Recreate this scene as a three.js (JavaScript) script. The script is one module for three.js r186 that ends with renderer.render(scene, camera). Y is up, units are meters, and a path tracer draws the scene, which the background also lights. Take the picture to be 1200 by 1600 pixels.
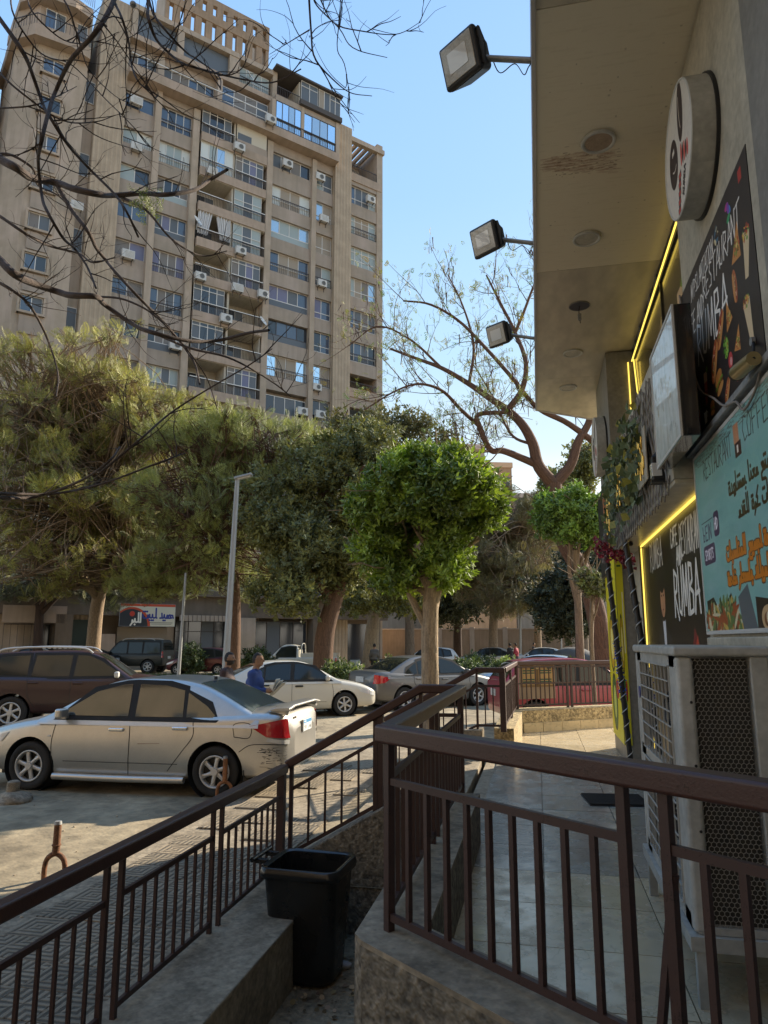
import * as THREE from 'three';
import { mergeGeometries, mergeVertices, toCreasedNormals } from 'three/addons/utils/BufferGeometryUtils.js';
import { RoundedBoxGeometry } from 'three/addons/geometries/RoundedBoxGeometry.js';
import { RectAreaLightUniformsLib } from 'three/addons/lights/RectAreaLightUniformsLib.js';
import { Brush, Evaluator, SUBTRACTION } from 'three-bvh-csg';

// ---------------------------------------------------------------- camera, sky, sun, exposure
const scene = new THREE.Scene();
const EYE = 1.87, FPX = 1110, PITCH = Math.atan(201 / 1110), YAW = Math.atan(241 / Math.hypot(1110, 201));
const camera = new THREE.PerspectiveCamera(2 * Math.atan(800 / FPX) * 180 / Math.PI, 0.75, 0.05, 900);
camera.position.set(0, EYE, 0);
camera.rotation.set(PITCH, YAW, 0, 'YXZ');
scene.add(camera);
const renderer = new THREE.WebGLRenderer({ antialias: true });
renderer.toneMapping = THREE.LinearToneMapping;
renderer.toneMappingExposure = 2.2;
renderer.shadowMap.enabled = true;
renderer.shadowMap.type = THREE.PCFSoftShadowMap;

const SUN_AZ = 40 * Math.PI / 180, SUN_EL = 27 * Math.PI / 180;
const SUN = new THREE.Vector3(Math.sin(SUN_AZ) * Math.cos(SUN_EL), Math.sin(SUN_EL), -Math.cos(SUN_AZ) * Math.cos(SUN_EL));
{
  const V0 = new THREE.Vector3(), W = 512, H = 256, data = new Float32Array(W * H * 4);
  const stops = [[-90, .2, .18, .15], [-1, .3, .27, .22], [0, .95, .87, .74], [7, .72, .72, .68], [15, .33, .42, .49], [22, .235, .365, .485], [34, .165, .298, .48], [46, .138, .265, .475], [90, .085, .2, .42]];
  for (let j = 0; j < H; j++) for (let i = 0; i < W; i++) {
    const el = (j + .5) / H * 180 - 90;
    let k = 0; while (k < stops.length - 2 && el > stops[k + 1][0]) k++;
    const a = stops[k], b = stops[k + 1], t = Math.min(1, Math.max(0, (el - a[0]) / (b[0] - a[0])));
    // paler towards the sun, as hazy air is
    const phi = ((i + .5) / W - .5) * 2 * Math.PI, e = el * Math.PI / 180, dir = V0.set(Math.cos(phi) * Math.cos(e), Math.sin(e), Math.sin(phi) * Math.cos(e)), near = Math.exp(-Math.acos(Math.min(1, dir.dot(SUN))) / .5) * .2;
    for (let c = 0; c < 3; c++) { const v = a[c + 1] + (b[c + 1] - a[c + 1]) * t; data[(j * W + i) * 4 + c] = el < 0 ? v : v + near * [.85, .8, .7][c]; }
    data[(j * W + i) * 4 + 3] = 1;
  }
  const sky = new THREE.DataTexture(data, W, H, THREE.RGBAFormat, THREE.FloatType);
  sky.mapping = THREE.EquirectangularReflectionMapping; sky.magFilter = THREE.LinearFilter; sky.needsUpdate = true;
  scene.background = sky; scene.environment = sky;
}
const sun = new THREE.DirectionalLight(new THREE.Color(1, .87, .68), 4.5);
sun.position.copy(SUN).multiplyScalar(120); sun.castShadow = true;
sun.shadow.camera.left = -70; sun.shadow.camera.right = 70; sun.shadow.camera.top = 70; sun.shadow.camera.bottom = -70; sun.shadow.camera.far = 300;
sun.shadow.mapSize.set(4096, 4096);
scene.add(sun); scene.add(sun.target);

// ---------------------------------------------------------------- helpers
const V = (x, y, z) => new THREE.Vector3(x, y, z);
function rng(seed) { let s = seed | 0; return () => { s = (s + 0x6d2b79f5) | 0; let t = Math.imul(s ^ (s >>> 15), 1 | s); t = (t + Math.imul(t ^ (t >>> 7), 61 | t)) ^ t; return ((t ^ (t >>> 14)) >>> 0) / 4294967296; }; }
// photo pixel -> direction; the distance always comes from a plane or a depth chosen for the thing
function ray(x, y) {
  const a = x - 600, b = 800 - y, u = b * Math.cos(PITCH) + FPX * Math.sin(PITCH), f = FPX * Math.cos(PITCH) - b * Math.sin(PITCH);
  return V(a * Math.cos(YAW) - f * Math.sin(YAW), u, -a * Math.sin(YAW) - f * Math.cos(YAW));
}
const onY = (x, y, Y) => { const d = ray(x, y), t = (Y - EYE) / d.y; return V(d.x * t, Y, d.z * t); };
const onX = (x, y, X) => { const d = ray(x, y), t = X / d.x; return V(X, EYE + d.y * t, d.z * t); };
const onZ = (x, y, Z) => { const d = ray(x, y), t = Z / d.z; return V(d.x * t, EYE + d.y * t, Z); };
const atDepth = (x, y, D) => { const d = ray(x, y), f = -d.x * Math.sin(YAW) - d.z * Math.cos(YAW), t = D / f; return V(d.x * t, EYE + d.y * t, d.z * t); };
const names = new Map();
function numbered(n) { const k = names.get(n) || 0; names.set(n, k + 1); return k ? n + '_' + String(k).padStart(3, '0') : n; }
function thing(name, label, category, pos = [0, 0, 0], turn = 0, group) {
  const o = new THREE.Group(); o.name = numbered(name); scene.add(o); o.position.set(...pos); o.rotation.y = turn;
  o.userData = { label, category }; if (group) o.userData.group = group; return o;
}
function structure(name, label, category, geo, mat) { const m = mesh(name, geo, mat, scene); m.name = numbered(name); m.userData = { kind: 'structure', label, category }; return m; }
function joined(list) {
  if (!Array.isArray(list)) return list;
  if (list.length === 1) return list[0];
  const keep = list.some((g) => g.attributes.color), l = list.map((g) => { g = g.index ? g.toNonIndexed() : g; for (const k of Object.keys(g.attributes)) if (!['position', 'normal', 'uv'].includes(k) && !(keep && k === 'color')) g.deleteAttribute(k); if (!g.attributes.uv) g.setAttribute('uv', new THREE.BufferAttribute(new Float32Array(g.attributes.position.count * 2), 2)); return g; });
  return mergeGeometries(l);
}
function mesh(name, geo, mat, parent) { const m = new THREE.Mesh(joined(geo), mat); m.name = name; m.castShadow = m.receiveShadow = true; parent.add(m); return m; }
// uv in metres, by the axis each face looks along
function metres(g, s = 1, ox = 0, oy = 0) {
  g = joined(g); if (g.index) g = g.toNonIndexed();
  const p = g.attributes.position, n = p.count, uv = new Float32Array(n * 2), a = V(), b = V(), c = V();
  for (let i = 0; i < n; i += 3) {
    a.fromBufferAttribute(p, i); b.fromBufferAttribute(p, i + 1).sub(a); c.fromBufferAttribute(p, i + 2).sub(a); b.cross(c);
    const x = Math.abs(b.x), y = Math.abs(b.y), z = Math.abs(b.z);
    for (let k = i; k < i + 3; k++) {
      const X = p.getX(k), Y = p.getY(k), Z = p.getZ(k);
      const [u, v] = y >= x && y >= z ? [X, Z] : x > z ? [Z, Y] : [X, Y];
      uv[k * 2] = u / s + ox; uv[k * 2 + 1] = v / s + oy;
    }
  }
  g.setAttribute('uv', new THREE.BufferAttribute(uv, 2)); return g;
}
function box(w, h, d, x = 0, y = 0, z = 0, ry = 0) { const g = new THREE.BoxGeometry(w, h, d); if (ry) g.rotateY(ry); return g.translate(x, y, z); }
const span = (x0, x1, y0, y1, z0, z1) => box(Math.abs(x1 - x0), Math.abs(y1 - y0), Math.abs(z1 - z0), (x0 + x1) / 2, (y0 + y1) / 2, (z0 + z1) / 2);
function rbox(w, h, d, r, x = 0, y = 0, z = 0, seg = 2) { return new RoundedBoxGeometry(w, h, d, seg, r).translate(x, y, z); }
// a bar of width w and height h between two points
function bar(p, q, w, h = w, r = 0) {
  const d = q.clone().sub(p), L = d.length(), g = r ? new RoundedBoxGeometry(w, h, L, 2, r) : new THREE.BoxGeometry(w, h, L);
  const m = new THREE.Matrix4().lookAt(q, p, Math.abs(d.y) > .999 * L ? V(1, 0, 0) : V(0, 1, 0));
  return g.applyMatrix4(m.setPosition(p.clone().add(q).multiplyScalar(.5)));
}
function rod(p, q, r0, r1 = r0, n = 8) {
  const d = q.clone().sub(p), L = d.length(), g = new THREE.CylinderGeometry(r1, r0, L, n);
  g.applyQuaternion(new THREE.Quaternion().setFromUnitVectors(V(0, 1, 0), d.normalize()));
  return g.translate((p.x + q.x) / 2, (p.y + q.y) / 2, (p.z + q.z) / 2);
}
// tapered tube through points
function limb(pts, r0, r1, n = 6, seg) {
  const curve = pts.length > 2 ? new THREE.CatmullRomCurve3(pts) : new THREE.LineCurve3(pts[0], pts[1]), S = seg || Math.max(2, pts.length * 3);
  const P = [], pos = [], nor = [], uv = [], idx = []; for (let i = 0; i <= S; i++) P.push(curve.getPoint(i / S));
  let side = V(1, 0, 0), len = 0; const t = V(), b = V();
  for (let i = 0; i <= S; i++) {
    t.copy(P[Math.min(S, i + 1)]).sub(P[Math.max(0, i - 1)]).normalize();
    if (!i && Math.abs(t.x) > .9) side.set(0, 0, 1);
    side.sub(b.copy(t).multiplyScalar(side.dot(t))).normalize(); b.copy(t).cross(side);
    const f = i / S, r = r0 + (r1 - r0) * Math.pow(f, .85); if (i) len += P[i].distanceTo(P[i - 1]);
    for (let k = 0; k <= n; k++) {
      const a = k / n * 6.2832, x = Math.cos(a), y = Math.sin(a), nx = side.x * x + b.x * y, ny = side.y * x + b.y * y, nz = side.z * x + b.z * y;
      pos.push(P[i].x + nx * r, P[i].y + ny * r, P[i].z + nz * r); nor.push(nx, ny, nz); uv.push(k / n * 6.28 * Math.max(r0, .02), len);
      if (i < S && k < n) { const o = i * (n + 1) + k, q = o + n + 1; idx.push(o, o + 1, q, o + 1, q + 1, q); }
    }
  }
  const g = new THREE.BufferGeometry(); g.setAttribute('position', new THREE.Float32BufferAttribute(pos, 3)); g.setAttribute('normal', new THREE.Float32BufferAttribute(nor, 3)); g.setAttribute('uv', new THREE.Float32BufferAttribute(uv, 2)); g.setIndex(idx); return g;
}
function prism(pts, h, y0 = 0) { // polygon in x,z extruded upwards
  const s = new THREE.Shape(pts.map(([x, z]) => new THREE.Vector2(x, -z))), g = new THREE.ExtrudeGeometry(s, { depth: h, bevelEnabled: false });
  return g.rotateX(-Math.PI / 2).translate(0, y0, 0);
}
function sheet(pts, holes = []) { const g = new THREE.Shape(pts.map(([x, z]) => new THREE.Vector2(x, -z))); holes.forEach((h) => g.holes.push(new THREE.Path(h.map(([x, z]) => new THREE.Vector2(x, -z))))); return new THREE.ShapeGeometry(g).rotateX(-Math.PI / 2); }

// ---------------------------------------------------------------- textures
const fade = (t) => t * t * (3 - 2 * t);
function noiseField(seed, period) { const r = rng(seed), a = new Float32Array(period * period); for (let i = 0; i < a.length; i++) a[i] = r(); return (x, y) => { x *= period; y *= period; const i = Math.floor(x), j = Math.floor(y), u = fade(x - i), v = fade(y - j), m = (n) => ((n % period) + period) % period, A = (p, q) => a[m(q) * period + m(p)]; return (A(i, j) * (1 - u) + A(i + 1, j) * u) * (1 - v) + (A(i, j + 1) * (1 - u) + A(i + 1, j + 1) * u) * v; }; }
function fbm(seed, base, oct) { const f = []; for (let o = 0; o < oct; o++) f.push(noiseField(seed + o * 17, base << o)); return (x, y) => { let s = 0, a = .5, t = 0; for (const n of f) { s += n(x, y) * a; t += a; a *= .55; } return s / t; }; }
function dataTex(n, fn, srgb, m = n) {
  const d = new Uint8Array(n * m * 4);
  for (let j = 0; j < m; j++) for (let i = 0; i < n; i++) { const c = fn(i / n, j / m), o = (j * n + i) * 4; if (typeof c === 'number') d[o] = d[o + 1] = d[o + 2] = Math.max(0, Math.min(255, c * 255)); else for (let k = 0; k < 3; k++) d[o + k] = Math.max(0, Math.min(255, c[k] * 255)); d[o + 3] = 255; }
  const t = new THREE.DataTexture(d, n, m); t.wrapS = t.wrapT = THREE.RepeatWrapping; t.magFilter = THREE.LinearFilter; t.minFilter = THREE.LinearMipmapLinearFilter; t.generateMipmaps = true; if (srgb) t.colorSpace = THREE.SRGBColorSpace; t.needsUpdate = true; return t;
}
function canvasTex(w, h, draw) { const c = document.createElement('canvas'); c.width = w; c.height = h; draw(c.getContext('2d'), w, h); const t = new THREE.CanvasTexture(c); t.colorSpace = THREE.SRGBColorSpace; t.anisotropy = 8; return t; }
const repeat = (t, r) => { t = t.clone(); t.repeat.set(r, r); t.needsUpdate = true; return t; };
const mix3 = (a, b, t) => a.map((v, i) => v + (b[i] - v) * t);
const N1 = fbm(11, 4, 6), N2 = fbm(23, 8, 5), N3 = fbm(37, 32, 3), N4 = fbm(51, 3, 4), N5 = fbm(77, 64, 2);
// mottle: grey-scale tone maps that colour is multiplied with (map values near 1)
const tone = (lo, hi, f) => dataTex(512, (x, y) => { const t = lo + (hi - lo) * Math.max(0, Math.min(1, f(x, y))); return [t, t, t]; }, true);
const T = {
  stucco: tone(.72, 1, (x, y) => N1(x, y) * .75 + N3(x, y) * .6 - .2),
  stuccoBump: dataTex(512, (x, y) => N3(x, y) * .6 + N5(x, y) * .4),
  rough: tone(.45, 1, (x, y) => (N5(x, y) * .7 + N3(x, y) * .9 - .35)),
  roughBump: dataTex(512, (x, y) => Math.pow(N5(x, y), 1.4) * .6 + N3(x, y) * .6),
  streak: dataTex(512, (x, y) => { const s = N2(x * 4, y * .25), b = N1(x, y), t = .74 + .2 * b + .1 * (s - .5); return [t, t * (.99 - .02 * b), t * (.97 - .04 * (1 - b))]; }, true),
  dust: dataTex(512, (x, y) => { const t = N1(x, y), s = N3(x, y), p = N5(x, y), k = .55 + .45 * t + .32 * (s - .5) + .12 * (p - .5); return [k, k * (.965 + .03 * t), k * (.9 + .06 * t)]; }, true),
  dustBump: dataTex(512, (x, y) => N2(x, y) * .5 + N3(x, y) * .35 + N5(x, y) * .25),
  marble: dataTex(512, (x, y) => { const w = N1(x, y), v = Math.abs(Math.sin((x * 2 + y + w * 2.2) * 6.283)), k = .9 + .1 * w - .14 * Math.pow(1 - v, 8) - .1 * Math.max(0, N2(x, y) - .55) * 4; return [k, k * .985, k * .95]; }, true),
  marbleRough: dataTex(512, (x, y) => .12 + .5 * Math.max(0, N2(x, y) - .4) + .1 * N3(x, y)),
  bark: dataTex(512, (x, y) => { const v = N2(x * 3, y * .5) * .6 + N3(x * 2, y) * .4, k = .5 + .6 * v; return [k, k * .96, k * .92]; }, true),
  barkBump: dataTex(512, (x, y) => N2(x * 3, y * .5) * .7 + N3(x * 2, y) * .3),
  paintWear: dataTex(512, (x, y) => { const w = N3(x, y) * .6 + N5(x, y) * .4, s = N1(x, y); return w + s * .4 > .92 ? [.72, .62, .5] : mix3([.93, .93, .93], [1, .97, .96], s); }, true),
  ribs: dataTex(512, (x, y) => { const r = .5 + .5 * Math.cos(x * 6.283 * 8), k = .8 + .2 * N1(x, y) - .05 * (1 - r); return [k, k * .98, k * .95]; }, true),
  ribsBump: dataTex(512, (x) => .5 + .5 * Math.cos(x * 6.283 * 8)),
  grime: dataTex(512, (x, y) => .25 + .75 * N2(x, y)),
};
const C = (r, g, b) => new THREE.Color().setRGB(r, g, b);
const std = (o) => new THREE.MeshStandardMaterial(o), phys = (o) => new THREE.MeshPhysicalMaterial(o);
const M = {
  rail: std({ color: C(.062, .027, .021), map: T.paintWear, roughness: .42, metalness: 0, bumpMap: T.stuccoBump, bumpScale: .0006 }),
  bars: std({ color: C(.05, .024, .02), roughness: .5, map: T.paintWear }),
  stone: std({ color: C(.34, .29, .215), map: T.rough, bumpMap: T.roughBump, bumpScale: .012, roughness: .95 }),
  cement: std({ color: C(.42, .36, .285), map: T.dust, bumpMap: T.dustBump, bumpScale: .006, roughness: .92 }),
  dirt: std({ color: C(.41, .35, .255), map: T.dust, bumpMap: T.dustBump, bumpScale: .03, roughness: 1 }),
  street: std({ color: C(.43, .365, .265), map: repeat(T.dust, .21), bumpMap: repeat(T.dustBump, .5), bumpScale: .014, roughness: .95 }),
  shopWall: std({ color: C(.58, .53, .42), map: T.stucco, roughness: .6, bumpMap: T.stuccoBump, bumpScale: .001 }),
  soffit: std({ color: C(.74, .66, .50), map: repeat(T.stucco, .4), roughness: .33 }),
  soffitEdge: std({ color: C(.42, .41, .40), roughness: .4, metalness: .3 }),
  greyPanel: std({ color: C(.30, .29, .265), map: T.stucco, roughness: .5 }),
  black: std({ color: C(.012, .012, .013), roughness: .5 }),
  blackGloss: phys({ color: C(.01, .01, .011), roughness: .12, clearcoat: .6 }),
  rubber: std({ color: C(.022, .021, .02), roughness: .85 }),
  steel: std({ color: C(.55, .55, .54), roughness: .35, metalness: .9 }),
  galvanised: std({ color: C(.42, .43, .43), roughness: .55, metalness: .5, map: T.stucco }),
  alloy: std({ color: C(.52, .51, .49), roughness: .38, metalness: .35 }),
  chrome: std({ color: C(.8, .8, .8), roughness: .12, metalness: 1 }),
  white: std({ color: C(.72, .71, .67), roughness: .5, map: T.stucco }),
  acWhite: std({ color: C(.55, .545, .50), roughness: .48, map: T.stucco }),
  carGlass: phys({ color: C(.022, .026, .022), roughness: .04, ior: 1.9 }),
  darkGlass: phys({ color: C(.02, .023, .02), roughness: .05, ior: 1.5 }),
  lamp: phys({ color: C(.85, .1, .08), roughness: .15, clearcoat: 1 }),
  lampRed: phys({ color: C(.42, .012, .018), roughness: .12, clearcoat: 1 }),
  lampClear: phys({ color: C(.6, .6, .58), roughness: .08, clearcoat: 1 }),
  led: std({ color: C(.9, .7, .2), emissive: C(1, .72, .12), emissiveIntensity: .7, roughness: .5 }),
  rust: std({ color: C(.34, .15, .07), map: T.rough, roughness: .8 }),
  clay: std({ color: C(.42, .19, .09), map: T.dust, roughness: .85 }),
};
// ---------------------------------------------------------------- leaves
function leafShape(l, w) { const g = new THREE.BufferGeometry(), f = w * .18; g.setAttribute('position', new THREE.Float32BufferAttribute([0, 0, 0, -w / 2, l * .45, f, 0, l, 0, 0, 0, 0, 0, l, 0, w / 2, l * .45, f], 3)); g.setAttribute('uv', new THREE.Float32BufferAttribute(new Float32Array(12), 2)); g.computeVertexNormals(); return g; }
const leafMats = new Map();
function leafMat(t, rough = .75) { const k = t + '|' + rough; if (!leafMats.has(k)) leafMats.set(k, phys({ color: C(1, 1, 1), side: THREE.DoubleSide, transmission: t, thickness: 0, roughness: rough })); return leafMats.get(k); }
function ficusSprig(r, n = 9, L = .1) { const a = []; for (let i = 0; i < n; i++) { const f = i / n; a.push(leafShape(L * (.8 + r() * .5), L * .48).rotateX(.5 + r() * .8).rotateY(i * 2.4 + r()).translate(0, f * L * 2.2, 0)); } return joined(a); }
function featherSprig(r, pairs = 7, L = .42, w = .035) { const a = []; for (let i = 0; i < pairs; i++) { const f = (i + .6) / pairs, len = L * .42 * Math.sin(.5 + f * 2.2); for (const s of [-1, 1]) a.push(leafShape(len, w).rotateZ(-s * (1.15 - .3 * f)).rotateY(.3 * s).translate(0, f * L, .04 * Math.sin(f * 3))); } return joined(a).rotateX(.2); }
// sprigs in clumps through a set of ellipsoids [cx,cy,cz, rx,ry,rz]
function crown(tree, blobs, o) {
  const r = rng(o.seed), m = new THREE.Matrix4(), q = new THREE.Quaternion(), e = new THREE.Euler(), col = C(1, 1, 1), vol = blobs.map((b) => Math.pow(b[3] * b[4] * b[5], .67)), tot = vol.reduce((a, b) => a + b), clumps = [];
  for (let i = 0; i < o.clumps; i++) { let k = r() * tot, b = 0; while ((k -= vol[b]) > 0) b++; const [cx, cy, cz, rx, ry, rz] = blobs[b], y = r() * 2 - 1, a = r() * 6.283, s = Math.sqrt(1 - y * y), d = o.inner + (1 - o.inner) * Math.pow(r(), .6); clumps.push([V(cx + Math.cos(a) * s * rx * d, cy + y * ry * d, cz + Math.sin(a) * s * rz * d), V(Math.cos(a) * s, y, Math.sin(a) * s), .7 + r() * .6, r()]); }
  const n = o.clumps * o.per, list = Array.isArray(o.sprig) ? o.sprig : [o.sprig], ims = list.map((g, i) => { const im = new THREE.InstancedMesh(g, leafMat(o.trans ?? .4), Math.floor(n / list.length)); im.name = 'crown'; im.userData = { kind: 'stuff' }; im.castShadow = im.receiveShadow = true; tree.add(im); return im; });
  const cnt = list.map(() => 0);
  for (let i = 0; i < n; i++) {
    const [c, out, k, hue] = clumps[i % clumps.length], im = i % list.length; if (cnt[im] >= ims[im].count) continue;
    const g = () => (r() + r() + r() - 1.5) * .9, R = o.rc * k; const p = V(c.x + g() * R, c.y + g() * R * (o.flat ?? .7), c.z + g() * R);
    e.set(-(o.droop ?? 0) * r() + (r() - .5) * 2.2 + out.z * .6, r() * 6.283, (r() - .5) * 2.2 - out.x * .6); q.setFromEuler(e); const s = o.size * (.65 + r() * .7); m.compose(p, q, V(s, s, s)); ims[im].setMatrixAt(cnt[im], m);
    const t = Math.min(1, Math.max(0, hue * .6 + r() * .5)), A = o.c0, B = o.c1, v = .75 + r() * .5; ims[im].setColorAt(cnt[im], col.setRGB((A[0] + (B[0] - A[0]) * t) * v, (A[1] + (B[1] - A[1]) * t) * v, (A[2] + (B[2] - A[2]) * t) * v)); cnt[im]++;
  }
  return clumps.map((c) => c[0]);
}
const bark = (r, g, b) => std({ color: C(r, g, b), map: repeat(T.bark, 1.2), bumpMap: repeat(T.barkBump, 1.2), bumpScale: .02, roughness: .95 });
// limbs from a trunk path to clump centres
function limbs(tree, trunk, r0, r1, targets, o) {
  const r = rng(o.seed), g = [limb(trunk, r0, r1, 10, trunk.length * 5)], hub = trunk[trunk.length - 1], mains = [];
  // a flare where the trunk enters the ground
  g.push(limb([trunk[0].clone().add(V(0, -.05, 0)), trunk[0].clone().lerp(trunk[1], .22)], r0 * 1.5, r0 * .9, 10, 3));
  for (let i = 0; i < o.mains; i++) { const T0 = targets[Math.floor(r() * targets.length)], f = .45 + .55 * r(), start = new THREE.CatmullRomCurve3(trunk).getPoint(f), end = start.clone().lerp(T0, .8), mid = start.clone().lerp(end, .5).add(V((r() - .5) * .9, .3 + r() * .5, (r() - .5) * .9).multiplyScalar(start.distanceTo(end) * .22)); g.push(limb([start, mid, end], r1 * (1.05 - .3 * r()) * (1.15 - .3 * f), r1 * .22, 7, 10)); mains.push(new THREE.CatmullRomCurve3([start, mid, end])); }
  for (let i = 0; i < o.twigs; i++) { const c = targets[Math.floor(r() * targets.length)]; let best = null, bd = 1e9; for (let k = 0; k < 6; k++) { const m = mains[Math.floor(r() * mains.length)], p = m.getPoint(.25 + r() * .75), d = p.distanceTo(c); if (d < bd) { bd = d; best = p; } } const mid = best.clone().lerp(c, .5).add(V((r() - .5), (r() - .2), (r() - .5)).multiplyScalar(bd * .25)); const tip = c.clone().addScaledVector(c.clone().sub(best).normalize(), .45 * r()).add(V((r() - .5) * .9, (r() - .3) * .6, (r() - .5) * .9)); g.push(limb([best, mid, c.clone().lerp(tip, .4), tip], r1 * (o.tw ?? .16), .009, 4, 8)); }
  return mesh('trunk', g, o.mat, tree);
}
// generic loft through closed rings of points
function loft(rings, capA = true, capB = true) {
  const n = rings[0].length, pos = [], idx = [];
  rings.forEach((r) => r.forEach((p) => pos.push(p.x, p.y, p.z)));
  for (let i = 0; i < rings.length - 1; i++) for (let k = 0; k < n; k++) { const a = i * n + k, b = i * n + (k + 1) % n, c = a + n, d = b + n; idx.push(a, b, c, b, d, c); }
  const cap = (r, flip) => { const o = pos.length / 3, c = r.reduce((s, p) => s.add(p), V()).multiplyScalar(1 / n); r.forEach((p) => pos.push(p.x, p.y, p.z)); pos.push(c.x, c.y, c.z); for (let k = 0; k < n; k++) { const a = o + k, b = o + (k + 1) % n; flip ? idx.push(b, a, o + n) : idx.push(a, b, o + n); } };
  if (capA) cap(rings[0], true); if (capB) cap(rings[rings.length - 1], false);
  const g = new THREE.BufferGeometry(); g.setAttribute('position', new THREE.Float32BufferAttribute(pos, 3)); g.setIndex(idx); g.computeVertexNormals();
  g.setAttribute('uv', new THREE.Float32BufferAttribute(new Float32Array(pos.length / 3 * 2), 2)); return g;
}
const roundRect = (w, d, r, y, x = 0, z = 0, seg = 4) => { const p = []; for (let q = 0; q < 4; q++) for (let i = 0; i <= seg; i++) { const a = q * Math.PI / 2 + i / seg * Math.PI / 2, cx = (q === 0 || q === 3 ? 1 : -1) * (w / 2 - r), cz = (q < 2 ? 1 : -1) * (d / 2 - r); p.push(V(x + cx + Math.cos(a) * r, y, z + cz + Math.sin(a) * r)); } return p.reverse(); };

// ---------------------------------------------------------------- ground, sidewalk
const FLOOR = .37, KERB = .72, RAIL = 1.52, PIT = -.35;
structure('ground', 'dusty beige street and parking ground', 'ground', metres(sheet([[-400, 60], [400, 60], [400, -500], [-400, -500]], [[[-1.64, -.4], [-.77, -.4], [-.77, -5.74], [-1.64, -5.74]]])), M.street);
{ // sidewalk of grooved tiles beside the left railing
  const side = structure('sidewalk', 'grey sidewalk of grooved tiles along the brown railing', 'sidewalk', metres(span(-3.62, -2.22, -.2, .004, -14, -1)), M.cement);
  const grooves = (flip) => dataTex(256, (x, y) => { const u = flip ? y : x, d = Math.abs(x - .5) > Math.abs(y - .5), g = Math.sin((d !== flip ? x : y) * 6.283 * 6); return .5 + .5 * Math.max(-1, Math.min(1, g * 3)) + 0 * u; });
  const col = (flip) => dataTex(256, (x, y) => { const d = Math.abs(x - .5) > Math.abs(y - .5), g = Math.sin((d !== flip ? x : y) * 6.283 * 6), k = (g > -.35 ? .92 : .6) * (.75 + .35 * N1(x, y)) + .14 * (N5(x, y) - .5); return [k, k * .97, k * .91]; }, true);
  const mats = [], r = rng(5);
  for (const f of [false, true]) { const b = grooves(f), c = col(f); for (let k = 0; k < 3; k++) mats.push(std({ color: C(.30 + .05 * k, .265 + .04 * k, .215 + .03 * k), map: c, bumpMap: b, bumpScale: .008, roughness: .9 })); }
  const g = new RoundedBoxGeometry(.294, .03, .294, 1, .004), p = g.attributes.position, uv = g.attributes.uv;
  for (let i = 0; i < p.count; i++) uv.setXY(i, p.getX(i) / .294 + .5, p.getZ(i) / .294 + .5);
  for (let i = 0; i < 4; i++) for (let j = 0; j < 34; j++) {
    if (r() < (j > 17 ? .5 : .02)) continue;
    const t = mesh('tile', g, mats[((i + j) % 2) * 3 + Math.floor(r() * 3)], side);
    t.position.set(-2.38 - i * .3, .004 + r() * .003, -1.2 - j * .3); t.rotation.set((r() - .5) * .012, Math.floor(r() * 2) * Math.PI, (r() - .5) * .012);
  }
  const kb = structure('street_kerb', 'worn concrete kerb between the sidewalk and the street', 'kerb', metres(span(-3.76, -3.63, -.2, .012, -14, -1)), M.cement);
}
structure('pit_floor', 'littered dirt floor of the sunken pit', 'ground', metres(span(-1.7, -.7, PIT - .2, PIT, -5.9, -.3)), M.dirt);

// ---------------------------------------------------------------- terrace
const clipTo = (poly, convex) => { let out = poly; for (let i = 0; i < convex.length && out.length; i++) { const [ax, az] = convex[i], [bx, bz] = convex[(i + 1) % convex.length], ins = ([x, z]) => (bx - ax) * (z - az) - (bz - az) * (x - ax), res = []; for (let k = 0; k < out.length; k++) { const p = out[k], q = out[(k + 1) % out.length], a = ins(p), b = ins(q); if (a >= 0) res.push(p); if ((a >= 0) !== (b >= 0)) { const t = a / (a - b); res.push([p[0] + (q[0] - p[0]) * t, p[1] + (q[1] - p[1]) * t]); } } out = res; } return out; };
const terraceOutline = [[-.56, -12.35], [1.75, -13.9], [1.75, -1.3], [1.3, -1.5], [-.56, -3.06]]; // x,z, convex
{
  const base = structure('terrace_floor', 'tiled terrace floor in front of the cafe', 'floor', metres(prism([[-.7, -12.5], [1.7, -14.1], [1.7, -1.2], [1.25, -1.5], [-.7, -3.0]], .55, -.2)), M.cement);
  const cream = [], grey = [], r = rng(8);
  for (let k = 0; k < 3; k++) { const f = .92 + k * .07; cream.push(std({ color: C(.62 * f, .53 * f, .385 * f), map: T.marble, roughnessMap: T.marbleRough, roughness: 1 })); grey.push(std({ color: C(.32 * f, .315 * f, .295 * f), map: T.marble, roughnessMap: T.marbleRough, roughness: .95 })); }
  for (let j = 0; j < 22; j++) for (let i = 0; i < 4; i++) {
    const z1 = -1.55 - j * .6, x0 = -.62 + i * .6, q = .003, p = clipTo([[x0 + q, z1 - q], [x0 + q, z1 - .6 + q], [x0 + .6 - q, z1 - .6 + q], [x0 + .6 - q, z1 - q]].reverse(), terraceOutline);
    if (p.length < 3) continue;
    const mid = z1 - .3, isGrey = mid < -5.1 && mid > -9.1;
    const g = metres(prism(p, .018 + r() * .0008, FLOOR - .0185), .9, r(), r());
    mesh('tile', g, (isGrey ? grey : cream)[Math.floor(r() * 3)], base);
  }
}
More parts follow.
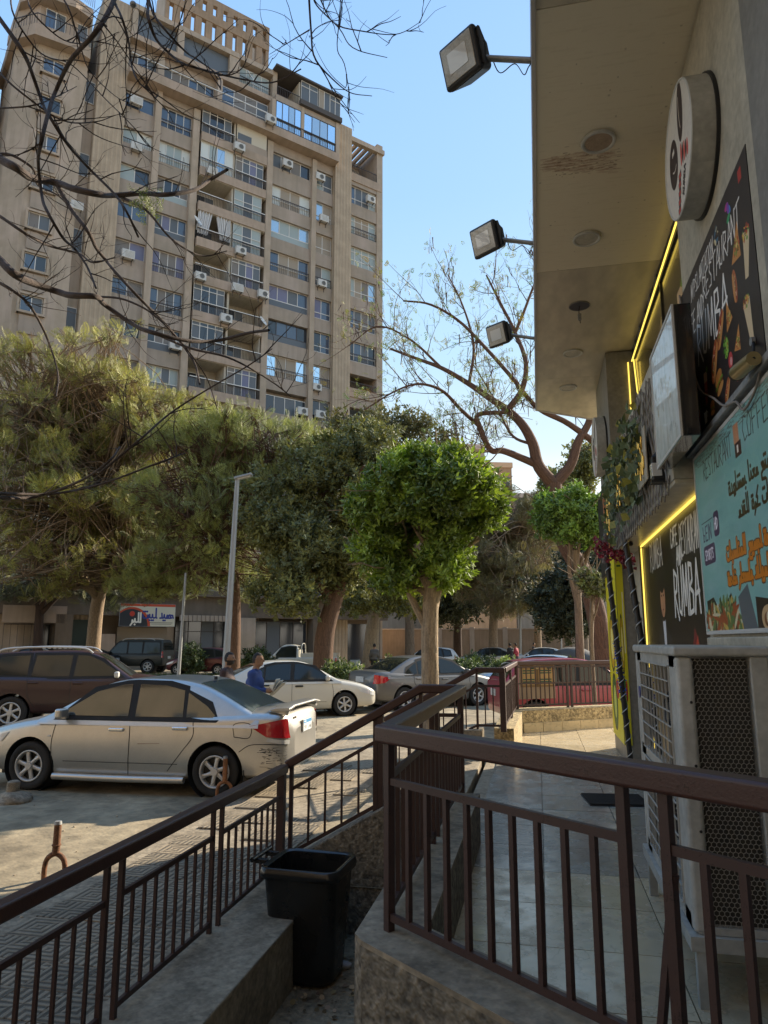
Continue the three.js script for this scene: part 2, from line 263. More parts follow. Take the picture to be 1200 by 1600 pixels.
// parapets and walls
function wallThing(name, label, geo, mat, cap) { const t = thing(name, label, 'wall'); mesh('wall', metres(geo), mat, t); if (cap) mesh('coping', metres(cap), M.cement, t); return t; }
{
  const near = [[-.76, -5.75], [-.76, -3.0], [-.72, -2.94], [1.12, -1.42], [1.3, -1.645], [-.48, -3.12], [-.48, -5.75]].reverse();
  wallThing('terrace_parapet', 'rough beige parapet under the terrace railing beside the pit', prism(near, KERB - .02 + .4, -.4), M.stone, prism(near.map(([x, z]) => [x, z]), .02, KERB - .02));
  const t = thing('pit_wall', 'low grey cement wall carrying the street railing beside the pit', 'wall');
  mesh('wall', metres(span(-2.21, -1.64, -.4, .04, -5.74, 0)), M.cement, t); mesh('coping', metres(rbox(.58, .03, 5.74, .008, -1.925, .055, -2.87)), M.cement, t);
  const stairSide = (z0, z1) => { const s = new THREE.Shape([[-2.2, -.4], [-.76, -.4], [-.76, KERB], [-.98, KERB], [-2.0, .14], [-2.2, .10]].map(([x, y]) => new THREE.Vector2(x, y))); return new THREE.ExtrudeGeometry(s, { depth: z1 - z0, bevelEnabled: true, bevelSize: .008, bevelThickness: .008, bevelSegments: 1 }).translate(0, 0, z0); };
  wallThing('stair_wall', 'rough sloping wall of the entrance steps behind the bin', stairSide(-6.02, -5.76), M.stone);
  wallThing('stair_wall', 'sloping wall on the far side of the entrance steps', stairSide(-9.92, -9.6), M.cement);
  const st = thing('entrance_steps', 'low cement entrance steps between the two sloping walls', 'steps');
  for (let k = 0; k < 3; k++) mesh('step', metres(rbox(1.15 - k * .33, .123, 3.54, .01, -.76 - (1.15 - k * .33) / 2 + .001 * k, .062 + .1235 * k, -7.81)), M.cement, st);
  const side = [[-.62, -9.93], [-.62, -12.7], [-.44, -12.95], [1.6, -14.25], [1.6, -13.86], [-.3, -12.42], [-.36, -9.93]];
  const f = thing('far_parapet', 'yellowish stucco parapet closing the far end of the terrace', 'wall');
  mesh('wall', metres(prism(side, KERB + .2, -.2)), std({ color: C(.80, .62, .34), map: T.rough, bumpMap: T.roughBump, bumpScale: .01, roughness: .95 }), f);
  const skirt = std({ color: C(.66, .53, .32), map: T.marble, roughness: .5 }), a = V(-.3, 0, -12.42), b = V(1.6, 0, -13.86), L = a.distanceTo(b), n = 6;
  for (let k = 0; k < n; k++) { const p = a.clone().lerp(b, k / n).lerp(a, .004), q = a.clone().lerp(b, (k + 1) / n - .004); p.y = q.y = FLOOR + .075; mesh('skirting_tile', metres(bar(p.add(V(.012, 0, .014)), q.add(V(.012, 0, .014)), .02, .15, .003)), skirt, f); }
}
{ // sloping litter on the pit floor
  const r = rng(31), leaf = new THREE.CircleGeometry(.014, 5).rotateX(-1.4), im = new THREE.InstancedMesh(leaf, std({ color: C(.26, .2, .12), roughness: 1, side: THREE.DoubleSide }), 420), m = new THREE.Matrix4(), q = new THREE.Quaternion(), c = C(1, 1, 1);
  for (let i = 0; i < 420; i++) { q.setFromEuler(new THREE.Euler(r() * .6, r() * 6.3, r() * .6)); const s = .4 + r() * 1.3, far = r() < .45; m.compose(V(far ? -1.2 + r() * .42 : -1.62 + r() * .84, PIT + .004 + r() * .012, far ? -4.9 - r() * .8 : -3.6 - r() * 2.1), q, V(s, s, s)); im.setMatrixAt(i, m); const k = .3 + r() * r() * 1.9; im.setColorAt(i, c.setRGB(k, k * (.86 + r() * .2), k * (.7 + r() * .4))); }
  im.name = 'leaf_litter'; im.userData = { kind: 'stuff', label: 'dry leaves and scraps littering the pit floor', category: 'litter' }; im.castShadow = im.receiveShadow = true; scene.add(im);
  const cap = mesh('bottle_cap', new THREE.CylinderGeometry(.016, .017, .012, 14).toNonIndexed(), std({ color: C(.02, .2, .42), roughness: .4 }), scene); cap.position.copy(onY(420, 1571, PIT + .006)); cap.userData = { label: 'blue plastic bottle cap lying on the pit floor', category: 'bottle cap' };
  const scrap = mesh('paper_scrap', (() => { const g = new THREE.IcosahedronGeometry(.045, 1), p = g.attributes.position; for (let i = 0; i < p.count; i++) { const k = .55 + .6 * N3(p.getX(i) * 9, p.getZ(i) * 9 + p.getY(i) * 5); p.setXYZ(i, p.getX(i) * k * 1.3, p.getY(i) * k * .6, p.getZ(i) * k); } g.computeVertexNormals(); return g; })(), std({ color: C(.34, .33, .33), roughness: .8 }), scene);
  scrap.position.copy(onY(538, 1508, PIT + .02)); scrap.userData = { label: 'crumpled grey paper scrap beside the black bin', category: 'litter' };
  // pebbles and crumbs over the street by the posts
  const pg = new THREE.IcosahedronGeometry(.012, 0), pm = new THREE.InstancedMesh(pg, std({ color: C(.4, .33, .24), roughness: 1 }), 700);
  for (let i = 0; i < 700; i++) { q.setFromEuler(new THREE.Euler(r() * 6, r() * 6, r() * 6)); const s = .25 + r() * r() * 1.6; m.compose(V(-2.3 - r() * 7, .004, -3 - Math.pow(r(), 1.3) * 15), q, V(s, s * .7, s)); pm.setMatrixAt(i, m); }
  pm.name = 'pebbles'; pm.userData = { kind: 'stuff', label: 'small pebbles and crumbs strewn on the street', category: 'gravel' }; pm.castShadow = pm.receiveShadow = true; scene.add(pm);
}

// ---------------------------------------------------------------- railings
const barGeo = new Map();
function upright(len, w) { const k = len.toFixed(3) + '|' + w; if (!barGeo.has(k)) barGeo.set(k, metres(box(w, len, w), .3)); return barGeo.get(k); }
// run: a,b = [x,z]; top/base heights at both ends; bars; thin = upper thin rail below the hand rail
function railRun(t, a, b, o) {
  const A = V(a[0], 0, a[1]), B = V(b[0], 0, b[1]), L = A.distanceTo(B), at = (f, y) => A.clone().lerp(B, f).setY(y), ang = Math.atan2(-(b[1] - a[1]), b[0] - a[0]);
  const top = (f) => o.top[0] + (o.top[1] - o.top[0]) * f, bas = (f) => o.base[0] + (o.base[1] - o.base[0]) * f, gap = o.gap ?? .19, w = o.bar ?? .016, e = (o.over ?? 0) / L;
  const h = o.hand ?? .07;
  if (!o.noTop) mesh('hand_rail', metres(bar(at(-e, top(-e) - h / 2), at(1 + e, top(1 + e) - h / 2), o.handW ?? .075, h, .014), .25), M.rail, t);
  for (const [f0, f1, n] of o.panels) {
    const up = (f) => top(f) - h - gap + .02, lo = (f) => bas(f) + .055;
    for (const [nm, fy] of [['upper_rail', up], ['bottom_rail', lo]]) mesh(nm, metres(bar(at(f0, fy(f0)), at(f1, fy(f1)), .02, .028), .3), M.bars, t);
    for (let k = 1; k < n; k++) { const f = f0 + (f1 - f0) * k / n, y0 = lo(f) + .014, y1 = up(f) - .014, m = mesh('bar', upright(y1 - y0, w), M.bars, t); m.position.copy(at(f, (y0 + y1) / 2)); m.rotation.y = ang; }
  }
  for (const [f, pw, y0] of o.posts) { const b0 = (y0 ?? bas(f)) - .02, y1 = top(f) - h + .004, m = mesh('post', upright(y1 - b0, pw), M.bars, t); m.position.copy(at(f, (b0 + y1) / 2)); m.rotation.y = ang; }
}
{
  // street side of the pit
  const z0 = -5.78, z1 = -1.05, L = z0 - z1, F = (z) => (z - z1) / L;
  const s = thing('street_railing', 'brown metal railing on the low grey wall between the sidewalk and the pit', 'railing');
  railRun(s, [-2.08, z1], [-2.08, z0], { top: [.87, .87], base: [.07, .07], over: .04, panels: [[F(-5.70), F(-4.63), 9], [F(-4.50), F(-3.46), 9], [F(-3.33), F(-2.28), 9], [F(-2.16), F(-1.1), 9]], posts: [[F(-5.76), .06], [F(-4.63), .026], [F(-4.50), .026], [F(-3.46), .026], [F(-3.33), .026], [F(-2.28), .026], [F(-2.16), .026], [F(-1.1), .026]] });
  const st = thing('stair_railing', 'brown sloping railing beside the entrance steps, next to the bin', 'railing');
  railRun(st, [-2.06, -5.88], [-.95, -5.88], { top: [.90, 1.52], base: [.10, .72], over: .02, gap: .2, panels: [[.03, .66, 5], [.72, 1, 3]], posts: [[.02, .03], [.66, .034], [.7, .045], [1, .03]] });
  railRun(st, [-.95, -5.88], [-.66, -5.9], { top: [1.52, 1.52], base: [.72, .72], over: .02, panels: [[0, 1, 2]], posts: [] });
  const sf = thing('stair_railing', 'brown sloping railing on the far side of the entrance steps', 'railing');
  railRun(sf, [-2.06, -9.74], [-.82, -9.74], { top: [.86, 1.52], base: [.12, .72], over: .02, panels: [[.03, 1, 8]], posts: [[.02, .04], [1, .03]] });
  railRun(sf, [-.82, -9.74], [-.47, -9.74], { top: [1.52, 1.52], base: [.72, .72], over: .02, panels: [[0, .9, 3]], posts: [[.96, .075]] });
  // terrace, near corner
  const n = thing('terrace_railing', 'thick brown terrace railing running from the corner post to the air conditioner', 'railing');
  railRun(n, [-.645, -3.065], [1.06, -1.652], { top: [RAIL, RAIL], base: [KERB, KERB], over: .035, hand: .075, handW: .085, bar: .02, gap: .17, panels: [[.015, .512, 10], [.575, 1, 9]], posts: [[.008, .032], [.512, .03], [.575, .03], [1, .03]] });
  const lean = bar(V(.345, 1.23, -2.245), V(.285, .74, -2.31), .02); mesh('loose_bar', metres(lean, .3), M.bars, n);
  const d = thing('terrace_railing', 'brown terrace railing along the parapet between the corner post and the steps', 'railing');
  railRun(d, [-.645, -3.13], [-.62, -5.86], { top: [RAIL - .001, RAIL - .001], base: [KERB, KERB], over: .03, hand: .073, handW: .08, bar: .02, gap: .17, panels: [[.02, .44, 9], [.5, .97, 9]], posts: [[.01, .032], [.44, .03], [.5, .03], [.975, .045]] });
  const f = thing('terrace_railing', 'brown railing on the yellowish parapet at the far end of the terrace', 'railing');
  railRun(f, [-.47, -9.84], [-.4, -12.72], { top: [RAIL, RAIL], base: [KERB, KERB], over: .02, panels: [[.01, .48, 12], [.52, 1, 12]], posts: [[.01, .04], [.48, .03], [.52, .03], [1, .04]] });
  railRun(f, [-.4, -12.76], [1.45, -13.93], { top: [RAIL - .001, RAIL - .001], base: [KERB, KERB], over: .03, gap: .05, panels: [[.01, .47, 11], [.51, .99, 11]], posts: [[.005, .04], [.47, .034], [.51, .034], [.99, .04]] });
  mesh('middle_rail', metres(bar(V(-.4, 1.14, -12.76), V(1.45, 1.14, -13.93), .02, .026), .3), M.bars, f);
}
{ // wheeled bin
  const b = thing('wheelie_bin', 'black plastic bin with an open top and no lid standing in the pit', 'bin', [-1.6, PIT, -5.03], -.05);
  const w0 = .44, d0 = .38, w1 = .51, d1 = .46, h = .74, R = (w, d, r, y) => roundRect(w, d, r, y, 0, 0, 5);
  const rings = [R(w0 - .1, d0 - .1, .1, .012), R(w0 - .02, d0 - .02, .12, .02), R(w0, d0, .12, .05)];
  for (let k = 1; k <= 8; k++) { const t = k / 8; rings.push(R(w0 + (w1 - w0) * t, d0 + (d1 - d0) * t, .12 - .05 * t, .05 + (h - .12) * t)); }
  const plastic = phys({ color: C(.012, .0125, .013), roughness: .42, bumpMap: T.stuccoBump, bumpScale: .0008, roughnessMap: T.grime });
  mesh('body', metres(loft(rings, true, false)), plastic, b);
  mesh('inner_wall', metres(loft([R(w1 - .03, d1 - .03, .06, h - .02), R(w0 - .03, d0 - .03, .1, .04)], false, true)), plastic, b);
  const y = h - .075; mesh('rim', loft([R(w1 + .005, d1 + .005, .07, y), R(w1 + .05, d1 + .05, .08, y), R(w1 + .055, d1 + .055, .08, y + .03), R(w1 + .04, d1 + .04, .08, y + .062), R(w1 + .01, d1 + .01, .07, y + .068), R(w1 - .03, d1 - .03, .06, y + .055)], false, false), plastic, b);
  for (const z of [-.13, .05]) mesh('hinge_bracket', rbox(.10, .035, .035, .01, -.335, y + .05, z), plastic, b);
  mesh('handle', rod(V(-.375, y + .07, -.19), V(-.375, y + .07, .12), .017, .017, 10), plastic, b);
  for (const z of [-.19, .19]) mesh('wheel', new THREE.CylinderGeometry(.07, .07, .04, 16).rotateX(Math.PI / 2).translate(-.2, .07, z), M.rubber, b);
}
function lockPost(p, turn, label, h, mat, k) {
  const t = thing('parking_post', label, 'parking post', [p.x, 0, p.z], turn, 'steel parking posts beside the sidewalk');
  mesh('arch', [limb([V(-.085, 0, 0), V(-.085, .10, 0), V(-.065, .165, 0), V(0, .2, 0), V(.065, .165, 0), V(.085, .10, 0), V(.085, 0, 0)], .021, .021, 8, 20)], mat, t);
  mesh('pipe', [rod(V(0, .2, 0), V(0, h, 0), .03, .028, 12), rod(V(0, h * .62, 0), V(0, h * .64, 0), .036, .036, 12)], k, t);
  mesh('cap', rod(V(0, h, 0), V(0, h + .025, 0), .031, .026, 12), M.galvanised, t);
}
lockPost(onY(350, 1249, 0), .25, 'orange parking post standing before the rear wheel of the silver sedan', .47, M.clay, M.clay);
lockPost(onY(84, 1376, 0), .1, 'rusty parking post with a forked foot at the sidewalk edge', .42, M.rust, M.rust);
{ // stump of a post in a cement lump
  const p = onY(18, 1252, 0), t = thing('post_stump', 'broken post stump in a lump of cement by the front wheel of the silver sedan', 'post', [p.x, 0, p.z]);
  const g = new THREE.SphereGeometry(.24, 24, 12, 0, 6.2832, 0, 1.571), q = g.attributes.position; for (let i = 0; i < q.count; i++) { const k = .8 + .4 * N2(q.getX(i) + q.getY(i), q.getZ(i)); q.setXYZ(i, q.getX(i) * k, q.getY(i) * k * .5, q.getZ(i) * k); } g.computeVertexNormals();
  mesh('cement_base', metres(g), M.cement, t); mesh('stump', [rod(V(0, .06, 0), V(.01, .22, 0), .075, .07, 14), rod(V(.01, .22, 0), V(.01, .235, 0), .07, .045, 14)], M.cement, t);
}
// ---------------------------------------------------------------- lettering drawn with a brush
const GLYPH = { A: '0,0 .45,1 .8,0|.1,.35 .75,.4', B: '0,0 .05,1 .5,.95 .55,.65 .1,.52 .65,.4 .6,.05 0,0', C: '.7,.85 .3,1 0,.5 .25,0 .7,.12', D: '0,0 .05,1 .6,.75 .6,.25 0,0', E: '.6,1 0,.95 0,0 .6,.02|0,.5 .5,.52', F: '.6,1 0,.95 0,0|0,.52 .45,.55', H: '0,0 0,1|.6,0 .6,1|0,.5 .6,.5', I: '.1,0 .12,1', L: '.05,1 0,0 .5,.02', M: '0,0 .12,1 .4,.2 .7,1 .8,0', N: '0,0 .05,1 .6,0 .65,1', O: '.35,1 0,.6 .1,.05 .5,.05 .65,.6 .35,1', P: '0,0 .05,1 .6,.85 .5,.5 .05,.45', R: '0,0 .08,1 .6,.85 .5,.55 .1,.48 .75,-.08', S: '.6,.9 .2,1 .05,.7 .5,.4 .45,.05 0,.08', T: '.3,0 .35,1|-.05,.95 .8,1.02', U: '0,1 .05,.1 .4,.02 .6,.3 .62,1', W: '0,1 .2,0 .4,.7 .6,0 .85,1', "'": '.1,1.05 .05,.8', b: '0,1 0,0 .4,.05 .45,.4 0,.5' };
function brush(c, text, x, y, size, width, colour, slant = 0, squeeze = 1) {
  c.strokeStyle = colour; c.lineCap = c.lineJoin = 'round'; c.lineWidth = width; let u = x;
  for (const ch of text) { const g = GLYPH[ch]; if (g) for (const part of g.split('|')) { c.beginPath(); part.split(' ').forEach((q, i) => { const [a, b] = q.split(',').map(Number), X = u + (a * squeeze + b * slant) * size, Y = y - b * size; i ? c.lineTo(X, Y) : c.moveTo(X, Y); }); c.stroke(); } u += size * squeeze * (ch === ' ' ? .45 : ch === 'I' || ch === "'" ? .36 : ch === 'M' || ch === 'W' ? 1.05 : .86); }
  return u;
}
// joined Arabic letters as pen strokes: [width, path, joins the next letter]
const ARAB = { A: [.34, '.17,1 .17,0', 0], L: [.42, '.42,0 .3,.05 .28,1|.28,.06 0,0', 1], T: [.4, '.4,0 .25,.05 .2,.36 .15,.04 0,0', 1], S: [.85, '.85,0 .75,.3 .68,.02 .55,.02 .48,.32 .4,.02 .28,.02 .2,.34 .12,.02 0,0', 1], M: [.48, '.48,0 .4,.02 .4,.28 .2,.3 .14,.05 .3,0 0,0', 1], E: [.5, '.5,0 .35,.05 .12,.36 .42,.36 .2,.03 0,0', 1], D: [.46, '.46,0 .36,.05 .3,.5|.36,.02 .06,0', 0], R: [.4, '.4,0 .25,.22 .22,-.1 0,-.34', 0], Q: [.46, '.46,0 .36,.08 .36,.42 .12,.42 .12,.1 .3,.04 0,0', 1], K: [.6, '.6,0 .1,.02 .3,.45 .08,.5 .5,.95|.2,0 0,0', 1], H: [.55, '.55,0 .45,.4 .15,.35 .3,.02 .5,-.15 .2,-.2 .2,0 0,0', 1], O: [.42, '.42,0 .34,.45 .1,.4 .06,.05 .3,0', 0], J: [.6, '.6,.02 .5,.3 .05,.34 .35,.02 0,0', 1], W: [.44, '.44,.05 .36,.4 .12,.36 .16,.05 .36,.02 .25,-.25 0,-.34', 0], Y: [.6, '.6,0 .5,.36 .2,.36 .45,.02 .1,-.1 .1,-.4 .6,-.44', 0], B: [.8, '.8,.05 .76,.3 .72,0 .5,-.04 .2,-.02 .08,.1 .06,.32', 0], X: [.7, '.7,.02 .6,.05 .4,.38 .15,.36 .1,.05 .3,.02 0,0', 1] };
function arabic(c, words, right, y, size, width, colour, edge) {
  const run = (col, w) => {
    let x = right; c.lineCap = c.lineJoin = 'round'; c.strokeStyle = c.fillStyle = col; c.lineWidth = w;
    for (const word of words.split(' ')) {
      for (const m of word.matchAll(/([A-Z])(\d?)([ab]?)/g)) {
        const [W, path] = ARAB[m[1]], s = size * .78; x -= W * s;
        for (const part of path.split('|')) { c.beginPath(); part.split(' ').forEach((q, i) => { const [a, b] = q.split(',').map(Number); i ? c.lineTo(x + a * s, y - b * size) : c.moveTo(x + a * s, y - b * size); }); c.stroke(); }
        const n = +m[2] || 0; for (let k = 0; k < n; k++) { c.beginPath(); c.arc(x + (W / 2 + (k - (n - 1) / 2) * .24) * s, y - (m[3] === 'b' ? -.24 : .66) * size, w * .62, 0, 7); c.fill(); }
      }
      x -= size * .3;
    }
  };
  if (edge) run(edge, width * 1.5); run(colour, width);
}
function blotch(c, r, x, y, w, h, cols, n) { for (let i = 0; i < n; i++) { const a = r() * 6.283, q = Math.sqrt(r()), k = cols[Math.floor(r() * cols.length)]; c.fillStyle = k; c.beginPath(); c.ellipse(x + Math.cos(a) * q * w, y + Math.sin(a) * q * h, w * (.1 + r() * .22), h * (.08 + r() * .2), r() * 3, 0, 7); c.fill(); } }
function food(c, r, kind, x, y, s, turn = 0) {
  c.save(); c.translate(x, y); c.rotate(turn);
  const E = (col, px, py, rx, ry, a = 0) => { c.fillStyle = col; c.beginPath(); c.ellipse(px * s, py * s, rx * s, ry * s, a, 0, 7); c.fill(); };
  if (kind === 'roll') { E('#b5693a', 0, 0, .95, .36); E('#8f2d1f', .05, -.08, .8, .17); blotch(c, r, 0, -.06 * s, .7 * s, .12 * s, ['#d8b06a', '#6d8f3a', '#c23b27', '#f0dfc0'], 26); E('#c98c52', 0, .2, .86, .17); }
  if (kind === 'wrap') { c.fillStyle = '#d9c3a0'; c.beginPath(); c.moveTo(-.35 * s, -.8 * s); c.lineTo(.4 * s, -.7 * s); c.lineTo(.2 * s, .9 * s); c.lineTo(-.15 * s, .9 * s); c.fill(); blotch(c, r, 0, -.7 * s, .4 * s, .25 * s, ['#6f9a3c', '#c0392b', '#e2b04a', '#7d4526'], 34); }
  if (kind === 'slice') { c.fillStyle = '#c98a4b'; c.beginPath(); c.moveTo(0, -.9 * s); c.lineTo(.55 * s, .5 * s); c.lineTo(-.6 * s, .6 * s); c.fill(); blotch(c, r, 0, .1 * s, .34 * s, .36 * s, ['#b03a22', '#e8c37a', '#7a8f3a', '#8a4a22'], 40); }
  if (kind === 'burger') { E('#b8793e', 0, -.25, .62, .38); E('#5e8f30', 0, .05, .7, .14); E('#6b2f1a', 0, .18, .64, .16); E('#c08a4e', 0, .36, .6, .2); blotch(c, r, 0, .1 * s, .5 * s, .12 * s, ['#d9a441', '#a22c1d', '#7fa03f'], 14); }
  if (kind === 'cup') { c.fillStyle = '#ece6da'; c.beginPath(); c.moveTo(-.5 * s, -.5 * s); c.lineTo(.5 * s, -.5 * s); c.lineTo(.35 * s, .6 * s); c.lineTo(-.35 * s, .6 * s); c.fill(); E('#4a2513', 0, -.5, .5, .16); c.strokeStyle = '#ece6da'; c.lineWidth = .1 * s; c.beginPath(); c.arc(.5 * s, 0, .2 * s, -1.4, 1.4); c.stroke(); }
  if (kind === 'glass') { c.fillStyle = '#c95a2c'; c.beginPath(); c.moveTo(-.3 * s, -.8 * s); c.lineTo(.3 * s, -.8 * s); c.lineTo(.2 * s, .8 * s); c.lineTo(-.2 * s, .8 * s); c.fill(); c.fillStyle = '#eac9a8'; c.fillRect(-.3 * s, -.8 * s, .6 * s, .5 * s); c.fillStyle = '#8f2418'; c.fillRect(-.22 * s, .1 * s, .44 * s, .3 * s); E('#7fae3a', .3, -.85, .16, .16); }
  if (kind === 'salad') blotch(c, r, 0, 0, .5 * s, .6 * s, ['#5f9a33', '#8fc04d', '#3f7424', '#b5372c'], 60);
  if (kind === 'ham') { E('#c4474a', 0, 0, .5, .6); E('#e3a2a0', .1, .1, .25, .3); }
  c.restore();
}
const foodPrint = canvasTex(1024, 720, (c, w, h) => { // left = far end of the wall
  const r = rng(3); c.fillStyle = '#2d2726'; c.fillRect(0, 0, w, h);
  for (let i = 0; i < 500; i++) { c.fillStyle = r() < .5 ? 'rgba(70,62,60,.10)' : 'rgba(10,8,8,.12)'; c.fillRect(r() * w, r() * h, 2 + r() * 60, 1 + r() * 5); }
  brush(c, "M'PSLANTATION", 215, 118, 70, 7, '#d9d5d0', .14, .52); brush(c, 'RESTAURANT', 400, 215, 96, 8, '#e2ded9', .14, .62);
  brush(c, 'CAFE AND', 90, 262, 92, 8, '#dcd8d3', .14, .52); brush(c, 'RUMBA', 250, 425, 165, 14, '#efece8', .1, .62);
  for (const [x, y] of [[60, 110], [800, 60]]) { for (const [k, q] of [['#b5368c', 0], ['#3f7fc4', 26], ['#35a06a', 50], ['#7a3fae', 14]]) { c.fillStyle = k; c.beginPath(); c.ellipse(x + (q % 40) - 12, y + q, 22, 13, q, 0, 7); c.fill(); } }
  c.fillStyle = '#d8c9a0'; blotch(c, r, 640, 75, 30, 40, ['#d8c9a0', '#6b5838', '#3c6d8a'], 16); c.fillStyle = '#b3302a'; c.fillRect(930, 30, 34, 44);
  food(c, r, 'slice', 855, 250, 90, .3); food(c, r, 'roll', 800, 370, 66, 1.5); food(c, r, 'wrap', 940, 330, 92, .2); food(c, r, 'slice', 700, 430, 70, -.2); food(c, r, 'wrap', 905, 545, 92, -.15);
  food(c, r, 'roll', 590, 430, 82, -.9); food(c, r, 'roll', 480, 510, 92, -1); food(c, r, 'salad', 640, 520, 60); food(c, r, 'burger', 520, 610, 78, -.3); food(c, r, 'ham', 680, 590, 52); food(c, r, 'slice', 780, 560, 62, .4);
  food(c, r, 'glass', 330, 560, 84, .1); food(c, r, 'cup', 160, 500, 46); food(c, r, 'cup', 290, 665, 52); food(c, r, 'burger', 400, 670, 50, .1); food(c, r, 'roll', 610, 680, 60, -.9); food(c, r, 'ham', 740, 665, 46); food(c, r, 'glass', 190, 650, 60);
});
const bluePrint = canvasTex(1024, 720, (c, w, h) => {
  const r = rng(9); c.fillStyle = '#86b9b4'; c.fillRect(0, 0, w, h);
  for (let i = 0; i < 260; i++) { c.fillStyle = ['rgba(150,200,198,.12)', 'rgba(110,160,165,.12)', 'rgba(170,190,205,.10)'][i % 3]; c.beginPath(); c.ellipse(r() * w, r() * h, 20 + r() * 90, 10 + r() * 40, 0, 0, 7); c.fill(); }
  c.fillStyle = 'rgba(95,88,74,.55)'; for (let i = 0; i < 400; i++) c.fillRect(r() * w, r() * 46, 3 + r() * 30, 1 + r() * 3);
  brush(c, 'RESTAURANT', 120, 120, 78, 5, '#3d3a36', 0, .52); c.fillStyle = '#c98d68'; c.fillRect(492, 30, 50, 66); c.fillStyle = '#4a2f2c'; c.fillRect(496, 96, 60, 50); c.fillStyle = '#e8ddd0'; c.fillRect(514, 106, 16, 26); brush(c, 'COFFEE', 580, 116, 84, 5, '#3d3a36', 0, .6);
  arabic(c, 'AST2aMT2aY MET1aA T1bMS3aAHDO2a', 850, 250, 64, 11, '#4b3a26'); arabic(c, 'MT1bART2bAB2a KRO2a ALQ2aDM', 840, 345, 62, 11, '#4b3a26');
  c.fillStyle = '#4c3a5e'; c.beginPath(); c.roundRect(196, 268, 66, 96, 18); c.fill(); c.beginPath(); c.roundRect(40, 380, 150, 78, 16); c.fill(); brush(c, 'HD', 206, 336, 44, 7, '#efeaf2', 0, .55); brush(c, 'SPORTS', 56, 438, 40, 6, '#e6dfea', 0, .55); brush(c, 'bEIN', 50, 360, 60, 6, '#4c3a5e', 0, .66); c.fillStyle = '#44505a'; c.fillRect(36, 282, 150, 4);
  arabic(c, 'T2bWJ1bD Q2aAEO2a LJ1bMT2bY ALMT1aAST1bAB2a', 860, 470, 60, 13, '#d07a26', '#5a3317'); arabic(c, 'W AET2bAD ALMT2bLAD T1bASEAR J1aAXO2a', 860, 560, 60, 13, '#d07a26', '#5a3317');
  c.fillStyle = '#1f78c8'; c.beginPath(); c.arc(985, 420, 96, 0, 7); c.fill(); brush(c, 'W', 935, 455, 78, 18, '#f2f6fa'); c.fillStyle = '#4a2a22'; c.beginPath(); c.arc(1010, 150, 95, 0, 7); c.fill(); c.fillStyle = '#5d7a35'; c.beginPath(); c.arc(1000, 130, 50, 0, 7); c.fill(); brush(c, 'CAF', 895, 330, 50, 4, '#7f9a96', .2, .6);
  const tri = (pts, col) => { c.fillStyle = col; c.beginPath(); pts.forEach(([x, y], i) => i ? c.lineTo(x, y) : c.moveTo(x, y)); c.fill(); };
  tri([[30, 600], [120, 590], [200, 660], [330, 588], [420, 720], [30, 720]], '#2e2f26'); blotch(c, r, 220, 690, 190, 60, ['#8ea36b', '#5f7a45', '#d5c9a4', '#a0522d', '#c7a550', '#3f4a30'], 220);
  tri([[400, 610], [500, 572], [560, 720], [430, 720]], '#5d666c'); tri([[560, 620], [720, 640], [760, 600], [850, 590], [1024, 610], [1024, 720], [560, 720]], '#2c2420'); c.fillStyle = '#caa77c'; c.beginPath(); c.ellipse(650, 690, 52, 40, 0, 0, 7); c.fill(); c.fillStyle = '#7a4a2a'; c.beginPath(); c.ellipse(650, 694, 32, 24, 0, 0, 7); c.fill(); c.fillStyle = '#f0e2c4'; c.beginPath(); c.ellipse(650, 690, 14, 20, 0, 0, 7); c.fill(); blotch(c, r, 930, 660, 60, 50, ['#3b2a22', '#8c8578', '#59493c'], 40);
});
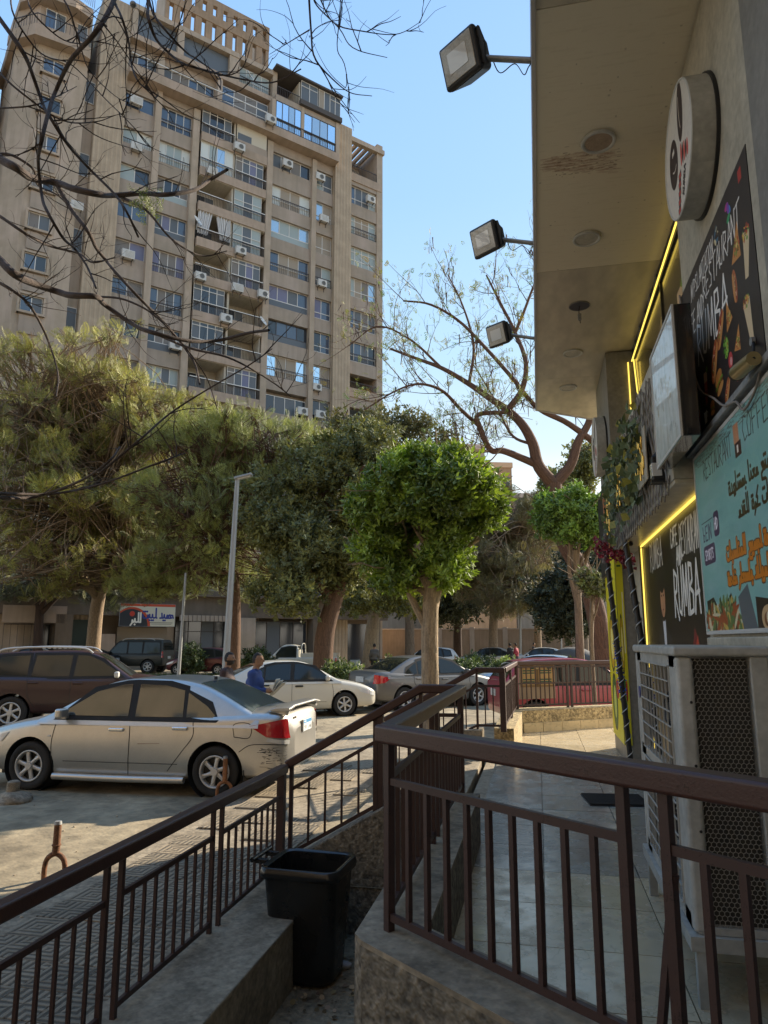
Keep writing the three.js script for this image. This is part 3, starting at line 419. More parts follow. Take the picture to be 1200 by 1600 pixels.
const windowPrint = canvasTex(1024, 900, (c, w, h) => {
  const r = rng(21); c.fillStyle = '#1d1813'; c.fillRect(0, 0, w, h); for (let i = 0; i < 40; i++) { c.fillStyle = ['rgba(60,66,24,.14)', 'rgba(44,34,26,.2)'][i % 2]; c.beginPath(); c.ellipse(r() * w, r() * h, 30 + r() * 80, 30 + r() * 60, 0, 0, 7); c.fill(); }
  brush(c, 'RUMBA', 150, 120, 100, 9, '#d8d3ca', .1, .5); brush(c, 'CAFE', 520, 85, 58, 8, '#e6e2db', .1, .5); brush(c, 'AND', 585, 150, 54, 8, '#e6e2db', .1, .5); brush(c, 'RESTAURANT', 640, 130, 96, 8, '#dcd7cf', .1, .3); brush(c, 'RUMBA', 520, 300, 140, 14, '#ebe7e0', .08, .5);
  c.fillStyle = '#2c2b2b'; c.beginPath(); c.moveTo(210, 900); c.lineTo(235, 360); c.lineTo(330, 300); c.lineTo(440, 370); c.lineTo(480, 900); c.fill(); c.fillStyle = '#d9d9dc'; c.beginPath(); c.moveTo(315, 305); c.lineTo(362, 305); c.lineTo(345, 620); c.fill(); c.fillStyle = '#c08a66'; c.beginPath(); c.ellipse(336, 232, 40, 66, 0, 0, 7); c.fill(); c.fillStyle = '#1c1512'; c.beginPath(); c.ellipse(334, 180, 43, 34, 0, 0, 7); c.fill(); c.fillRect(318, 296, 40, 14); c.fillStyle = '#2a1b14'; c.fillRect(312, 220, 15, 6); c.fillRect(345, 220, 15, 6); c.fillStyle = '#8a4a3a'; c.fillRect(322, 268, 28, 5);
  c.fillStyle = '#7c1f22'; c.beginPath(); c.moveTo(640, 900); c.lineTo(690, 430); c.lineTo(750, 340); c.lineTo(850, 450); c.lineTo(880, 900); c.fill(); c.fillStyle = '#b59ab8'; c.beginPath(); c.moveTo(700, 900); c.lineTo(715, 420); c.lineTo(770, 900); c.fill(); c.fillStyle = '#c2412c'; c.beginPath(); c.moveTo(735, 400); c.lineTo(780, 360); c.lineTo(785, 640); c.fill(); c.fillStyle = '#8d6f92'; c.beginPath(); c.moveTo(800, 900); c.lineTo(815, 460); c.lineTo(870, 900); c.fill();
});
const upperPrint = canvasTex(1024, 512, (c, w, h) => { const r = rng(33); c.fillStyle = '#2b2720'; c.fillRect(0, 0, w, h); blotch(c, r, 500, 260, 500, 240, ['rgba(70,62,40,.3)', 'rgba(30,30,34,.4)', 'rgba(90,80,50,.2)'], 60); food(c, r, 'wrap', 250, 260, 90); food(c, r, 'glass', 700, 240, 90); c.fillStyle = '#b9a178'; c.beginPath(); c.ellipse(480, 200, 34, 90, .1, 0, 7); c.fill(); c.fillStyle = '#a83226'; c.fillRect(900, 60, 50, 210); c.fillStyle = '#d8b04a'; c.fillRect(840, 80, 44, 170); c.fillStyle = '#5a8a3a'; c.fillRect(870, 270, 60, 90); c.fillStyle = '#c89a72'; c.beginPath(); c.ellipse(330, 330, 26, 80, 0, 0, 7); c.fill(); });
const signPrint = canvasTex(512, 512, (c) => {
  c.fillStyle = '#d6d0c6'; c.fillRect(0, 0, 512, 512); const r = rng(4); for (let i = 0; i < 500; i++) { c.fillStyle = 'rgba(120,110,96,.05)'; c.fillRect(r() * 512, r() * 512, 3 + r() * 20, 2 + r() * 30); }
  const bean = (x, y, rx, ry, a) => { c.fillStyle = '#33211d'; c.beginPath(); c.ellipse(x, y, rx, ry, a, 0, 7); c.fill(); };
  bean(330, 135, 50, 118, .12); bean(165, 250, 78, 105, -.1); c.strokeStyle = '#cfc6ba'; c.lineWidth = 7; c.beginPath(); c.moveTo(318, 60); c.quadraticCurveTo(300, 130, 322, 200); c.stroke(); c.fillStyle = '#d6d0c6'; c.fillRect(150, 190, 40, 22); c.beginPath(); c.moveTo(140, 270); c.quadraticCurveTo(180, 300, 210, 275); c.stroke();
  for (let k = 0; k < 5; k++) { c.fillStyle = k % 2 ? '#3a2623' : '#c8473c'; c.beginPath(); c.ellipse(300 + k * 26, 300 + k * 10, 13, 46 - k * 3, .1, 0, 7); c.fill(); }
  for (let k = 0; k < 5; k++) { const y = 350 + k * 30, x = 235 - k * 12; c.fillStyle = '#3a2623'; c.fillRect(x - 4, y - 4, 48, 30); c.fillStyle = '#c8473c'; c.fillRect(x + 4, y + 2, 30, 18); }
  c.save(); c.translate(300, 470); c.rotate(-.95); brush(c, 'RUMBA', 0, 0, 34, 8, '#2f2421', 0, .7); brush(c, 'CAFE', 0, 0, 0, 1, '#2f2421'); c.restore();
});
const lemonPrint = canvasTex(256, 640, (c) => { c.fillStyle = '#d9cf24'; c.fillRect(0, 0, 256, 640); for (const [y, a, b] of [[320, '#c9a41c', '#efe58a'], [520, '#3f6b33', '#c7d46b']]) { c.fillStyle = '#2c3a1c'; c.beginPath(); c.ellipse(96, y, 62, 98, 0, 0, 7); c.fill(); c.fillStyle = a; c.beginPath(); c.ellipse(96, y, 52, 86, 0, 0, 7); c.fill(); c.fillStyle = b; c.beginPath(); c.ellipse(96, y, 30, 56, 0, 0, 7); c.fill(); } c.fillStyle = '#e9e6c8'; c.fillRect(176, 150, 34, 200); c.fillStyle = '#3b5a2a'; c.fillRect(40, 60, 150, 6); c.fillStyle = '#b3402a'; c.beginPath(); c.arc(170, 470, 34, 0, 7); c.fill(); });

// ---------------------------------------------------------------- cafe building
const shop = thing('cafe_building', 'beige cafe building with a deep flat canopy', 'building');
{
  const w = [];
  w.push(span(1.1, 1.6, -.2, 5.66, -5.05, -3.33), span(1.06, 1.6, -.2, 5.66, -3.328, 7));     // near wall and pilaster
  w.push(span(1.6, 9, -.2, 10.5, -11, 7), span(1.38, 1.6, 4.0, 5.66, -9.4, -5.052), span(1.2, 1.6, -.2, 2.96, -9.4, -5.052));
  mesh('wall', metres(w), M.shopWall, shop);
  mesh('column', metres(span(1.02, 1.6, 0, 5.66, -11, -9.402)), M.greyPanel, shop);
  mesh('pilaster_panel', metres([span(1.05, 1.06, .5, 3.0, -3.2, -1), span(1.05, 1.06, 3.01, 5.6, -3.2, -1)]), M.greyPanel, shop);
  const fas = mesh('fascia', metres(span(.95, 1.38, 2.96, 4.03, -9.2, -5.055)), M.shopWall, shop);
  mesh('fascia_soffit', metres(span(.955, 1.2, 2.93, 2.958, -9.19, -5.06)), M.soffit, shop);
  mesh('upper_wall', metres(span(1.1, 1.59, 5.9, 10.5, -10.9, 7)), M.shopWall, shop);
  mesh('cornice', metres(span(1.02, 1.1, 10.3, 10.6, -11.1, 7)), M.shopWall, shop);
  // printed windows
  const quad = (z0, z1, y0, y1, x) => { const g = new THREE.PlaneGeometry(z1 - z0, y1 - y0).rotateY(-Math.PI / 2).translate(x, (y0 + y1) / 2, (z0 + z1) / 2); return g; };
  const lw = mesh('shop_window', quad(-8.42, -5.07, FLOOR + .03, 2.925, 1.192), phys({ map: windowPrint, roughness: .35 }), shop);
  const uw = mesh('upper_window', quad(-9.38, -5.07, 4.04, 5.5, 1.374), phys({ map: upperPrint, roughness: .2, clearcoat: .4 }), shop);
  mesh('window_frame', metres([span(1.355, 1.379, 5.5, 5.655, -9.39, -5.06), span(1.36, 1.379, 4.035, 5.5, -7.25, -7.22)]), M.black, shop); mesh('window_jamb', metres(span(1.16, 1.199, FLOOR, 2.93, -8.5, -8.46)), M.black, shop);
  mesh('floor_skirting', metres(span(1.17, 1.199, FLOOR, FLOOR + .1, -8.45, -5.06)), M.greyPanel, shop);
  for (let k = 0; k < 5; k++) mesh('blue_tile', rbox(.012, .11, .2, .003, 1.35, 5.58, -7.4 - k * .42), std({ color: C(.02 + .02 * (k % 3), .06, .12 + .03 * (k % 2)), roughness: .2 }), uw);
  // canopy: panels with open joints, edge trim
  const can = mesh('canopy', metres(prism([[.13, 6], [1.6, 6], [1.6, -12.75], [1.1, -12.45], [.13, -11.72]], .2, 5.70)), M.shopWall, shop);
  const stain = canvasTex(512, 1024, (c, W, H) => { const r = rng(61); c.fillStyle = '#ffffff'; c.fillRect(0, 0, W, H); for (let i = 0; i < 900; i++) { c.fillStyle = `rgba(150,130,100,${.02 + r() * .03})`; c.fillRect(r() * W, r() * H, 4 + r() * 70, 1 + r() * 5); }
    for (let i = 0; i < 420; i++) { const t = r(), x = 10 + t * 230, y = 470 + (r() - .5) * (50 + 60 * t) + t * 14; c.fillStyle = `rgba(${150 - r() * 30},${98 - r() * 20},${70},${.05 + r() * .16})`; c.fillRect(x, y, 10 + r() * 44, 1 + r() * 4); }
    for (let i = 0; i < 70; i++) { c.fillStyle = `rgba(90,66,48,${.2 + r() * .4})`; c.fillRect(60 + r() * 200, 410 + r() * 120, 2 + r() * 12, 1 + r() * 3); }
    for (let i = 0; i < 50; i++) { c.fillStyle = `rgba(80,70,54,${.1 + r() * .25})`; c.fillRect(r() * W, r() * H, 2 + r() * 5, 2 + r() * 4); } });
  const seams = [5.9, 2.62, -.62, -3.86, -7.1, -10.3];
  seams.forEach((z, i) => {
    const z1 = i < 5 ? seams[i + 1] + .006 : -13, poly = i < 5 ? [[.13, z], [1.375, z], [1.375, z1], [.13, z1]] : [[.13, z], [1.375, z], [1.375, -12.6], [1.1, -12.42], [.13, -11.7]];
    const g = prism(poly, .018, 5.681), p = g.attributes.position, uv = g.attributes.uv; for (let k = 0; k < p.count; k++) uv.setXY(k, (p.getX(k) - .13) / 1.245, (p.getZ(k) - z1) / (z - z1));
    mesh('soffit_panel', g, i === 3 ? std({ color: C(.74, .66, .50), map: stain, roughness: .33 }) : M.soffit, can);
  });
  mesh('edge_trim', metres([span(.1, .128, 5.665, 5.93, -11.7, 6), bar(V(.115, 5.797, -11.71), V(1.6, 5.797, -12.82), .028, .264)]), M.soffitEdge, can);
  // light strips (lit by day)
  const strip = (p, q, label) => { const s = mesh('led_strip', bar(p, q, .015, .015), M.led, scene); s.name = numbered('led_strip'); s.userData = { label, category: 'light strip', group: 'yellow light strips' }; return s; };
  RectAreaLightUniformsLib.init();
  const glow = (w, pos, target) => { const l = new THREE.RectAreaLight(C(1, .72, .12), .6, w, .02); l.position.copy(pos); l.lookAt(target); scene.add(l); };
  glow(3.3, V(1.16, 2.903, -6.75), V(1.0, 2.4, -6.75)); glow(4, V(1.322, 5.5, -7.3), V(1.0, 5.3, -7.3));
  strip(V(1.175, 2.915, -5.08), V(1.175, 2.915, -8.42), 'glowing yellow light strip along the top of the printed shop window');
  strip(V(1.18, .5, -8.44), V(1.18, 2.9, -8.44), 'upright yellow light strip at the far edge of the printed shop window');
  strip(V(1.335, 5.53, -5.3), V(1.345, 5.5, -9.36), 'yellow light strip under the canopy over the upper window');
  strip(V(1.30, 4.05, -9.39), V(1.30, 5.5, -9.39), 'upright yellow light strip on the column beside the upper window');
  strip(V(1.36, 4.1, -8.9), V(1.36, 5.5, -9.3), 'slanting yellow light strip in the corner of the upper window');
}
{ // posters
  const poster = (name, label, tex, z0, z1, y0, y1, x, frame, rough) => { const t = thing(name, label, 'poster', [x, y0, (z0 + z1) / 2]); const g = new THREE.PlaneGeometry(z1 - z0, y1 - y0).rotateY(-Math.PI / 2).translate(-.016, (y1 - y0) / 2, 0); mesh('print', g, phys({ map: tex, roughness: rough }), t); mesh('backing', box(.028, y1 - y0, z1 - z0, -.001, (y1 - y0) / 2, 0), M.black, t); if (frame) { const H = y1 - y0, W = z1 - z0, q = .022; mesh('frame', [box(.03, q, W + .04, -.004, H + q / 2, 0), box(.03, q, W + .04, -.004, -q / 2, 0), box(.03, H, q, -.004, H / 2, -W / 2 - q / 2), box(.03, H, q, -.004, H / 2, W / 2 + q / 2)], frame, t); } return t; };
  poster('menu_poster', 'black poster of sandwiches and drinks high on the cafe wall', foodPrint, -5.03, -3.37, 3.16, 4.24, 1.085, null, .4);
  poster('cafe_poster', 'turquoise poster with brown and orange Arabic lettering above the air conditioner', bluePrint, -4.95, -2.95, 1.93, 3.05, 1.08, M.white, .3);
  const l = mesh('metal_ledge', metres(rbox(.06, .04, 1.9, .006, 1.065, 3.115, -4.1)), M.galvanised, scene); l.userData = { label: 'grey metal ledge between the black and the turquoise poster', category: 'ledge' };
  const b = mesh('torn_board', metres(rbox(.04, .12, 1.9, .01, 1.075, 1.83, -4.0)), M.shopWall, scene); b.userData = { label: 'cream board under the turquoise poster', category: 'board' };
  // round signs
  const disc = (name, label, tex, x0, x1, y, z, r, cat) => { const t = thing(name, label, cat, [x1, y, z]); const th = x1 - x0, rim = new THREE.CylinderGeometry(r, r, th, 64, 1, true).rotateZ(Math.PI / 2).translate(-th / 2, 0, 0); mesh('rim', metres(rim), M.acWhite, t); const f = new THREE.CircleGeometry(r - .004, 64).rotateY(-Math.PI / 2).translate(-th - .001, 0, 0); mesh('face', f, std({ map: tex, roughness: .5 }), t); mesh('edge_ring', new THREE.TorusGeometry(r - .008, .008, 6, 64).rotateY(Math.PI / 2).translate(-th, 0, 0), M.white, t); mesh('back', new THREE.CylinderGeometry(r + .012, r + .012, .02, 48).rotateZ(Math.PI / 2).translate(-.011, 0, 0), M.black, t); };
  disc('round_sign', 'round white sign with two coffee beans above the black poster', signPrint, .955, 1.1, 4.83, -4.2, .40, 'sign');
  disc('round_sign', 'round white sign on the side of the far column', signPrint, .88, 1.02, 4.55, -10.1, .42, 'sign');
  // light box
  const lb = thing('light_box', 'square light box sign with a blank weathered white face', 'sign', [.86, 3.05, -4.68]);
  mesh('housing', rbox(.1, .82, .86, .006, .055, .40, 0), M.blackGloss, lb); const face = canvasTex(256, 256, (c) => { const r = rng(77); c.fillStyle = '#d3dadb'; c.fillRect(0, 0, 256, 256); for (let i = 0; i < 240; i++) { c.fillStyle = ['rgba(120,110,80,.10)', 'rgba(240,246,250,.16)', 'rgba(90,110,120,.08)'][i % 3]; c.fillRect(r() * 256, r() * 256, 2 + r() * 18, 8 + r() * 60); } c.fillStyle = 'rgba(130,104,50,.35)'; for (let i = 0; i < 12; i++) c.fillRect(40 + r() * 160, 90 + r() * 60, 3 + r() * 14, 4 + r() * 20); c.fillStyle = 'rgba(40,44,46,.8)'; for (let i = 0; i < 9; i++) c.fillRect(150 + r() * 70, 200 + r() * 26, 1.5, 6 + r() * 10); });
  mesh('face', new THREE.PlaneGeometry(.83, .79).rotateY(-Math.PI / 2).translate(-.001, .40, 0), phys({ map: face, roughness: .25, clearcoat: .4 }), lb); mesh('face_frame', [box(.012, .02, .86, 0, .80, 0), box(.012, .02, .86, 0, 0, 0), box(.012, .78, .02, 0, .4, .42), box(.012, .78, .02, 0, .4, -.42)], M.white, lb);
  // projecting narrow sign on the column
  const ns = thing('narrow_sign', 'narrow black and orange board on the side of the far column', 'sign', [1.0, 2.75, -10.4]); mesh('panel', rbox(.06, 1.15, .8, .006, -.03, .58, 0), M.black, ns); mesh('edge', rbox(.064, 1.17, .03, .004, -.03, .58, .41), std({ color: C(.5, .22, .1), roughness: .6 }), ns);
  // yellow banner
  const yb = thing('lemon_banner', 'tall yellow banner with lemon pictures on the cafe column', 'banner', [1.0, FLOOR + .25, -10.05]); mesh('print', new THREE.PlaneGeometry(1.3, 2.42).rotateY(-Math.PI / 2).translate(-.022, 1.21, 0), std({ map: lemonPrint, roughness: .45 }), yb); mesh('backing', box(.036, 2.42, 1.3, 0, 1.21, 0), std({ color: C(.55, .5, .08), roughness: .6 }), yb);
  mesh('front_strip', new THREE.PlaneGeometry(.08, 2.42).translate(.03, 1.21, .66), std({ map: lemonPrint, roughness: .45 }), yb);
}
{ // lattice with ivy and gold letters
  const t = thing('ivy_trellis', 'willow trellis with artificial ivy hanging on the cafe fascia', 'trellis'), r = rng(91), g = [];
  const z0 = -9.15, z1 = -5.15, wood = std({ color: C(.24, .215, .19), roughness: .9 });
  for (let z = z0 - .9; z < z1; z += .15) for (const s of [-1, 1]) { let a = s > 0 ? z : z + .75, b = a + s * .75, ya = 2.86 + r() * .05, yb = 3.9 + r() * .12 - (z > -6 ? .1 : 0); const cut = (v) => Math.max(z0, Math.min(z1, v)), A = cut(a), B = cut(b); if (Math.abs(A - B) < .05) continue; const fy = (q) => ya + (yb - ya) * (q - a) / (b - a); g.push(bar(V(.935 + (s > 0 ? .006 : -.006), fy(A), A), V(.935 + (s > 0 ? .006 : -.006), fy(B), B), .009, .012)); }
  mesh('lattice', g, wood, t);
  const lf = leafShape(.055, .05), im = new THREE.InstancedMesh(lf, leafMat(.3), 620), m = new THREE.Matrix4(), q = new THREE.Quaternion(), c = C(1, 1, 1);
  for (let i = 0; i < 620; i++) { const z = -9.0 + Math.pow(r(), .8) * 3.1, e = (z + 7.6) / 1.6; q.setFromEuler(new THREE.Euler((r() - .5) * 1.6, -1.2 + (r() - .5) * 1.8, (r() - .5) * 2.4)); const s = .8 + r() * 1.4; m.compose(V(.9 - r() * .08, 3.42 + (r() + r() - 1) * (.62 - .2 * e * e), z), q, V(s, s, s)); im.setMatrixAt(i, m); const k = .5 + r() * .8; im.setColorAt(i, r() < .16 ? c.setRGB(.3 * k, .28 * k, .05) : c.setRGB(.10 * k, .14 * k, .045 * k)); }
  im.name = 'ivy_leaves'; im.userData = { kind: 'stuff' }; im.castShadow = im.receiveShadow = true; t.add(im);
  const gold = std({ color: C(.85, .58, .16), roughness: .25, metalness: .8 });
  const plate = thing('gold_sign', 'small pale plaque with gold lettering on the ivy trellis', 'sign', [.89, 3.12, -6.05]); mesh('plate', rbox(.014, .44, .58, .006, 0, .22, 0), std({ color: C(.42, .38, .3), roughness: .5 }), plate);
  const scribble = (n, s) => { const a = []; let z = -.22; for (let k = 0; k < n; k++) { const y = .12 + (k % 2) * .16 + r() * .06; a.push(limb([V(-.014, y - .08, z), V(-.016, y + .1, z + .02), V(-.014, y - .04, z + .05), V(-.014, y + .06, z + .07)].map((p) => p.multiplyScalar(s)), .008, .008, 6, 12)); z += .44 / n; } return a; };
  mesh('lettering', scribble(7, 1), gold, plate);
  for (const [z, y, s, l] of [[-7.1, 3.1, 1, 'gold letters hung in the middle of the ivy'], [-8.2, 3.0, 1.1, 'gold letters hung at the far end of the ivy']]) { const p = mesh('gold_letters', scribble(4, s), gold, scene); p.name = numbered('gold_letters'); p.position.set(.84, y, z); p.userData = { label: l, category: 'sign' }; }
  const ln = thing('wall_lantern', 'small black lantern under the light box', 'lantern', [.90, 2.98, -5.35]); mesh('body', [rbox(.09, .18, .09, .01, 0, .12, 0), rod(V(0, .21, 0), V(0, .25, 0), .05, .01, 6), box(.11, .016, .11, 0, .022, 0)], M.black, ln); mesh('glass', rbox(.07, .1, .094, .005, -.014, .11, 0), M.lampClear, ln);
}
{ // garland poles, flowers
  const r = rng(44);
  const pole = (label, a, b) => { const t = thing('garland_pole', label, 'pole', [0, 0, 0], 0, 'tinsel wrapped poles by the cafe window'); mesh('pole', rod(a, b, .032, .03, 10), M.black, t); const d = b.clone().sub(a), u = V(1, 0, 0).cross(d).normalize(), v = d.clone().normalize().cross(u), pts = []; for (let i = 0; i <= 150; i++) { const f = i / 150, k = i * .66; pts.push(a.clone().addScaledVector(d, f).addScaledVector(u, Math.cos(k) * .037).addScaledVector(v, Math.sin(k) * .037)); } mesh('silver_tinsel', limb(pts, .006, .006, 4, 300), M.steel, t); const bl = []; for (let i = 0; i < 60; i++) { const f = .3 + r() * .25, p = a.clone().addScaledVector(d, f).add(V((r() - .5) * .1, (r() - .5) * .1, (r() - .5) * .1)); bl.push(new THREE.TetrahedronGeometry(.012).translate(p.x, p.y, p.z)); } mesh('blue_tinsel', bl, std({ color: C(.03, .06, .35), roughness: .2, metalness: .7 }), t); };
  pole('black pole wrapped in silver tinsel in front of the lemon banner', V(1.03, FLOOR, -9.28), V(.86, 3.05, -9.15));
  pole('black pole wrapped in silver and blue tinsel beside the printed window', onZ(1040, 1210, -7.6).setY(FLOOR), onZ(975, 832, -7.9));
  const rope = thing('dried_garland', 'grey dried garland rope drooping from the trellis', 'garland'); mesh('rope', limb([onZ(945, 880, -9.2), onZ(948, 830, -9.1), onZ(960, 800, -8.8), onZ(972, 812, -8.4), onZ(985, 850, -8.0)], .035, .03, 8, 24), std({ color: C(.2, .185, .19), roughness: 1, bumpMap: T.roughBump, bumpScale: .02 }), rope);
  const fl = thing('red_flower_garland', 'garland of dark red artificial flowers between the two poles', 'flowers'), pa = onZ(925, 868, -9.2), pb = onZ(992, 882, -8.1);
  mesh('stem', limb([pa, onZ(955, 860, -8.7), pb], .008, .008, 5), M.black, fl);
  const im = new THREE.InstancedMesh(leafShape(.05, .05), leafMat(.3), 420), m = new THREE.Matrix4(), q = new THREE.Quaternion(), c = C(1, 1, 1);
  for (let i = 0; i < 420; i++) { const f = r(), p = onZ(928 + f * 62, 852 + f * 26 + (r() + r() - 1) * (20 - 8 * f), -9.2 + f * 1.1 + (r() - .5) * .2); q.setFromEuler(new THREE.Euler(r() * 6, r() * 6, r() * 6)); const s = .5 + r() * .7; m.compose(p, q, V(s, s, s)); im.setMatrixAt(i, m); const k = .4 + r(); im.setColorAt(i, c.setRGB(.26 * k, .012 * k, .03 * k)); }
  im.name = 'petals'; im.userData = { kind: 'stuff' }; im.castShadow = im.receiveShadow = true; fl.add(im);
}
{ // flood lights on the canopy edge
  const glass = phys({ color: C(.55, .52, .45), roughness: .18, clearcoat: .6, map: T.stucco });
  const flood = (label, z, hx, hy, turn, s) => {
    const t = thing('flood_light', label, 'flood light', [.1, 5.82, z], 0, 'flood lights on arms along the canopy edge');
    mesh('arm', [rod(V(.01, 0, 0), V(hx + .16 * s, hy - .02, 0), .022, .022, 10), box(.02, .12, .08, .01, 0, 0)], M.galvanised, t);
    const h = new THREE.Group(); h.name = 'head'; h.position.set(hx, hy, 0); h.rotation.order = 'YXZ'; h.rotation.set(.32, turn, -.06); t.add(h);
    mesh('housing', [rbox(.34 * s, .30 * s, .05, .02, 0, 0, .02), loft([roundRect(.34 * s, .30 * s, .03, 0), roundRect(.24 * s, .2 * s, .03, -.15)].map((q) => q.map((p) => V(p.x, p.z, p.y + .0)))), ...[-3, -2, -1, 0, 1, 2, 3].map((k) => box(.008, .26 * s, .06, k * .04 * s, 0, -.03))], M.black, h);
    mesh('lens', rbox(.29 * s, .25 * s, .012, .004, 0, 0, .046), glass, h); mesh('reflector', box(.18 * s, .14 * s, .004, 0, 0, .053), M.lampClear, h);
    mesh('bracket', [bar(V(.175 * s, -.12 * s, 0), V(.2 * s, 0, 0), .02, .03), bar(V(.2 * s, 0, 0), V(.175 * s, .12 * s, 0), .02, .03)], M.black, h);
    mesh('cable', limb([V(hx + .2, hy, -.02), V(hx + .26, hy - .14, -.02), V(hx + .36, hy - .13, .03), V(hx + .42, hy - .22, .02), V(-.02, hy - .15, 0), V(.0, -.02, 0)], .004, .004, 4, 30), M.black, t);
  };
  flood('flood light tilted outward at the near end of the canopy, nearest the round sign', -4.4, -.47, .1, -.72, 1);
  flood('second flood light along the canopy edge from the round sign', -6.75, -.47, .1, -.72, 1);
  flood('third flood light along the canopy edge, furthest from the round sign', -9.1, -.47, .1, -.72, 1);
  // down lights
  [[.6, -5.14], [.6, -6.52], [.6, -9.35], [.59, -10.7]].forEach(([x, z], i) => { const t = thing('down_light', ['round down light beside the brown stain on the canopy', 'round down light next to the dirty one under the canopy', 'round down light between the empty hole and the canopy end', 'last round down light at the end of the canopy'][i], 'down light', [x, 5.68, z], 0, 'round down lights under the canopy'); mesh('ring', new THREE.TorusGeometry(.118, .016, 8, 36).rotateX(Math.PI / 2).translate(0, -.008, 0), M.white, t); mesh('lens', new THREE.CylinderGeometry(.112, .112, .012, 32).translate(0, -.006, 0), std({ color: i ? C(.62, .58, .48) : C(.5, .36, .25), map: T.stucco, roughness: .4 }), t); });
  const e = thing('empty_light_hole', 'open dark hole with a dangling wire under the canopy', 'light hole', [.61, 5.68, -7.96]); mesh('hole', new THREE.CylinderGeometry(.115, .115, .006, 32).translate(0, -.004, 0), std({ color: C(.008, .012, .03), roughness: .4 }), e); mesh('hole_edge', new THREE.TorusGeometry(.116, .006, 6, 32).rotateX(Math.PI / 2).translate(0, -.005, 0), M.greyPanel, e); mesh('wire', limb([V(0, 0, 0), V(-.01, -.08, .01), V(-.005, -.16, 0), V(.0, -.22, .01)], .005, .004, 5, 12), M.black, e); mesh('connector', rbox(.04, .08, .03, .006, -.005, -.14, 0), M.galvanised, e);
  // spot lamp and cable on the poster
  const s = thing('spot_lamp', 'small brass spot lamp on an arm over the turquoise poster', 'spot lamp', [1.06, 3.28, -3.5]); const sp = V(1.06, 3.28, -3.5), sa = onX(1178, 560, 1.0).sub(sp), sb = onX(1152, 582, .98).sub(sp); mesh('arm', rod(V(0, 0, 0), sa, .007, .007, 8), M.black, s); mesh('wall_plate', rod(V(.005, 0, 0), V(-.012, 0, 0), .022, .022, 12), M.galvanised, s); mesh('shade', rod(sa, sb, .034, .038, 18), std({ color: C(.34, .27, .13), roughness: .3, metalness: .7 }), s); mesh('opening', rod(sb, sb.clone().add(sb.clone().sub(sa).multiplyScalar(.12)), .039, .036, 18), M.black, s);
  const cb = mesh('loose_cable', limb([onX(1062, 462, 1.06), onX(1075, 540, 1.04), onX(1092, 605, 1.05), onX(1115, 622, 1.04), onX(1133, 634, 1.03), onX(1150, 628, 1.04), onX(1162, 640, 1.04), onX(1180, 610, 1.05), onX(1192, 560, 1.05)], .007, .007, 5, 50), std({ color: C(.22, .19, .16), roughness: .7 }), scene); cb.userData = { label: 'loose grey cable sagging across the black poster', category: 'cable' };
}
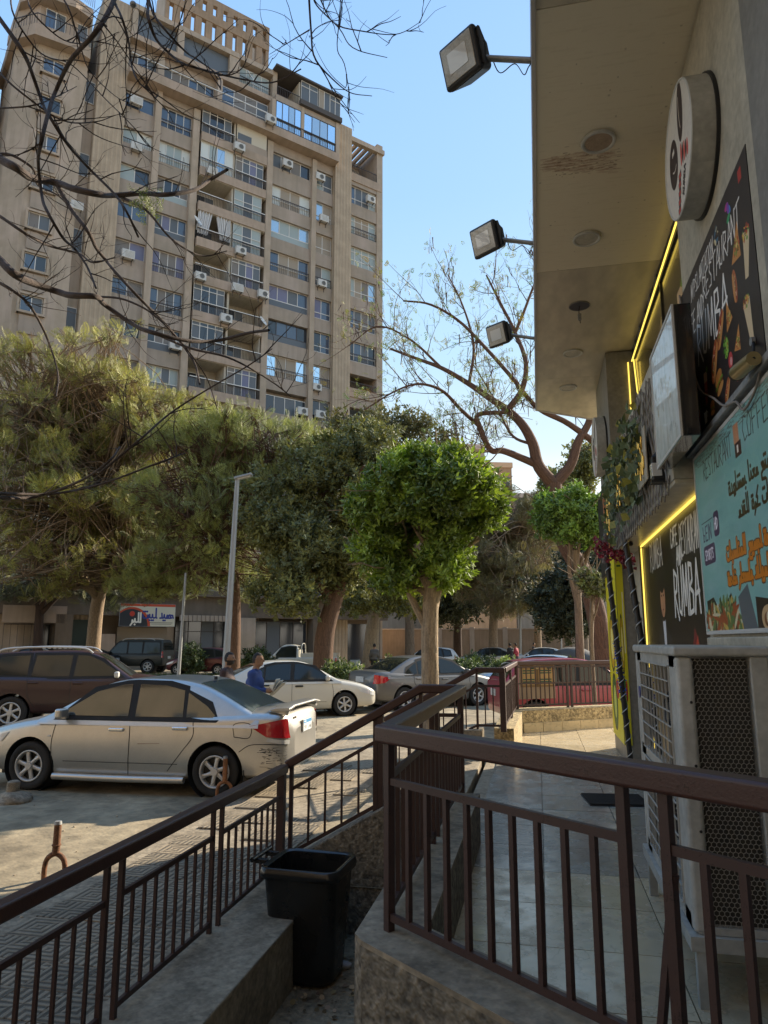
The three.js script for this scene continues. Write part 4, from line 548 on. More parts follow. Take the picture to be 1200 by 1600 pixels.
{ // outdoor air conditioner beside the railing
  const X0 = .6, X1 = .985, Z0 = -4.86, Z1 = -3.47, Y0 = .65, Y1 = 1.8, t = thing('outdoor_unit', 'large cream outdoor air conditioner on a low stand behind the terrace railing', 'air conditioner', [X0, FLOOR, Z1]);
  const B = (x0, x1, y0, y1, z0, z1, r = 0) => { const g = r ? rbox(x1 - x0, y1 - y0, z1 - z0, r) : box(x1 - x0, y1 - y0, z1 - z0); return g.translate((x0 + x1) / 2 - X0, (y0 + y1) / 2 - FLOOR, (z0 + z1) / 2 - Z1); };
  mesh('casing', metres([B(X0, X0 + .075, Y0, Y1, Z1 - .07, Z1, .022), B(X1 - .075, X1, Y0, Y1, Z1 - .06, Z1, .008), B(X0, X0 + .075, Y0, Y1, Z0, Z0 + .07, .02), B(X1 - .07, X1, Y0, Y1, Z0, Z1 - .07), B(X0 + .004, X0 + .03, Y0, Y0 + .06, Z0 + .07, Z1 - .07), B(X0 + .004, X0 + .03, 1.2, 1.26, Z0 + .07, Z1 - .07), B(X0 + .004, X0 + .03, Y1 - .05, Y1, Z0 + .07, Z1 - .07), B(X0 + .004, X0 + .03, Y0, Y1, Z0 + .07, Z0 + .22), B(X0 + .004, X0 + .03, Y0, Y1, Z1 - .2, Z1 - .07), B(X0 + .02, X1 - .02, Y0, Y0 + .03, Z0, Z1 - .005)]), M.acWhite, t);
  mesh('top_cover', metres(B(X0 - .012, X1 + .008, Y1, Y1 + .045, Z0 - .01, Z1 + .012, .014)), M.acWhite, t);
  mesh('coil', metres([B(X0 + .08, X1 - .08, Y0 + .02, Y1 - .01, Z1 - .06, Z1 - .045)]), std({ color: C(.04, .036, .03), roughness: .8, bumpMap: T.ribsBump, bumpScale: .01 }), t);
  const hx = [], p = .021, q = .0012; // honeycomb guard
  for (let j = 0; j < 64; j++) for (let i = 0; i < 12; i++) { const cx = X0 + .085 + (i + (j % 2) * .5) * p, cy = Y0 + .03 + j * p * .866; if (cx > X1 - .085 || cy > Y1 - .01) continue; const v = (a) => V(cx - X0 + Math.cos(a) * p * .577, cy - FLOOR + Math.sin(a) * p * .577, -.012); for (const a of [Math.PI / 6, Math.PI / 2, Math.PI * 5 / 6]) hx.push(bar(v(a), v(a + Math.PI / 3), q * 2, q * 2)); }
  mesh('coil_guard', hx, std({ color: C(.27, .25, .21), roughness: .6 }), t);
  for (const [ya, yb] of [[Y0 + .06, 1.2], [1.26, Y1 - .05]]) { const gz0 = Z0 + .22, gz1 = Z1 - .2, w = [], n = 9; for (let k = 0; k <= n; k++) { const z = gz0 + (gz1 - gz0) * k / n; w.push(B(X0 - .004, X0 + .004, ya, yb, z - .003, z + .003)); } for (let k = 0; k <= 7; k++) { const y = ya + (yb - ya) * k / 7; w.push(B(X0 - .008, X0 - .002, y - .003, y + .003, gz0, gz1)); } mesh('fan_grille', w, M.acWhite, t); const fan = [], cy = (ya + yb) / 2 - FLOOR, cz = (gz0 + gz1) / 2 - Z1; for (let k = 0; k < 3; k++) { const a = k * 2.09; fan.push(box(.015, .09, .2).rotateY(.5).translate(.1, 0, .12).rotateX(a).translate(0, cy, cz)); } fan.push(rod(V(.06, cy, cz), V(.14, cy, cz), .05, .05, 14)); mesh('fan', fan, M.black, t); mesh('fan_housing', B(X0 + .2, X0 + .21, ya, yb, gz0, gz1), M.rubber, t); }
  mesh('badge', new THREE.CylinderGeometry(.035, .035, .006, 20).scale(1, 1, 1).rotateZ(Math.PI / 2).translate(.0, 1.56 - FLOOR, Z0 - Z1 + .12), std({ color: C(.05, .07, .22), roughness: .3 }), t);
  for (let k = 0; k < 4; k++) mesh('screw', rod(V(.055, .42 + k * .27, -.001), V(.055, .42 + k * .27, .004), .007, .006, 8), M.black, t);
  mesh('stand', metres([B(X0 - .02, X1 + .02, Y0 - .06, Y0 - .003, Z1 - .05, Z1 + .02), B(X0 - .02, X1 + .02, Y0 - .06, Y0 - .003, Z0 - .02, Z0 + .05), B(X0 - .02, X0 + .03, Y0 - .06, Y0 - .003, Z0 + .05, Z1 - .05), B(X1 - .03, X1 + .02, Y0 - .06, Y0 - .003, Z0 + .05, Z1 - .05)]), M.acWhite, t);
  for (const [x, z] of [[X0, Z1 - .03], [X1 - .04, Z1 - .03], [X0, Z0], [X1 - .04, Z0]]) mesh('leg', metres(B(x, x + .045, FLOOR, Y0 - .06, z, z + .045)), M.acWhite, t);
  const wrap = std({ color: C(.16, .155, .15), roughness: .8, bumpMap: T.ribsBump, bumpScale: .006 });
  for (const [dx, dz] of [[0, 0], [.03, .03]]) mesh('insulated_pipe', limb([V(.36 + dx, 1.30, -.1 + dz), V(.43 + dx, 1.38, -.02 + dz), V(.46 + dx, 1.28, .0 + dz), V(.47 + dx, 1.05, .02 + dz), V(.5 + dx, .78, .0 + dz), V(.47 + dx, .45, -.05 + dz)], .028, .024, 9, 30), wrap, t);
  // door mat and a tap left on the floor
  const mat = thing('floor_grate', 'black slatted rubber mat on the grey terrace tiles', 'mat', [.66, FLOOR, -7.45], .12); mesh('base', box(.56, .008, .5, 0, .004, 0), M.black, mat); for (let k = 0; k < 15; k++) mesh('slat', rbox(.55, .012, .016, .003, 0, .014, -.225 + k * .032), M.rubber, mat);
  const tap = thing('hammer', 'small metal hammer lying on the terrace floor', 'hammer', [onY(916, 1181, FLOOR).x, FLOOR, onY(916, 1181, FLOOR).z], .5); mesh('handle', rod(V(-.2, .02, 0), V(.02, .02, 0), .014, .012, 8), M.clay, tap); mesh('head', rbox(.04, .04, .11, .006, .03, .021, 0), M.galvanised, tap);
}
// ---------------------------------------------------------------- apartment block; local axes: s along the facade, y up, w outwards
const BP = [-23.92, 0, -47.04], BT = 46.5 * Math.PI / 180;
const blk = thing('apartment_block', 'tall brown concrete apartment block with balconies and many windows', 'building', BP, BT);
const W3 = (s, y, w) => V(BP[0] + s * Math.cos(BT) + w * Math.sin(BT), y, BP[2] - s * Math.sin(BT) + w * Math.cos(BT));
const glassMats = {
  dark: phys({ color: C(.03, .036, .045), roughness: .08, ior: 1.7 }), blue: phys({ color: C(.06, .085, .13), roughness: .1, ior: 1.8 }), grey: std({ color: C(.17, .155, .14), roughness: .6 }),
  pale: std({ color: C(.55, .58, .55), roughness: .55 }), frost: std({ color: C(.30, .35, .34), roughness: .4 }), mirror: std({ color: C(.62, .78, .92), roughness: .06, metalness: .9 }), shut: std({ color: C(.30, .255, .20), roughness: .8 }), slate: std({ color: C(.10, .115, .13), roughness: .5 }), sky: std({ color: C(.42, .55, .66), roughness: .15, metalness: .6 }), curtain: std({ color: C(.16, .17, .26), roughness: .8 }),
};
const matPier = std({ color: C(.55, .465, .38), map: repeat(T.streak, .18), roughness: .95, bumpMap: T.stuccoBump, bumpScale: .004 });
const matSpan = std({ color: C(.47, .405, .345), map: repeat(T.streak, .14), roughness: .95 });
const matBand = std({ color: C(.53, .43, .35), map: repeat(T.streak, .2), roughness: .95 });
const matRib = std({ color: C(.52, .43, .33), map: repeat(T.ribs, .4), bumpMap: repeat(T.ribsBump, .4), bumpScale: .05, roughness: .95 });
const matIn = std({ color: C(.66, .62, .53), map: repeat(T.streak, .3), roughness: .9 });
const alu = std({ color: C(.62, .60, .56), roughness: .45 }), ironBar = std({ color: C(.06, .05, .048), roughness: .6 });
const S = span;
function win(s0, s1, y0, y1, w, kinds, o = {}) { // a window: frame, with one pane per kind; kinds of one row
  const f = [], t = .05, n = kinds.length, d = .06;
  f.push(S(s0, s1, y0, y0 + t, w - d, w), S(s0, s1, y1 - t, y1, w - d, w)); for (let k = 0; k <= n; k++) { const s = s0 + (s1 - s0) * k / n; f.push(S(Math.max(s0, s - t / 2), Math.min(s1, s + t / 2), y0 + t, y1 - t, w - d, w - .002)); }
  const low = o.low ? y0 + (y1 - y0) * o.low : 0; if (low) f.push(S(s0 + .01, s1 - .01, low - .03, low + .03, w - d + .004, w + .004));
  if (o.high) { const h = y0 + (y1 - y0) * o.high; f.push(S(s0 + .01, s1 - .01, h - .025, h + .025, w - d + .004, w + .004)); }
  const m = mesh('window', f, o.frame || alu, blk);
  kinds.forEach((k, i) => { const a = s0 + (s1 - s0) * i / n + t / 2, b = s0 + (s1 - s0) * (i + 1) / n - t / 2; const p = mesh('pane', S(a, b, y0 + t, y1 - t, w - d + .012, w - d + .022 + (i % 2) * .014), glassMats[k] || glassMats.dark, m); if (o.tilt) p.userData = {}; });
  return m;
}
function grille(s0, s1, y0, y1, w, o = {}) { const g = [S(s0, s1, y1 - .05, y1, w - .03, w + .03), S(s0, s1, y0, y0 + .035, w - .015, w + .015)], n = Math.round((s1 - s0) / (o.step ?? .17)); for (let k = 0; k <= n; k++) { const s = s0 + .02 + (s1 - s0 - .04) * k / n; g.push(S(s - .011, s + .011, y0 + .035, y1 - .05, w - .011, w + .011)); } return mesh('window_railing', g, o.mat || ironBar, blk); }
{
  const R = rng(71), H = 3.02, TOP = 43.9, base = (j) => TOP - H * (j + 1), pick = (...a) => a[Math.floor(R() * a.length)];
  const pier = [], sp = [], band = [], inn = [];
  // piers
  for (const [a, b, top] of [[-4.92, -4.45, 46.4], [-1.95, -1.42, 43.4], [4.42, 4.95, 43.4], [8.72, 9.15, 43.4]]) pier.push(S(a, b, 0, top, -.6, .28));
  pier.push(S(15.62, 16.25, 0, 48.0, -3.2, .05));
  // solid core behind and the sides
  sp.push(S(-9.2, -1.95, 0, 46.4, -16, -.62), S(-1.95, 4.4, 0, 46.4, -16, -1.75), S(4.4, 12.6, 0, 46.4, -16, -.62), S(12.6, 16.2, 0, 43, -16, -3.2));
  const bays = [[-7.12, -4.92], [-4.45, -1.95], [4.95, 8.72], [9.15, 10.92], [12.62, 15.62]];
  for (let j = -0; j < 14; j++) bays.forEach(([a, b], i) => { const y = base(j), seen = j < 8; sp.push(S(a, b, y + 1.86, y + H, -.6, i === 4 ? .0 : .02)); if (!seen) { sp.push(S(a, b, y, y + .4, -.6, 0)); } });
  sp.push(S(-7.12, 10.92, 18.2, base(7), -.6, .06), S(4.4, 10.92, 16.6, 18.2, -.6, .04)); // apron below the lowest row in view
  // window rows
  const r1 = ['dark', 'blue', 'grey', 'dark'];
  for (let j = 0; j < 8; j++) {
    const y = base(j);
    // bay 1
    const k1 = [['blue', 'blue'], ['frost', 'pale'], ['frost', 'dark'], ['blue', 'blue'], ['grey', 'curtain'], ['blue', 'grey'], ['grey', 'dark'], ['dark', 'grey']][j]; win(-7.1, -4.94, y + .55, y + 1.86, -.2, k1); if (j === 1 || j === 5) grille(-7.1, -4.94, y + .3, y + .95, -.05); sp.push(S(-7.12, -4.92, y, y + .55, -.6, -.03));
    // bay 2
    const k2 = [['blue', 'dark', 'blue', 'blue'], ['pale', 'frost', 'frost', 'pale'], ['grey', 'dark', 'dark', 'grey'], ['slate', 'curtain', 'slate', 'blue'], ['curtain', 'grey', 'grey', 'curtain'], ['blue', 'grey', 'slate', 'blue'], ['dark', 'grey', 'grey', 'dark'], ['frost', 'frost', 'slate', 'frost']][j]; win(-4.43, -1.97, y + .02, y + 1.86, -.2, k2, { low: .34 }); if (j < 2 || j === 4 || j === 5) grille(-4.43, -1.97, y + .02, y + .72, -.06); else mesh('window_panel', S(-4.40, -2.0, y + .07, y + .62, -.19, -.185), glassMats[j === 2 ? 'frost' : 'slate'], blk);
    // bay 4
    const k4 = [['slate', 'slate', 'grey', 'dark'], ['pale', 'shut', 'shut', 'pale'], ['sky', 'frost', 'frost', 'sky'], ['blue', 'shut', 'shut', 'blue'], ['curtain', 'curtain', 'slate', 'blue'], ['dark', 'blue', 'blue', 'dark'], ['mirror', 'shut', 'shut', 'mirror'], ['dark', 'slate', 'slate', 'dark']][j]; win(4.97, 8.70, y + (j === 0 ? .5 : .02), y + (j === 7 ? 1.5 : 1.86), -.2, k4, { low: j === 7 || j === 0 ? 0 : .34, frame: j === 5 ? ironBar : alu }); if (j === 1 || j === 3 || j === 6) grille(4.97, 8.70, y + .02, y + .78, -.06); else if (j && j < 7) mesh('window_panel', S(5.0, 8.67, y + .07, y + .6, -.19, -.185), glassMats[j === 2 ? 'frost' : 'slate'], blk); if (j === 0) sp.push(S(4.95, 8.72, y, y + .5, -.6, -.02));
    // bay 5
    const k5 = [['frost', 'slate'], ['sky', 'shut'], ['shut', 'shut'], ['grey', 'frost'], ['curtain', 'blue'], ['dark', 'blue'], ['mirror', 'shut'], ['dark', 'slate']][j]; win(9.17, 10.9, y + .1, y + 1.86, -.2, k5, { low: j === 6 ? 0 : .3 }); if (j === 3 || j === 6) grille(9.17, 10.9, y + .1, y + .8, -.06);
    // end bay
    if (j < 6) { const ke = [['blue', 'slate', 'slate', 'frost'], ['frost', 'shut', 'shut', 'frost'], ['frost', 'frost', 'frost', 'frost'], ['frost', 'shut', 'grey', 'sky'], ['blue', 'slate', 'grey', 'slate'], ['dark', 'blue', 'slate', 'dark']][j]; win(12.64, 15.60, y + .1, y + 1.86, -.22, ke, { low: .3, high: j === 2 || j === 1 ? .75 : 0 }); if (j === 1 || j === 5) grille(12.64, 15.60, y + .1, y + .75, -.06); }
    else { band.push(S(12.62, 15.62, y - .25, y + .55, -.5, .1)); grille(12.64, 15.60, y + .55, y + 1.15, .0); inn.push(S(12.62, 15.6, y - .2, y + 3, -3.2, -3.0), S(12.62, 12.75, y, y + 3, -3.0, -.3)); }
  }
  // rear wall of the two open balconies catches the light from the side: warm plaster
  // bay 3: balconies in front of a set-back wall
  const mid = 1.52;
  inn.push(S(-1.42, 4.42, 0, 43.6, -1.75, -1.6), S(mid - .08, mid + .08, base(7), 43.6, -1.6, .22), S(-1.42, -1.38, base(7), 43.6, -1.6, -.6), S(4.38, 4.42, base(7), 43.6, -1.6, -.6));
  const L = ['glazed', 'mirrorl', 'open', 'open2', 'open', 'glazed', 'glazed', 'open'], Q = ['shutter', 'glazed', 'frosted', 'frosted', 'glazed', 'open', 'yellow', 'glazed'];
  for (let j = 0; j < 8; j++) {
    const y = base(j);
    band.push(S(-1.3, 4.3, y - .12, y + .62, -1.6, .5)); inn.push(S(-1.34, 4.34, y + 2.86, y + 2.895, -1.6, .4));
    [[-1.3, mid - .1, L[j]], [mid + .1, 4.3, Q[j]]].forEach(([a, b, kind], side) => {
      const rail = () => { grille(a, b, y + .62, y + 1.42, .44, { mat: kind === 'open' || kind === 'open2' ? ironBar : ironBar, step: .13 }); mesh('hand_rail', S(a, b, y + 1.4, y + 1.46, .40, .48), alu, blk); };
      if (kind === 'glazed') { win(a + .02, b - .25, y + .62, y + 2.86, .34, side ? ['grey', 'slate', 'curtain', 'slate'] : ['slate', 'dark', 'dark', 'slate'], { low: .36, high: j % 2 ? .82 : .86 }); rail(); }
      else if (kind === 'mirrorl') { win(a + .02, b - .02, y + .62, y + 2.86, .34, ['pale', 'frost', 'sky', 'pale'], { low: .3 }); rail(); }
      else if (kind === 'frosted') { win(a + .02, b - .3, y + .62, y + 2.86, .34, ['frost', 'slate', 'frost'], { high: .6, low: .3 }); rail(); }
      else if (kind === 'shutter') { mesh('roller_shutter', metres(S(a + .02, b - .02, y + 1.3, y + 2.86, .28, .34), .5), std({ color: C(.52, .47, .37), bumpMap: T.ribsBump, bumpScale: .01, roughness: .7 }), blk); mesh('dark_window', S(a + .1, a + 1.3, y + 1.3, y + 1.95, .345, .35), glassMats.slate, blk); mesh('balcony_panel', S(a, b, y + .62, y + 1.3, .38, .42), matSpan, blk); }
      else { rail(); const warm = kind === 'yellow'; win(a + .5, a + 1.9, y + .62, y + 2.5, -1.54, ['dark', 'slate']); if (warm) inn.push(S(b - .06, b, y + .62, y + 2.86, -1.6, .2)); }
    });
  }
  // top balcony slab and the floor above it
  band.push(S(-7.15, 10.95, 43.6, 44.35, -.6, 1.0)); pier.push(S(-4.8, -4.45, 44.35, 46.9, -.55, .2), S(-.2, .2, 44.35, 46.9, -.55, .5), S(4.4, 4.75, 44.35, 46.9, -.55, .95), S(10.6, 10.95, 44.35, 47.4, -.6, .98));
  win(-7.1, -4.85, 44.4, 46.3, -.3, ['grey', 'blue', 'slate'], { low: .4 }); win(-4.4, -.25, 44.4, 46.3, -.3, ['slate', 'grey', 'grey', 'blue', 'slate', 'blue'], { low: .4 }); win(.25, 4.3, 44.4, 46.5, .3, ['blue', 'grey', 'grey', 'slate'], { low: .36, high: .7 });
  sp.push(S(-7.15, 4.4, 46.3, 46.9, -.6, -.1)); mesh('hand_rail', S(-7.1, 4.4, 45.2, 45.27, .92, .98), alu, blk); grille(-7.1, 4.4, 44.35, 44.42, .95, { step: 1.1 });
  win(4.8, 7.15, 44.4, 46.95, .9, ['mirror', 'mirror', 'sky', 'mirror'], { frame: ironBar, low: .3 }); win(7.45, 10.58, 44.4, 46.95, .9, ['mirror', 'sky', 'sky', 'mirror'], { frame: ironBar, low: .3 }); grille(4.8, 10.6, 44.4, 45.2, .98); pier.push(S(7.15, 7.45, 44.35, 47.4, -.5, .95)); sp.push(S(4.75, 10.6, 46.95, 47.5, -.5, .9));
  // penthouse
  band.push(S(-7.15, 4.6, 46.9, 47.35, -.6, .55)); sp.push(S(-7.15, 10.9, 46.4, 47.0, -16, -.62), S(-7.15, 1.9, 47.0, 50.6, -9, -2.2)); pier.push(S(-7.1, -6.7, 47.35, 49.49, -2.2, .5), S(-3.6, -3.1, 47.35, 49.49, -2.2, .5), S(.7, 1.6, 47.35, 49.49, -2.2, .5), S(-7.15, 4.6, 49.5, 49.95, -2.2, .55)); mesh('dark_screen', [S(-6.7, -3.6, 47.5, 49.45, .1, .14), S(-3.1, .7, 47.5, 49.45, .1, .14)], glassMats.slate, blk);
  win(1.65, 4.4, 47.4, 49.2, .1, ['frost', 'frost', 'frost', 'frost'], { low: .4 }); grille(1.65, 4.4, 47.35, 48.1, .4); inn.push(S(4.6, 10.9, 47.4, 49.9, -5, -4.8), S(6.9, 7.0, 47.4, 49.7, -4.8, .9)); pier.push(S(4.6, 5.0, 47.35, 50.0, -.5, .5));
  mesh('penthouse_roof', metres([S(4.55, 11.15, 49.95, 50.12, -5, 1.25)]), std({ color: C(.07, .06, .055), roughness: .9 }), blk); win(7.05, 8.7, 47.9, 49.9, 1.0, ['slate', 'slate'], { high: .75 }); win(8.8, 9.9, 47.9, 49.9, 1.0, ['shut', 'slate']); win(9.95, 11.0, 47.9, 49.9, 1.0, ['slate', 'slate'], { high: .75 }); mesh('penthouse_apron', S(6.95, 11.1, 47.45, 47.9, -.5, 1.2), std({ color: C(.08, .07, .065), roughness: .9 }), blk); sp.push(S(10.9, 11.0, 47.4, 49.95, -4, .95)); grille(4.8, 6.95, 47.5, 48.3, .9);
  // roof screen wall with tall slots
  { const a = -4.3, b = 4.8, w = -1, n = 10, y0 = 49.96, y1 = 53.1, y2 = 53.85, y3 = 54.9, y4 = 55.5, g = [S(a, b, y0, y0 + .9, w - .4, w), S(a, b, y1, y2, w - .4, w + .05), S(a, b, y3, y4, w - .4, w)], st = (b - a) / n; for (let k = 0; k <= n; k++) { const s = a + k * st, hw = .27; g.push(S(Math.max(a, s - hw), Math.min(b, s + hw), y0 + .9, y1, w - .399, w - .001), S(Math.max(a, s - hw), Math.min(b, s + hw), y2, y3, w - .399, w - .001)); } mesh('roof_screen', metres(g), std({ color: C(.43, .32, .225), map: repeat(T.streak, .3), roughness: .95 }), blk); const side = [S(a, a + .4, y0, y4, w - 3, w - .4), S(b - .4, b, y0, y4, w - 3, w - .4)]; mesh('roof_screen_side', metres(side), matPier, blk); inn.push(S(a, b, 50.62, y0 + .3, -9, w - .41)); }
  // ribbed walls
  mesh('ribbed_wall', metres([S(10.94, 12.62, 0, 48.0, -16, .42)]), matRib, blk); mesh('ribbed_wall', metres([S(-9.15, -7.13, 0, 49.8, -16, .25)]), matRib, blk);
  // end bay top: pergola
  band.push(S(12.62, 16.1, 43.1, 43.9, -3.2, .1)); inn.push(S(12.62, 15.62, 43.9, 46.9, -3.2, -3.05)); grille(12.64, 15.6, 43.9, 44.75, .02); const pg = [S(12.6, 16.35, 47.0, 47.45, -.2, .25), S(12.6, 16.35, 47.0, 47.45, -3.2, -2.8), S(15.95, 16.35, 47.0, 47.45, -2.8, -.2)]; for (let k = 0; k < 6; k++) pg.push(S(12.9 + k * .55, 13.1 + k * .55, 47.02, 47.4, -2.8, -.2)); mesh('pergola', metres(pg), matPier, blk); mesh('rooftop_hut', metres(S(12.8, 14.6, 47.45, 48.6, -6, -3.3)), matIn, blk);
  // octagonal corner tower
  const tower = (pts, y0, y1) => prism(pts.map(([s, w]) => [s, w]), y1 - y0, y0); const outer = [[-9.9, -6], [-9.9, .15], [-11.15, .55], [-13.25, .3], [-14.5, -1.2], [-14.8, -6]];
  mesh('tower_wall', metres(tower(outer, 0, 43.2)), matPier, blk); mesh('tower_slot', metres(S(-9.9, -9.15, 0, 43.2, -6, -.5)), matPier, blk); mesh('tower_balcony', metres([tower(outer.map(([s, w]) => [s * 1.0 + (s < -13 ? -.3 : 0), w + (w > -2 ? .75 : 0)]), 43.2, 44.1), tower(outer.map(([s, w]) => [s, w - .4]), 44.1, 46.7), tower(outer.map(([s, w]) => [s, w + .5]), 46.7, 47.5)]), matBand, blk);
  for (const [p, q] of [[[-9.9, .85], [-11.15, 1.25]], [[-11.15, 1.25], [-13.5, 1.0]], [[-13.5, 1.0], [-14.8, -.5]]]) for (const y of [44.1, 47.5]) { const n = 9, g = [bar(V(p[0], y + .85, p[1]), V(q[0], y + .85, q[1]), .05)]; for (let k = 0; k <= n; k++) { const s = p[0] + (q[0] - p[0]) * k / n, w = p[1] + (q[1] - p[1]) * k / n; g.push(S(s - .015, s + .015, y, y + .85, w - .015, w + .015)); } mesh('tower_railing', g, ironBar, blk); }
  win(-12.9, -11.6, 44.2, 46.4, .16, ['blue', 'slate']); win(-10.9, -10.1, 44.2, 46.4, .06, ['slate']);
  for (let j = 0; j < 7; j++) { const y = 41.0 - j * 2.98; mesh('window_recess', metres([S(-12.95, -11.35, y + 1.15, y + 1.3, .2, .72), S(-12.95, -11.35, y - .15, y, .2, .72), S(-13.0, -12.85, y - .15, y + 1.3, .2, .7), S(-11.45, -11.3, y - .15, y + 1.3, .2, .7)]), matPier, blk); win(-12.8, -11.5, y, y + 1.15, .56, [pick('grey', 'blue'), pick('blue', 'slate', 'dark')]); mesh('tower_panel', S(-12.8, -11.5, y - 1.5, y - .25, .5, .56), matSpan, blk); if (j % 2 === 0) win(-9.85, -9.2, y - .3, y + 1.5, -.42, ['slate'], {}); }
  mesh('stair_penthouse', metres([S(-13.5, -9.3, 47.5, 50.5, -8, -3)]), matIn, blk);
  pier.forEach((g) => mesh('pier', metres(g), matPier, blk)); mesh('wall', metres(sp), matSpan, blk); band.forEach((g) => mesh('balcony_slab', metres(g), matBand, blk)); mesh('balcony_wall', metres(inn), matIn, blk);
  // lower storeys behind the trees
  const low = []; for (let j = 8; j < 13; j++) bays.forEach(([a, b]) => low.push(S(a, b, base(j) + .4, base(j) + 1.86, -.3, -.28))); low.forEach((g) => mesh('window', g, glassMats.slate, blk));
  // shop level
  const P = []; P.push(S(-24, 16, 3.5, 4.9, -.5, 1.2), S(-24, 16, 4.9, 5.3, -.6, 1.6), S(2.4, 4.2, 0, 3.5, .2, 1.3), S(-9.2, -8.2, 0, 3.5, .2, 1.3), S(-14.5, -14, 0, 3.5, .2, 1.3), S(9, 10, 0, 3.5, .2, 1.3), S(-24, 16, 0, 3.5, -.6, .1)); mesh('shop_fascia', metres(P), std({ color: C(.23, .19, .15), map: repeat(T.streak, .3), roughness: .95 }), blk); mesh('shop_pilaster', metres(S(2.38, 4.22, 0, 3.49, 1.302, 1.34)), matPier, blk); for (const g of [S(-13.9, -9.3, .05, 2.9, .102, .12), S(10.1, 15.9, .05, 3.2, .102, .12)]) mesh('dark_opening', g, glassMats.dark, blk);
  mesh('roller_shutter', metres(S(-5.3, -2.0, 0, 2.75, .5, .56), .5), std({ color: C(.30, .25, .19), bumpMap: T.ribsBump, bumpScale: .02, roughness: .8 }), blk); win(-1.4, 2.3, .1, 3.3, .5, ['dark', 'dark', 'slate', 'dark'], { frame: ironBar, high: .75 }); win(4.4, 8.8, .1, 3.3, .5, ['dark', 'slate', 'dark', 'dark'], { frame: ironBar }); mesh('blue_door', S(-13.8, -12.2, 0, 2.1, .3, .36), std({ color: C(.06, .13, .26), roughness: .5 }), blk); mesh('green_door', S(-8.1, -6.9, 0, 3.2, .3, .36), std({ color: C(.02, .04, .03), roughness: .5 }), blk); grille(-12, -9.3, .3, 2.9, .6, { step: .4 }); mesh('board', metres(S(-12.2, -8.6, 2.95, 4.0, 1.25, 1.3)), matBand, blk); mesh('leaning_board', metres(box(1.4, 2.3, .06).rotateX(-.12).translate(-6.2, 1.15, 1.1)), matBand, blk); mesh('plaque', S(3.0, 3.6, 2.0, 2.35, 1.31, 1.33), glassMats.blue, blk);
  for (let k = 0; k < 12; k++) mesh('awning_slat', S(-1.4 + k * .31, -1.13 + k * .31, 3.2, 3.6, 1.25, 1.32), matPier, blk); grille(5, 8.6, 5.3, 6.2, 1.5);
  // shop sign with Arabic lettering
  const sg = canvasTex(512, 200, (c) => { c.fillStyle = '#cfc7ae'; c.fillRect(0, 0, 512, 200); c.fillStyle = '#c2451f'; c.fillRect(0, 0, 512, 22); c.beginPath(); c.arc(110, 200, 170, 0, 7); c.fill(); c.fillStyle = '#23262c'; c.beginPath(); c.arc(105, 200, 152, 0, 7); c.fill(); arabic(c, 'ALT1bR', 200, 165, 84, 15, '#e8e2d2'); c.fillStyle = '#b8321c'; c.beginPath(); c.arc(110, 90, 24, 0, 7); c.fill(); arabic(c, 'JMT2bD LT2bT1bB3a', 495, 125, 86, 15, '#25337e'); c.fillStyle = '#5c5a50'; c.fillRect(270, 165, 220, 5); c.fillRect(290, 178, 190, 4); });
  const p = W3(-3.7, 2.8, 1.75), t = thing('shop_sign', 'white and red shop sign with blue Arabic lettering over the roller shutter', 'sign', [p.x, p.y, p.z], BT); mesh('panel', new THREE.PlaneGeometry(3.6, 1.45).translate(0, .73, .062), std({ map: sg, roughness: .5 }), t); mesh('box', box(3.64, 1.49, .12, 0, .73, 0), M.galvanised, t);
}
